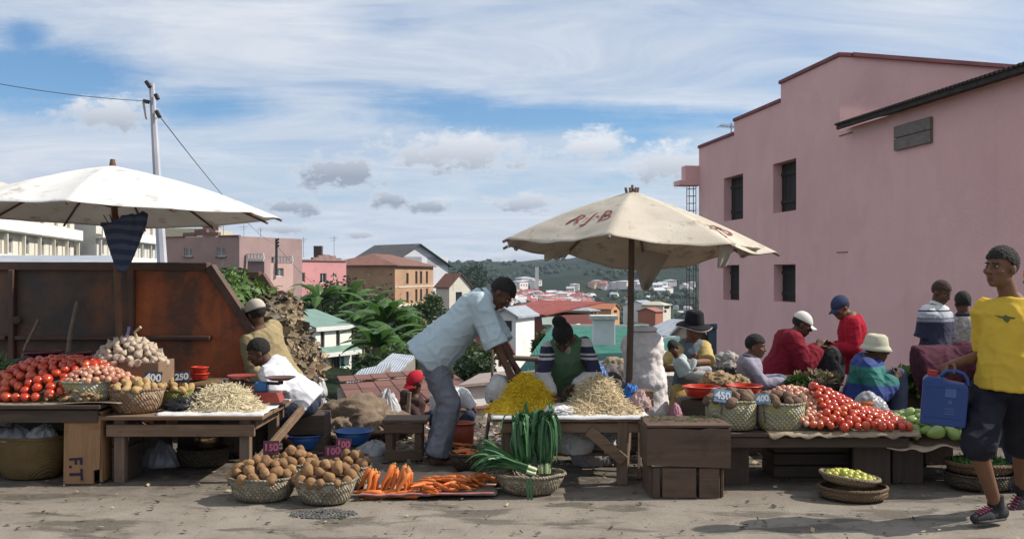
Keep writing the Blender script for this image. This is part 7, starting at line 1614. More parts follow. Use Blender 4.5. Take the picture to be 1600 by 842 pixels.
WBAG = M('white_plastic_bag', (.60, .60, .61), (.50, .50, .52), 6, .45, .3, 30, trans=.3); CLR = M('clear_plastic_bag', (.44, .44, .46), (.34, .34, .36), 5, .25, .2, 30, trans=.3); SKW = M('white_sacking', (.55, .54, .52), (.44, .43, .41), 8, .85, .5, 120); BLKB = M('black_plastic', (.012, .012, .015), (.02, .02, .024), 8, .35, .2); BLUB = M('blue_plastic_bag', (.02, .12, .42), (.03, .16, .48), 8, .4, .2, trans=.2)
TANP = M('tan_paper', (.30, .22, .12), (.22, .155, .085), 8, .9, .3)
def bag(label, u, v, Y_, w_, h_, mat, seed, amp=.3, d=None, name='plastic_bag', cat='bag', freq=2.0, base=None):
    c = P(u, v, Y_); crumple(label, name, cat, c if base is None else V((c.x, c.y, base)), (w_/1555*Y_/2*1.0, (d or w_/1555*Y_/2), h_/1555*Y_/1.62), mat, seed, amp, freq=freq)
bag('white sack of noodles behind the yellow heap', 781, 636, 7.72, 42, 44, SKW, 3, .14, name='white_sack', base=zM+.01)
bag('white bag slumped on the shelf under the middle table, front one', 899, 738, 7.35, 56, 42, SKW, 5, .16, name='white_sack', base=.175); bag('white bag on the shelf under the middle table beside the brace', 946, 726, 7.5, 44, 30, SKW, 6, .2, name='white_sack', base=.175); bag('grey bag at the back under the middle table', 925, 700, 7.8, 60, 50, CLR, 7, .2, name='grey_sack', base=.002)
bag('blue plastic bag at the right end of the pale noodle heap', 985, 640, 7.6, 24, 30, BLUB, 8, .4, base=zM+.01); bag('dusty pink cloth bundle at the right end of the middle table', 1001, 645, 7.3, 26, 26, M('dusty_pink_cloth', (.34, .17, .18), (.4, .3, .28), 7, .9, .4), 9, .4, name='cloth_bundle', cat='cloth', base=zM+.01)
bag('dark plastic bag beside the left noodle heap', 297, 634, 7.35, 62, 18, BLKB, 10, .35, base=zB+.012); bag('scrap of bright blue plastic bag beside the left noodle heap', 321, 622, 7.5, 22, 14, BLUB, 11, .5, base=zB+.03); bag('bright blue plastic bag behind the left noodle heap', 346, 606, 7.85, 26, 22, BLUB, 12, .5, base=zB+.01)
bag('pink cloth bundle at the foot of the tall white sack', 1055, 655, 7.9, 18, 30, M('pink_cloth', (.46, .22, .28), (.36, .17, .22), 9, .9, .3), 13, .3, name='cloth_bundle', cat='cloth', base=.30)
crate('dark box under the pink cloth bundle', (P(1055, 0, 7.9).x, 7.95, 0), (.22, .2, .30), WDD, 2)
bag('crumpled tan paper sack between the two red basins', 1122, 605, 8.55, 44, 26, TANP, 14, .45, name='paper_sack', base=.50); bag('crumpled brown paper sack behind the right red basin', 1150, 605, 8.6, 34, 20, TANP, 15, .45, name='paper_sack', base=.50)
crate('dark crate behind the red basins under the paper sacks', (P(1135, 0, 8.6).x, 8.7, 0), (.6, .3, .495), WDD, 3)
bag('black cloth bag held between the two men in red', 1298, 595, 10.35, 42, 56, M('black_bag_cloth', (.012, .011, .014), (.02, .017, .02), 8, .8, .3), 16, .12, name='black_bag', base=P(0, 597, 10.35).z, d=.06)
crate('low dark counter behind the basket of greens by the men in red', (P(1262, 0, 10).x, 10.1, -.3), (.65, .3, .62), WDD, 2)
bag('clear plastic bag with orange fruit on the lap of the woman in the bucket hat', 1358, 650, 8.3, 56, 56, CLR, 17, .2, base=.19, d=.11); 
m = MB(); m.ell(P(1358, 632, 8.27), (.10, .07, .05)); m.solo('orange_fruit', M('orange_skin', (.5, .14, .02), (.42, .10, .02), 9, .5, .1), 'orange fruit showing inside the clear plastic bag', 'fruit')
crate('dark box under the clear plastic bag of fruit', (P(1358, 0, 8.3).x, 8.33, 0), (.34, .22, .186), WDD, 1)
bag('dark cloth sack at the left of the jerrycan behind the squashes', 1410, 668, 8.1, 62, 26, M('grey_brown_sack', (.14, .11, .11), (.09, .07, .07), 7, .9, .4), 18, .25, name='cloth_sack', base=.24); crate('dark crate behind the squashes under the cloth sack', (P(1412, 0, 8.1).x, 8.15, 0), (.5, .3, .235), WDD, 1)
bag('grey brown sack behind the right onions', 1275, 626, 8.2, 60, 18, M('grey_tan_sack', (.22, .18, .14), (.15, .12, .09), 7, .9, .4), 19, .2, name='cloth_sack', base=.40); crate('dark crate behind the onions under the grey brown sack', (P(1272, 0, 8.25).x, 8.3, 0), (.5, .3, .395), WDD, 2)
gb = V((P(1270, 0, 9.0).x, 9.0, .40)); basket('dark twiggy basket of dried greens behind the onions', gb, .26, .2, .12, WV7, .85, lump=.04, seed=12); crate('dark crate under the twiggy basket of dried greens', (gb.x, gb.y, 0), (.5, .36, .395), WDD, 2)
greens('dried_greens', M('dried_leaf', (.22, .17, .09), (.13, .11, .055), 9, .9, 0), gb+V((.03, 0, .11)), .22, .16, .07, 420, .06, 8); greens('leafy_greens', LEAF, gb+V((-.15, -.12, .10)), .11, .08, .06, 200, .05, 9)
greens('herb_heap', LEAF, (P(1422, 0, 9.4).x, 9.4, .36), .28, .2, .20, 700, .09, 10); crate('dark crate by the pink wall under the heap of herbs', (P(1425, 0, 9.4).x, 9.45, 0), (.7, .4, .355), WDD, 2)
greens('green_bean_heap', GP, (P(2, 0, 7.55).x, 7.5, zA), .20, .3, .22, 900, .09, 11, leafy=False)
crumple('big brown sacking heap slumped behind the blue basins', 'burlap_sacking', 'sacking', V((P(556, 0, 8.95).x, 9.0, .0)), (.38, .28, .20), M('burlap', (.20, .145, .10), (.14, .10, .07), 5, .95, .5, 70, c3=(.28, .22, .16)), 21, .5, freq=1.6)
crumple('fold of brown sacking hanging left of the burlap heap', 'burlap_sacking', 'sacking', V((P(518, 0, 8.75).x, 8.8, .0)), (.18, .18, .13), MATS['burlap'], 25, .5, freq=1.8)
# under the left table
m_ = basin('shiny metal pot in the shade under the left table', V((P(320, 0, 7.7).x, 7.75, .14)), .10, .11, M('tarnished_metal', (.45, .30, .16), (.3, .2, .12), 8, .25, .1, metal=.9), 'metal_pot', .8, cat='pot'); basket('dark round basket under the left table beneath the metal pot', V((P(315, 0, 7.7).x, 7.75, .002)), .2, .18, .135, WV7, .9, seed=14)
bag('added dark sack deepening the shade at the back under the left table', 225, 740, 7.85, 70, 60, SACKD, 71, .2, name='cloth_sack', base=.002); bag('added dark sack deepening the shade behind the metal pot under the left table', 375, 735, 8.3, 80, 70, SACKD, 72, .2, name='cloth_sack', base=.002)  # sacks added to block light and deepen the shade under the table
def film(label, c, w_, d_, h_, mat, seed, name='plastic_bag', lean=(0, 0)):
    m = MB(); N = 72; rings = []; C = V(c)
    for j in range(13):
        q = 1-j/12; ring = []
        for i in range(N):
            a = 2*pi*i/N; f = 1-2*abs(noise.noise(V((cos(a)*2.2+seed, sin(a)*2.2, q*1.3)))); g = noise.noise(V((cos(a)*5+seed, sin(a)*5, q*3)))
            rr_ = q*(1+.30*f*(1-.4*q)+.10*g); z = h_*(1-q)**.75*(1+.35*g)+h_*.25*max(0, f)*sin(pi*q)
            ring.append(C+V((cos(a)*rr_*w_+lean[0]*(1-q), sin(a)*rr_*d_+lean[1]*(1-q), max(.003, z))))
        rings.append(ring)
    m.rings(rings, False); o = m.solo(name, mat, label, 'bag', recalc=True); md = o.modifiers.new('thickness', 'SOLIDIFY'); md.thickness = .002; return o
FILM = M('clear_film', (.55, .55, .57), (.46, .46, .48), 5, .18, .15, 30, trans=.25, alpha=.55, spec=.6); FILMW = M('white_film', (.62, .62, .63), (.55, .55, .56), 5, .35, .15, 30, trans=.3, spec=.5)
bb_ = basket('big golden basket with a clear plastic bag inside under the far left table', V((P(38, 0, 7.2).x, 7.32, .003)), .265, .22, .30, WV5, .82, seed=15, lump=.015, rimw=.010)
gb0 = V((P(38, 0, 7.2).x, 7.30, .285))
film('clear plastic bag peaking from the left of the big golden basket', gb0+V((-.08, 0, 0)), .19, .17, .10, FILM, 3, lean=(-.05, 0)); film('white plastic bag folded at the right of the big golden basket', gb0+V((.09, -.04, .006)), .11, .10, .09, FILMW, 5, lean=(.02, .02))
for i, (lab, u, v, Y_, w_, h_, mt, b_) in enumerate((('torn white plastic bag caught upright on the rubbish near the burlap', 491, 612, 10.0, 34, 36, WBAG, None), ('white plastic bag on top of the burlap heap, right one', 605, 640, 9.1, 36, 34, WBAG, None), ('white plastic bag lying along the burlap heap, left one', 570, 640, 9.15, 46, 22, WBAG, None), ('crumpled clear plastic bag below the white bag near the stool', 598, 665, 9.1, 44, 34, CLR, .05), ('small white scrap of plastic beside the boy in the white T-shirt', 502, 626, 9.6, 18, 10, WBAG, None), ('teal plastic scrap on the rubbish near the burlap', 474, 605, 10.1, 16, 12, M('teal_plastic', (.03, .25, .25), None, 9, .4), None),
        ('clear plastic film on the ground between basin and stool', 585, 715, 8.2, 60, 20, CLR, .002), ('pale clear bag under the left table', 250, 712, 7.7, 50, 36, CLR, .002))):
    c = P(u, v, Y_); film(lab, V((c.x, c.y, b_ if b_ is not None else max(land(c.x, c.y), c.z-.04))), w_/1555*Y_*.55, w_/1555*Y_*.35, h_/1555*Y_, FILMW if mt is WBAG else mt if mt is not CLR else FILM, 60+i)
# tall white sack
m = MB(); sb = V((P(1013, 0, 8.4).x, 8.40, .265)); N = 110
def sk_fn(q, a): 
    z = q.z; k = 1+.05*noise.noise(V((cos(a)*1.6, sin(a)*1.6, z*5)))+.05*noise.noise(V((cos(a)*1.9, sin(a)*1.9, z*15)))+.10*(.5-noise.voronoi(V((cos(a)*3.0, sin(a)*3.0, z*18)))[0][0])
    return V((q.x*k+.012*sin(z*9)-.05*(z/.75), q.y*k, z))
prof = [(.02, 0), (.13, .0), (.172, .03)]+[(.172+.010*sin(z*23), z) for z in [.06+.011*i for i in range(58)]]+[(.150, .71), (.115, .735), (.105, .745), (.118, .765), (.085, .785), (.02, .79)]
m.lathe(prof, sb, N, fn=sk_fn); ts = thing('tall_sack', 'tall lumpy white mesh sack standing behind the parasol pole', 'sack', sb)
m.build('sack', M('white_mesh_sack', (.70, .67, .65), (.58, .53, .51), 16, .8, .4, 70, c3=(.48, .42, .40)), ts)
m = MB(); m.tube([sb+V((cos(a)*.112-.048, sin(a)*.112, .742)) for a in [i*2*pi/24 for i in range(25)]], .007, 6); m.build('drawstring', SACK, ts)
# crate box at the end of the middle table
crate('small brown box on the right end of the middle table', (P(1003, 0, 7.5).x+.02, 7.6, zM+.002), (.15, .14, .13), WD, 2)
# ------------------------------------------------------------------ scale
sc0 = V((P(408, 0, 7.6).x, 7.62, zB+.014)); scl = thing('market_scale', 'red two pan market scale on the corner of the left table', 'scale', sc0); RST = M('red_enamel_worn', (.32, .045, .03), (.24, .035, .025), 6, .45, .2, c3=(.14, .06, .04)); BRN = M('brown_pan', (.12, .05, .04), (.08, .035, .03), 6, .4, .1); BLE = M('blue_enamel', (.02, .13, .34), (.02, .11, .28), 5, .4, .1)
m = MB(); m.prism([sc0+V(q) for q in ((-.15, -.085, .02), (.16, -.085, .02), (.13, -.075, .095), (-.12, -.075, .095))], (0, .16, 0)); m.build('base', RST, scl); m = MB(); m.box(sc0+V((.01, 0, .012)), (.36, .2, .02)); m.build('base_plate', WDD, scl)
m = MB(); m.box(sc0+V((0, 0, .13)), (.10, .07, .08), bev=.01); m.build('housing', BLE, scl); m = MB(); m.beam(sc0+V((-.14, 0, .165)), sc0+V((.14, 0, .155)), .03, .022); m.build('beam', M('dark_iron', (.04, .035, .035), None, 9, .5, metal=.5), scl)
for sx, z, mt, w_ in ((-.155, .192, RST, .105), (.145, .178, BRN, .115)):
    m = MB(); m.tube([sc0+V((sx, 0, .15)), sc0+V((sx, 0, z))], .02, 10); m.build('pan_support', MATS['dark_iron'], scl); m = MB(); m.lathe([(.002, 0), (w_*.6, .004), (w_, .026), (w_+.004, .03), (w_-.004, .029), (w_*.6, .010), (.002, .007)], sc0+V((sx, -.01, z)), 30); m.build('pan', mt, scl)
# ------------------------------------------------------------------ jerrycan
jc = V((P(1470, 0, 5.95).x, 5.93, CZ-(662-HV)/F*5.95)); jr = thing('jerrycan', 'blue plastic jerrycan with red screw cap carried by the boy in yellow', 'jerrycan', jc); JB = M('blue_can', (.014, .042, .16), (.017, .05, .18), 3, .38, .1, 30)
jm = Matrix.Rotation(R(-22), 3, 'Z') @ Matrix.Rotation(R(4), 3, 'Y')
b = MB()
b.v = []; sh_ = [(-.125, 0), (.125, 0), (.125, .235), (.105, .255), (.02, .262), (-.03, .285), (-.105, .285), (-.125, .262)]
b.prism([V((x, -.075, z)) for x, z in sh_], (0, .15, 0)); me = remeshed(b, 'body', .006, 6, .5); me.transform(Matrix.Translation(jc) @ jm.to_4x4()); me.transform(world_of(jr).inverted()); jb_ = link_mesh('body', me, JB, jr)
def J(x, y_, z): return jc+jm @ V((x, y_, z))
m = MB(); m.tube([J(-.03, 0, .285), J(.0, 0, .318), J(.05, 0, .325), J(.095, 0, .312), J(.118, 0, .28), J(.120, 0, .245)], .012, 10); m.build('handle', JB, jr)
m = MB(); m.tube([J(-.072, 0, .28), J(-.072, 0, .318)], .030, 20); m.build('cap', M('red_cap_plastic', (.42, .03, .02), None, 6, .4), jr)
for (x, z, w_, h_) in ((.03, .20, .06, .05), (.03, .145, .02, .02), (.03, .105, .055, .006), (.03, .09, .05, .006), (.03, .075, .055, .006)):
    m = MB(); m.box(J(x, -.0765, z), (w_, .002, h_), jm, bev=0); m.build('printed_panel', M('faded_print', (.07, .11, .27), None, 9, .5), jr)
for z in (.05, .23):
    m = MB(); m.box(J(0, -.0755, z), (.21, .006, .008), jm, bev=.002); m.build('moulded_rib', JB, jr)
# ------------------------------------------------------------------ parasols
def canvas(name, c1, c2, c3, tr):
    return M(name, c1, c2, 2.6, .9, .35, 90, c3=c3, trans=tr, spec=.1, patch=2.4)
class Canopy:
    def __init__(s, apex, tips, bulge=.05, sag=.05, scal=.05, wr=.006, seed=0): s.a = V(apex); s.t = [V(q) for q in tips]; s.b, s.g, s.sc, s.w, s.seed = bulge, sag, scal, wr, seed
    def p(s, i, u, t, off=0):
        A, B = s.t[i], s.t[(i+1) % len(s.t)]; sg = sin(pi*u); k = t*(1-s.sc*sg); q = s.a.lerp(A.lerp(B, u), k)
        q = q+V((0, 0, s.b*sin(pi*min(1, t))*(1-.3*sg)-s.g*sg*t*t+off)); n_ = noise.noise(V((q.x*5+s.seed, q.y*5, q.z*5)))+.8*(1-2*abs(noise.noise(V((q.x*3, q.y*3+s.seed, q.z*16)))))
        return q+V((0, 0, s.w*n_*sg**.5))
    def build(s, root, mat, skip=()):
        m = MB()
        for i in range(len(s.t)):
            if i in skip: continue
            m.grid(lambda u, v: s.p(i, u, max(v, .012)), 18, 26)
        bm_ = bmesh.new(); me = m.mesh('canopy', world_of(root).inverted(), False); bm_.from_mesh(me); bmesh.ops.remove_doubles(bm_, verts=bm_.verts, dist=.0015); bmesh.ops.recalc_face_normals(bm_, faces=bm_.faces); bm_.to_mesh(me); bm_.free()
        o = link_mesh('canopy', me, mat, root); md = o.modifiers.new('thickness', 'SOLIDIFY'); md.thickness = .003; return o
    def ribs(s, root, mat, over=.07, r=.011):
        for i, T in enumerate(s.t):
            pts = [s.p(i, 0, t, -.016) for t in (.03, .25, .5, .75, .97)]; d = (pts[-1]-pts[-2]).normalized(); pts.append(pts[-1]+d*over); m = MB(); m.tube(pts, r, 7); m.build('rib', mat, root)
POLEW = wood('brown_pole', (.17, .085, .045), (.10, .05, .028), 2); STICK = wood('stick', (.20, .14, .10), (.12, .08, .055), 0)
# white parasol at the left
wa = P(176, 259, 7.85); wu = thing('parasol', 'big white canvas parasol with thin wooden ribs over the left stall', 'parasol', V((P(191, 0, 8.02).x, 8.02, 0)))
tips = []
for i in range(12):
    a = 2*pi*i/12+.17; rr_ = 1.29*(1+.02*sin(i*2.3)); tips.append(V((wa.x+cos(a)*rr_, wa.y+sin(a)*rr_, 1.945+.02*sin(i*1.7)-.018*sin(a))))
WC = canvas('white_canvas', (.76, .75, .73), (.68, .67, .64), (.46, .42, .37), .20); cn = Canopy(wa, tips, .045, .02, .035, .004, 2); cn.build(wu, WC); cn.ribs(wu, POLEW, .055, .010)
m = MB(); pb0 = V((P(191, 0, 8.02).x, 8.02, 0)); m.tube([pb0, pb0.lerp(wa, .3)+V((.012, 0, 0)), pb0.lerp(wa, .6)+V((.008, 0, 0)), wa+V((0, 0, .02))], [.030, .029, .027, .024], 12); m.build('pole', POLEW, wu); m = MB(); m.tube([wa+V((0, 0, -.02)), wa+V((0, 0, .05))], [.028, .018], 10); m.build('finial', POLEW, wu)
for i in range(0, 12, 2):
    m = MB(); m.tube([pb0.lerp(wa, .86), cn.p(i, 0, .5, -.02)], .007, 5); m.build('strut', POLEW, wu)
# closed blue parasol hanging under it
cb = P(193, 425, 7.8); cbt = P(193, 343, 7.8); hgt = cbt.z-cb.z
def plaid():
    m_, nt_, b_ = _nodes('plaid_cloth'); v_ = texco(nt_, (1, 1, 1), 'Object', False); sp_ = _n(nt_, 'ShaderNodeSeparateXYZ'); nt_.links.new(v_, sp_.inputs[0]); w1 = _n(nt_, 'ShaderNodeTexWave', bands_direction='Z'); w1.inputs['Scale'].default_value = 4.2; w1.inputs['Distortion'].default_value = 4; w1.inputs['Detail'].default_value = 4; nt_.links.new(v_, w1.inputs[0])
    c_ = ramp(nt_, w1.outputs['Fac'], [(.3, (.018, .035, .09)), (.55, (.03, .06, .15)), (.8, (.085, .075, .08)), (.95, (.05, .08, .15))]); nt_.links.new(c_, b_.inputs['Base Color']); b_.inputs['Roughness'].default_value = .8; bump(nt_, b_, noi(nt_, v_, 60), .2, .01); return m_
cu = thing('closed_parasol', 'closed dark blue plaid umbrella hanging upside down from the white parasol pole', 'umbrella', cb)
m = MB(); rings = []; N = 48
for j in range(15):
    t = j/14; r0 = lerp(.022, .152, t**.8)*(1-.10*sstep(.72, 1, t)*0)
    rings.append([cb+V((cos(2*pi*i/N)*r0*(1+.20*abs(sin(4*2*pi*i/N/1)))*1.0+.02*t, sin(2*pi*i/N)*r0*.6*(1+.25*abs(cos(5*pi*i/N)))-.03, t*hgt*1.0+(.045*noise.noise(V((cos(2*pi*i/N)*3, sin(2*pi*i/N)*3, 1)))+.05*cos(2*pi*i/N) if j == 14 else 0))) for i in range(N)])
m.rings(rings, False); m.build('folded_cover', plaid(), cu, solid=.004); m = MB(); m.tube([cb+V((0, -.03, -.05)), cb+V((0, -.03, hgt*.9))], .008, 7); m.build('shaft', DK, cu)
for i in range(6):
    a = 2*pi*i/6; m = MB(); m.tube([cb+V((cos(a)*.10, sin(a)*.06-.03, hgt*.9)), cb+V((cos(a)*.165+.02, sin(a)*.1-.03, hgt*1.08))], .004, 5); m.build('rib_tip', DK, cu)
# canvas parasol over the middle table
ra = P(988, 299, 7.95); ru = thing('parasol', 'worn beige canvas parasol lettered in red over the middle table', 'parasol', V((P(980, 0, 8.0).x, 8.0, 0)))
tips = [P(790, 373, 8.1), P(952, 366, 6.98), P(1143, 381, 7.15), P(1214, 394, 7.95), P(1153, 391, 8.75), P(1010, 424, 9.05), P(884, 396, 8.85), P(790, 384, 8.5)]
BC = canvas('beige_canvas', (.56, .51, .43), (.47, .415, .335), (.30, .25, .185), .10); cn = Canopy(ra, tips, .03, .055, .03, .011, 9); ro = cn.build(ru, BC); cn.ribs(ru, STICK, .06, .012)
m = MB(); q0 = V((P(980, 0, 8.0).x, 8.0, 0)); m.tube([q0, q0.lerp(ra, .5)+V((.006, 0, 0)), ra+V((0, 0, .02))], [.028, .026, .022], 12); m.build('pole', wood('dark_pole', (.11, .06, .035), (.065, .036, .022), 2), ru)
for (dx_, dy_, h_) in ((-.045, 0, .03), (0, 0, .05), (.04, .01, .03), (.02, -.04, .028), (-.02, -.04, .026)):
    m = MB(); m.tube([ra+V((dx_, dy_, -.02)), ra+V((dx_*1.2, dy_, h_))], .011, 7); m.build('rib_head', STICK, ru)
for i in (0, 2, 4, 6):
    m = MB(); m.tube([q0.lerp(ra, .82), cn.p(i, 0, .45, -.03)], .009, 5); m.build('strut', STICK, ru)
INK = M('red_ink', (.26, .045, .035), (.20, .05, .04), 30, .9); inv = world_of(ro).inverted()
for (panel, su, tu, ks, kt, flip) in ((0, .62, .66, .31, .25, 1), (2, .50, .70, .34, .22, 1)):
    me = text_mesh('R·J·B', 1, 0)
    bm_ = bmesh.new(); bm_.from_mesh(me); bmesh.ops.triangulate(bm_, faces=bm_.faces[:]); bmesh.ops.subdivide_edges(bm_, edges=bm_.edges[:], cuts=2); bm_.to_mesh(me); bm_.free()
    for v in me.vertices: v.co = inv @ cn.p(panel, su+v.co.x*ks, tu-v.co.y*kt, .007)
    link_mesh('lettering', me, INK, ro)
def flap(label, pts, mat, parent, nm='torn_flap', sw=.03):
    m = MB(); A, B, C_, D_ = [V(p) for p in pts]; m.grid(lambda u, v: A.lerp(B, u).lerp(D_.lerp(C_, u), v)+V((.0, sw*sin(u*9+v*3)*v, .012*nz((u*4, v*4, 1), 1))), 14, 14); o = m.build(nm, mat, parent, solid=.003)
PALE = canvas('pale_flap', (.52, .47, .41), (.44, .39, .33), (.36, .31, .26), .35)
flap('', (P(985, 388, 8.75), P(1052, 388, 8.75), P(1012, 455, 8.8), P(1003, 452, 8.8)), PALE, ro); flap('', (P(1126, 374, 7.2), P(1150, 381, 7.3), P(1133, 418, 7.3), P(1121, 418, 7.25)), PALE, ro); flap('', (P(851, 372, 8.6), P(905, 372, 8.8), P(884, 402, 8.8), P(850, 408, 8.65)), BC, ro); flap('', (P(792, 374, 8.2), P(832, 374, 8.2), P(806, 393, 8.25), P(800, 385, 8.25)), PALE, ro); flap('', (P(1150, 383, 7.6), P(1190, 388, 7.7), P(1160, 404, 7.8), P(1155, 398, 7.75)), PALE, ro)
# ------------------------------------------------------------------ the skip
def rustmat(name, a, b_, c_):
    m_, nt_, bs = _nodes(name); v_ = texco(nt_, (1, 1, 1), 'Object', False); f = noi(nt_, v_, 1.4, 9, .72, .3); col = ramp(nt_, f, [(.38, a), (.5, b_), (.6, c_)]); st_ = noi(nt_, texco(nt_, (6, 6, .6), 'Object', False), 1.3, 7, .7); col = mix(nt_, ramp(nt_, st_, [(.54, (0, 0, 0)), (.70, (.45, .45, .45))]), col, (.05, .03, .022)); sp_ = noi(nt_, v_, 9, 6, .7); col = mix(nt_, ramp(nt_, sp_, [(.62, (0, 0, 0)), (.7, (.8, .8, .8))]), col, (.055, .04, .032))
    nt_.links.new(col, bs.inputs['Base Color']); bs.inputs['Roughness'].default_value = .62; bump(nt_, bs, noi(nt_, v_, 22, 8, .7), .35, .015); return m_
RUO = rustmat('rust_orange', (.52, .135, .032), (.36, .09, .026), (.13, .055, .03)); RUD = rustmat('rust_dark', (.19, .075, .032), (.095, .055, .038), (.055, .043, .036)); RUE = rustmat('rust_edge', (.13, .06, .035), (.09, .045, .03), (.06, .035, .028))
sk_ = thing('rubbish_skip', 'rusty orange steel rubbish skip with sloping open end behind the left stalls', 'skip', (-4.2, 10, 0)); Y0, Y1 = 8.98, 10.9
TR0 = P(322, 422, Y0); SL0 = P(432, 585, Y0); LX = -6.6
def sidewall(Y_, nm, tz=0, dx_=0):
    tr, sl = V((TR0.x+dx_, Y_, TR0.z+tz)), V((SL0.x+dx_, Y_, SL0.z+tz)); xs = P(208, 0, Y0).x
    m = MB(); m.prism([V((LX, Y_, .12)), V((xs-.003, Y_, .12)), V((xs-.003, Y_, tr.z)), V((LX, Y_, tr.z+.02))], (0, .05, 0)); m.build(nm, RUD, sk_)
    m = MB(); m.prism([V((xs+.003, Y_, .12)), V((sl.x-.35, Y_, .12)), sl, tr, V((xs+.003, Y_, tr.z))], (0, .05, 0)); m.build(nm, RUO, sk_)
    m = MB(); m.beam(V((LX, Y_+.02, tr.z+.045)), tr+V((.02, .02, .03)), .13, .075); m.build('top_rail', RUE, sk_); m = MB(); m.beam(tr+V((.03, .02, .03)), sl+V((.04, .02, 0)), .13, .08, up=(1, 0, .8)); m.build('slope_rail', RUE, sk_); return tr, sl
sidewall(Y0, 'side_panel'); sidewall(Y1, 'back_panel', -.075, -.02)
for u in (22, 208, -90):
    m = MB(); x = P(u, 0, Y0).x; m.box((x, Y0-.035, .83), (.055, .065, 1.4), bev=.008); m.build('upright_rib', RUE, sk_)
for (u0, u1) in ((-160, 15), (30, 201), (216, 332)):
    m = MB(); a, b = P(u0, 527, Y0), P(u1, 527, Y0); m.box(((a.x+b.x)/2, Y0-.045, a.z), (b.x-a.x, .085, .035), bev=.005); m.build('ledge', RUE, sk_)
m = MB(); m.box(((LX+SL0.x)/2-.2, (Y0+Y1)/2+.03, .14), (SL0.x-LX-.4, Y1-Y0-.06, .05)); m.build('floor', RUD, sk_); m = MB(); m.box((LX+.03, (Y0+Y1)/2+.03, .85), (.05, Y1-Y0-.06, 1.35)); m.build('end_panel', RUD, sk_)
for x in (-5.8, -3.0):
    m = MB(); m.box((x, (Y0+Y1)/2, .055), (.25, Y1-Y0, .11)); m.build('skid', RUD, sk_)
for (u, v) in ((25, 500), (385, 545)):
    m = MB(); m.tube([P(u, v, Y0-.0), P(u, v, Y0-.07)], .035, 10); m.build('hook', RUE, sk_)
# its load and the spill: matted refuse nobody could count
DRY = M('dry_refuse', (.24, .18, .11), (.13, .10, .065), 9, .9, 0, rnd=None); DRY2 = M('grey_refuse', (.16, .135, .11), (.10, .085, .065), 9, .9, 0)
def refuse(name, mats, c, r, n, size, seed, squash=1, stems=.3):
    rg = random.Random(seed); m = MB(); C = V(c)
    bm_ = bmesh.new(); bmesh.ops.create_icosphere(bm_, subdivisions=4, radius=1); bm_.verts.index_update()
    def surf(d): return 1+.28*noise.noise(d*1.8+V((seed, 0, 0)))+.12*noise.noise(d*5+V((0, seed, 0)))
    m.add([C+V((v.co.x*r[0], v.co.y*r[1], v.co.z*r[2]))*surf(v.co.normalized())*.97 for v in bm_.verts], [[v.index for v in f.verts] for f in bm_.faces], 0, True); bm_.free()
    for i in range(n):
        d = V((rg.gauss(0, 1), rg.gauss(-.3, 1), abs(rg.gauss(.2, .8)))).normalized(); p = C+V((d.x*r[0], d.y*r[1], d.z*r[2]))*surf(d)*rg.uniform(.97, 1.05); e = V((rg.gauss(0, 1), rg.gauss(0, 1), rg.gauss(0, .7))).normalized(); f = e.cross(d).normalized(); L_ = size*rg.uniform(.4, 1.6); k = rg.randrange(len(mats))
        if rg.random() < stems: m.tube([p, p+e*L_*.6+d*.02, p+e*L_*1.2+V((0, 0, -.02))], .004, 4, k, False)
        else: w_ = L_*rg.uniform(.18, .4); m.add([p, p+e*L_*.4+f*w_+d*.012, p+e*L_, p+e*L_*.5-f*w_+d*.004], [(0, 1, 2, 3)], k)
    m.solo(name, mats, None, None, kind='stuff', recalc=False)
refuse('green_refuse', [LEAF, M('bright_leaf', (.10, .19, .03), (.15, .24, .05), 6, .5, 0, trans=.2), M('bright_leaf2', (.07, .15, .025), (.12, .2, .05), 6, .5, 0, trans=.2)], P(362, 452, 9.95)+V((-.05, 0, -.28)), (.40, .5, .42), 1300, .085, 4)
refuse('dry_refuse', [DRY, DRY2, M('pale_straw', (.40, .32, .2), (.3, .23, .14), 9, .9, 0)], P(420, 500, 10.0)+V((0, 0, -.25)), (.36, .55, .50), 1300, .10, 6); refuse('dry_refuse', [DRY, DRY2, MATS['pale_straw'], MATS['brown_card']], P(452, 540, 10.1)+V((0, 0, -.35)), (.30, .5, .46), 900, .10, 7)
refuse('refuse_bank', [DRY2, MATS['rubbish_slope'], M('olive_leaf', (.07, .08, .03), (.10, .10, .05), 6, .9, 0)], P(500, 640, 10.6)+V((0, 0, -.30)), (.55, .5, .42), 1000, .07, 9); refuse('refuse_bank', [DRY2, DRY, MATS['olive_leaf']], P(590, 650, 10.5)+V((0, 0, -.25)), (.6, .45, .30), 700, .07, 10)
refuse('refuse_bank', [DRY2, M('dark_refuse', (.06, .05, .045), (.04, .035, .03), 9, .9, 0), DRY], P(960, 628, 9.9)+V((0, 0, -.30)), (.5, .4, .34), 500, .10, 12); refuse('refuse_bank', [DRY2, MATS['dark_refuse'], MATS['pale_straw']], P(760, 650, 10.4)+V((0, 0, -.32)), (.7, .5, .30), 500, .08, 13)
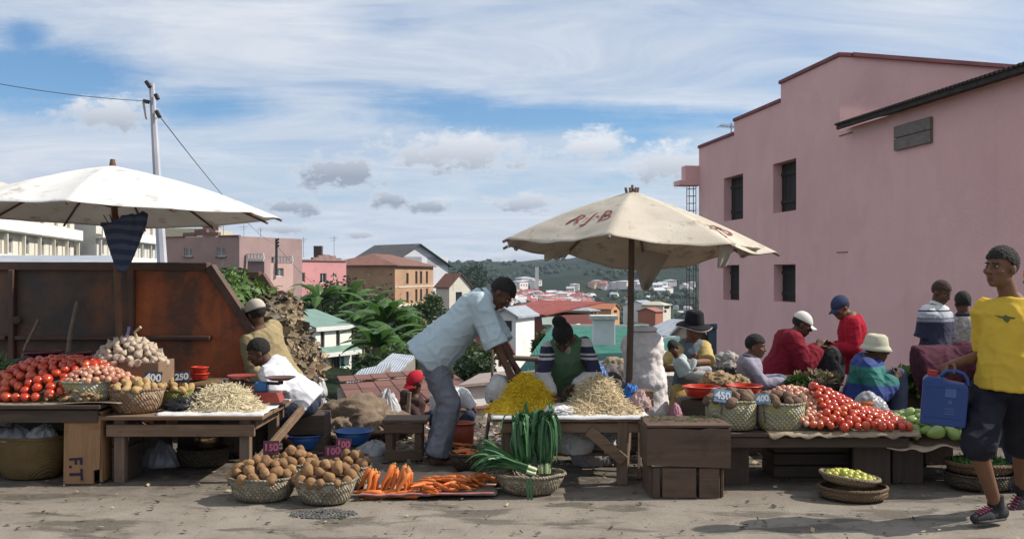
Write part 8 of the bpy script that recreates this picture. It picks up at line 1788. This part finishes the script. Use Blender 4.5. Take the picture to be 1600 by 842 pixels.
for i, (lab, u, v, Y_, w_, h_, mt) in enumerate((('black plastic tarpaulin bundle behind the pale noodle heap', 938, 585, 9.3, 54, 28, BLKB), ('tan cloth tent of sacking behind the parasol pole', 957, 578, 9.6, 50, 34, SACK), ('grey cloth bundle left of the tall white sack', 962, 600, 9.1, 70, 50, M('grey_bundle', (.16, .14, .13), (.1, .09, .085), 6, .9, .4)), ('blue plastic bag beside the woman in the green vest', 935, 590, 8.9, 26, 36, BLUB))):
    c = P(u, v, Y_); b = c.z-h_/1555*Y_*.5; bag(lab, u, v, Y_, w_, h_, mt, 80+i, .35, base=b, name='tarpaulin' if i == 0 else ('cloth_bundle' if i in (1, 2) else 'plastic_bag'), cat='tarpaulin' if i == 0 else ('cloth' if i in (1, 2) else 'bag'))
# scattered litter: flecks nobody could count
rg = random.Random(17); lt_ = MB()
LM = [MATS['pale_straw'], DRY2, M('paper_scrap', (.45, .43, .4), (.38, .36, .33), 9, .9, 0), LEAF, MATS['dark_refuse'], M('faded_red_scrap', (.3, .08, .07), None, 9, .8, 0), DRY]
for i in range(5200):
    x = rg.uniform(-2.6, 2.2); y_ = rg.uniform(8.0, 11.4)
    if rg.random() < .26: x, y_ = rg.uniform(-4, 3.4), 7.9-2.9*rg.random()**1.6
    z = land(x, y_)+.012; a = rg.uniform(0, 6.3); s_ = rg.uniform(.008, .04)*(1 if y_ > 7.8 else .5); d = V((cos(a), sin(a), rg.uniform(-.2, .5)))*s_; e = V((-sin(a), cos(a), rg.uniform(-.2, .6)))*s_*rg.uniform(.2, .8); p = V((x, y_, z+rg.uniform(0, .03 if y_ > 8 else .004)))
    lt_.add([p-d-e, p+d-e*.7, p+d*.8+e, p-d*.9+e], [(0, 1, 2, 3)], rg.choice((0, 1, 1, 2, 3, 4, 4, 5, 6, 6) if y_ > 7.9 else (0, 1, 1, 3, 3, 4, 4, 6)))
lt_.solo('litter', LM, None, None, kind='stuff', recalc=False)
gv_ = MB(); rg = random.Random(2)
for i in range(330):
    a = rg.uniform(0, 6.3); k = math.sqrt(rg.random()); p = V((P(508, 0, 6.2).x+cos(a)*k*.20, 6.14+sin(a)*k*.13, .004)); r_ = rg.uniform(.005, .012); o = rg.uniform(0, 50); gv_.add([p+V((q.x*r_, q.y*r_, q.z*r_*.7))*(1+.5*nz(q, 2, o)) for q in iv[:12]], [f for f in iff if max(f) < 12] or [[0, 1, 2]], 0)
gv_.v = []; gv_.f = []; gv_.m = []; gv_.sm = []
bm = bmesh.new(); bmesh.ops.create_icosphere(bm, subdivisions=1, radius=1); i1 = [v.co.copy() for v in bm.verts]; f1 = [[v.index for v in f.verts] for f in bm.faces]; bm.free()
for i in range(420):
    a = rg.uniform(0, 6.3); k = math.sqrt(rg.random()); p = V((P(508, 0, 6.2).x+cos(a)*k*.21, 6.16+sin(a)*k*.12, .005)); r_ = rg.uniform(.004, .013); o = rg.uniform(0, 50); gv_.add([p+V((q.x*r_, q.y*r_, q.z*r_*.7))*(1+.5*nz(q, 2, o)) for q in i1], f1, 0)
gv_.solo('gravel_patch', M('dark_gravel', (.11, .105, .10), (.06, .058, .056), 60, .6, .2), None, None, kind='stuff')
# sticks leaning on the skip
for (lab, a, b, r_) in (('thin pale stick leaning on the skip at the far left', P(18, 585, 8.5), P(60, 500, 8.9), .014), ('thick pale shovel handle leaning on the skip behind the tomatoes', P(98, 575, 8.5), P(121, 472, 8.9), .021), ('short pale post standing in the rubbish beside the stool', P(637, 660, 9.15), P(640, 612, 9.15), .018), ('black bent stick at the left end of the middle table', P(757, 705, 7.2), P(768, 625, 7.3), .013)):
    m = MB(); m.tube([a-V((0, 0, .25 if 'post' not in lab and 'black' not in lab else 0)), a.lerp(b, .5), b], r_, 8); m.solo('stick', DK if 'black' in lab else STICK, lab, 'stick')
m = MB(); a, b = P(776, 558, 9.9), P(862, 562, 9.9); m.tube([a, b], .028, 8); m.tube([P(795, 558, 9.9), P(790, 640, 9.9)], .022, 7); m.tube([P(835, 560, 9.9), P(845, 640, 9.9)], .022, 7)
m = None; fr_ = thing('railing', 'rough bamboo pole railing at the edge between the man and the woman in green', 'railing', V((a.x, 9.9, 0)))
for nm, p_, q_, r_ in (('rail', a, b, .026), ('post', P(797, 560, 9.93), P(793, 645, 9.93), .02), ('post', P(838, 562, 9.93), P(842, 645, 9.93), .02), ('post', P(769, 515, 9.93), P(769, 645, 9.93), .012)):
    m = MB(); m.tube([p_, q_], r_, 8); m.build(nm, STICK, fr_)
# blue post and beam by the pink wall
bp_ = thing('blue_gatepost', 'dark blue wooden gatepost with cross beam behind the woman in the black hat', 'gatepost', V((P(1112, 0, 10.4).x, 10.4, -.3))); BLP = M('dull_blue_paint', (.055, .085, .12), (.04, .06, .085), 6, .7, .3, c3=(.09, .08, .075))
m = MB(); m.beam(P(1112, 640, 10.4), P(1112, 512, 10.4), .09, .09); m.build('post', BLP, bp_); m = MB(); m.beam(P(1085, 511, 10.4), P(1121, 509, 10.35), .09, .055); m.build('cross_beam', BLP, bp_)
for (a, b) in (((1092, 515, 10.4), (1112, 545, 10.45)), ((1094, 530, 10.5), (1118, 526, 10.45)), ((1096, 560, 10.5), (1112, 535, 10.45))):
    m = MB(); m.beam(P(*a), P(*b), .05, .06); m.build('brace', WDD, bp_)
gr_ = thing('iron_grate', 'black iron grate standing behind the red basins by the pink wall', 'grate', P(1143, 600, 9.8))
for i in range(8): m = MB(); q = P(1122+6*i, 600, 9.8); m.tube([q-V((0, 0, .1)), q+V((0, 0, .17))], .010, 6); m.build('bar', DK, gr_)
for z in (-.06, .15): m = MB(); m.tube([P(1118, 600, 9.8)+V((0, 0, z)), P(1168, 600, 9.8)+V((0, 0, z))], .012, 6); m.build('rail', DK, gr_)
m = MB(); m.tube([P(1166, 605, 9.75)-V((0, 0, .15)), P(1168, 560, 9.75)], .013, 6); m.build('end_post', DK, gr_)
bag('pale cloth bundle lying on top of the black iron grate', 1138, 585, 10.0, 42, 28, M('dull_bundle', (.38, .35, .31), (.28, .25, .22), 7, .9, .4), 91, .5, name='cloth_bundle', cat='cloth', base=P(0, 582, 10.0).z)
crate('dark crate behind the iron grate under the pale bundle', (P(1140, 0, 10.05).x, 10.1, -.3), (.4, .3, P(0, 582, 10.0).z+.295), WDD, 3)
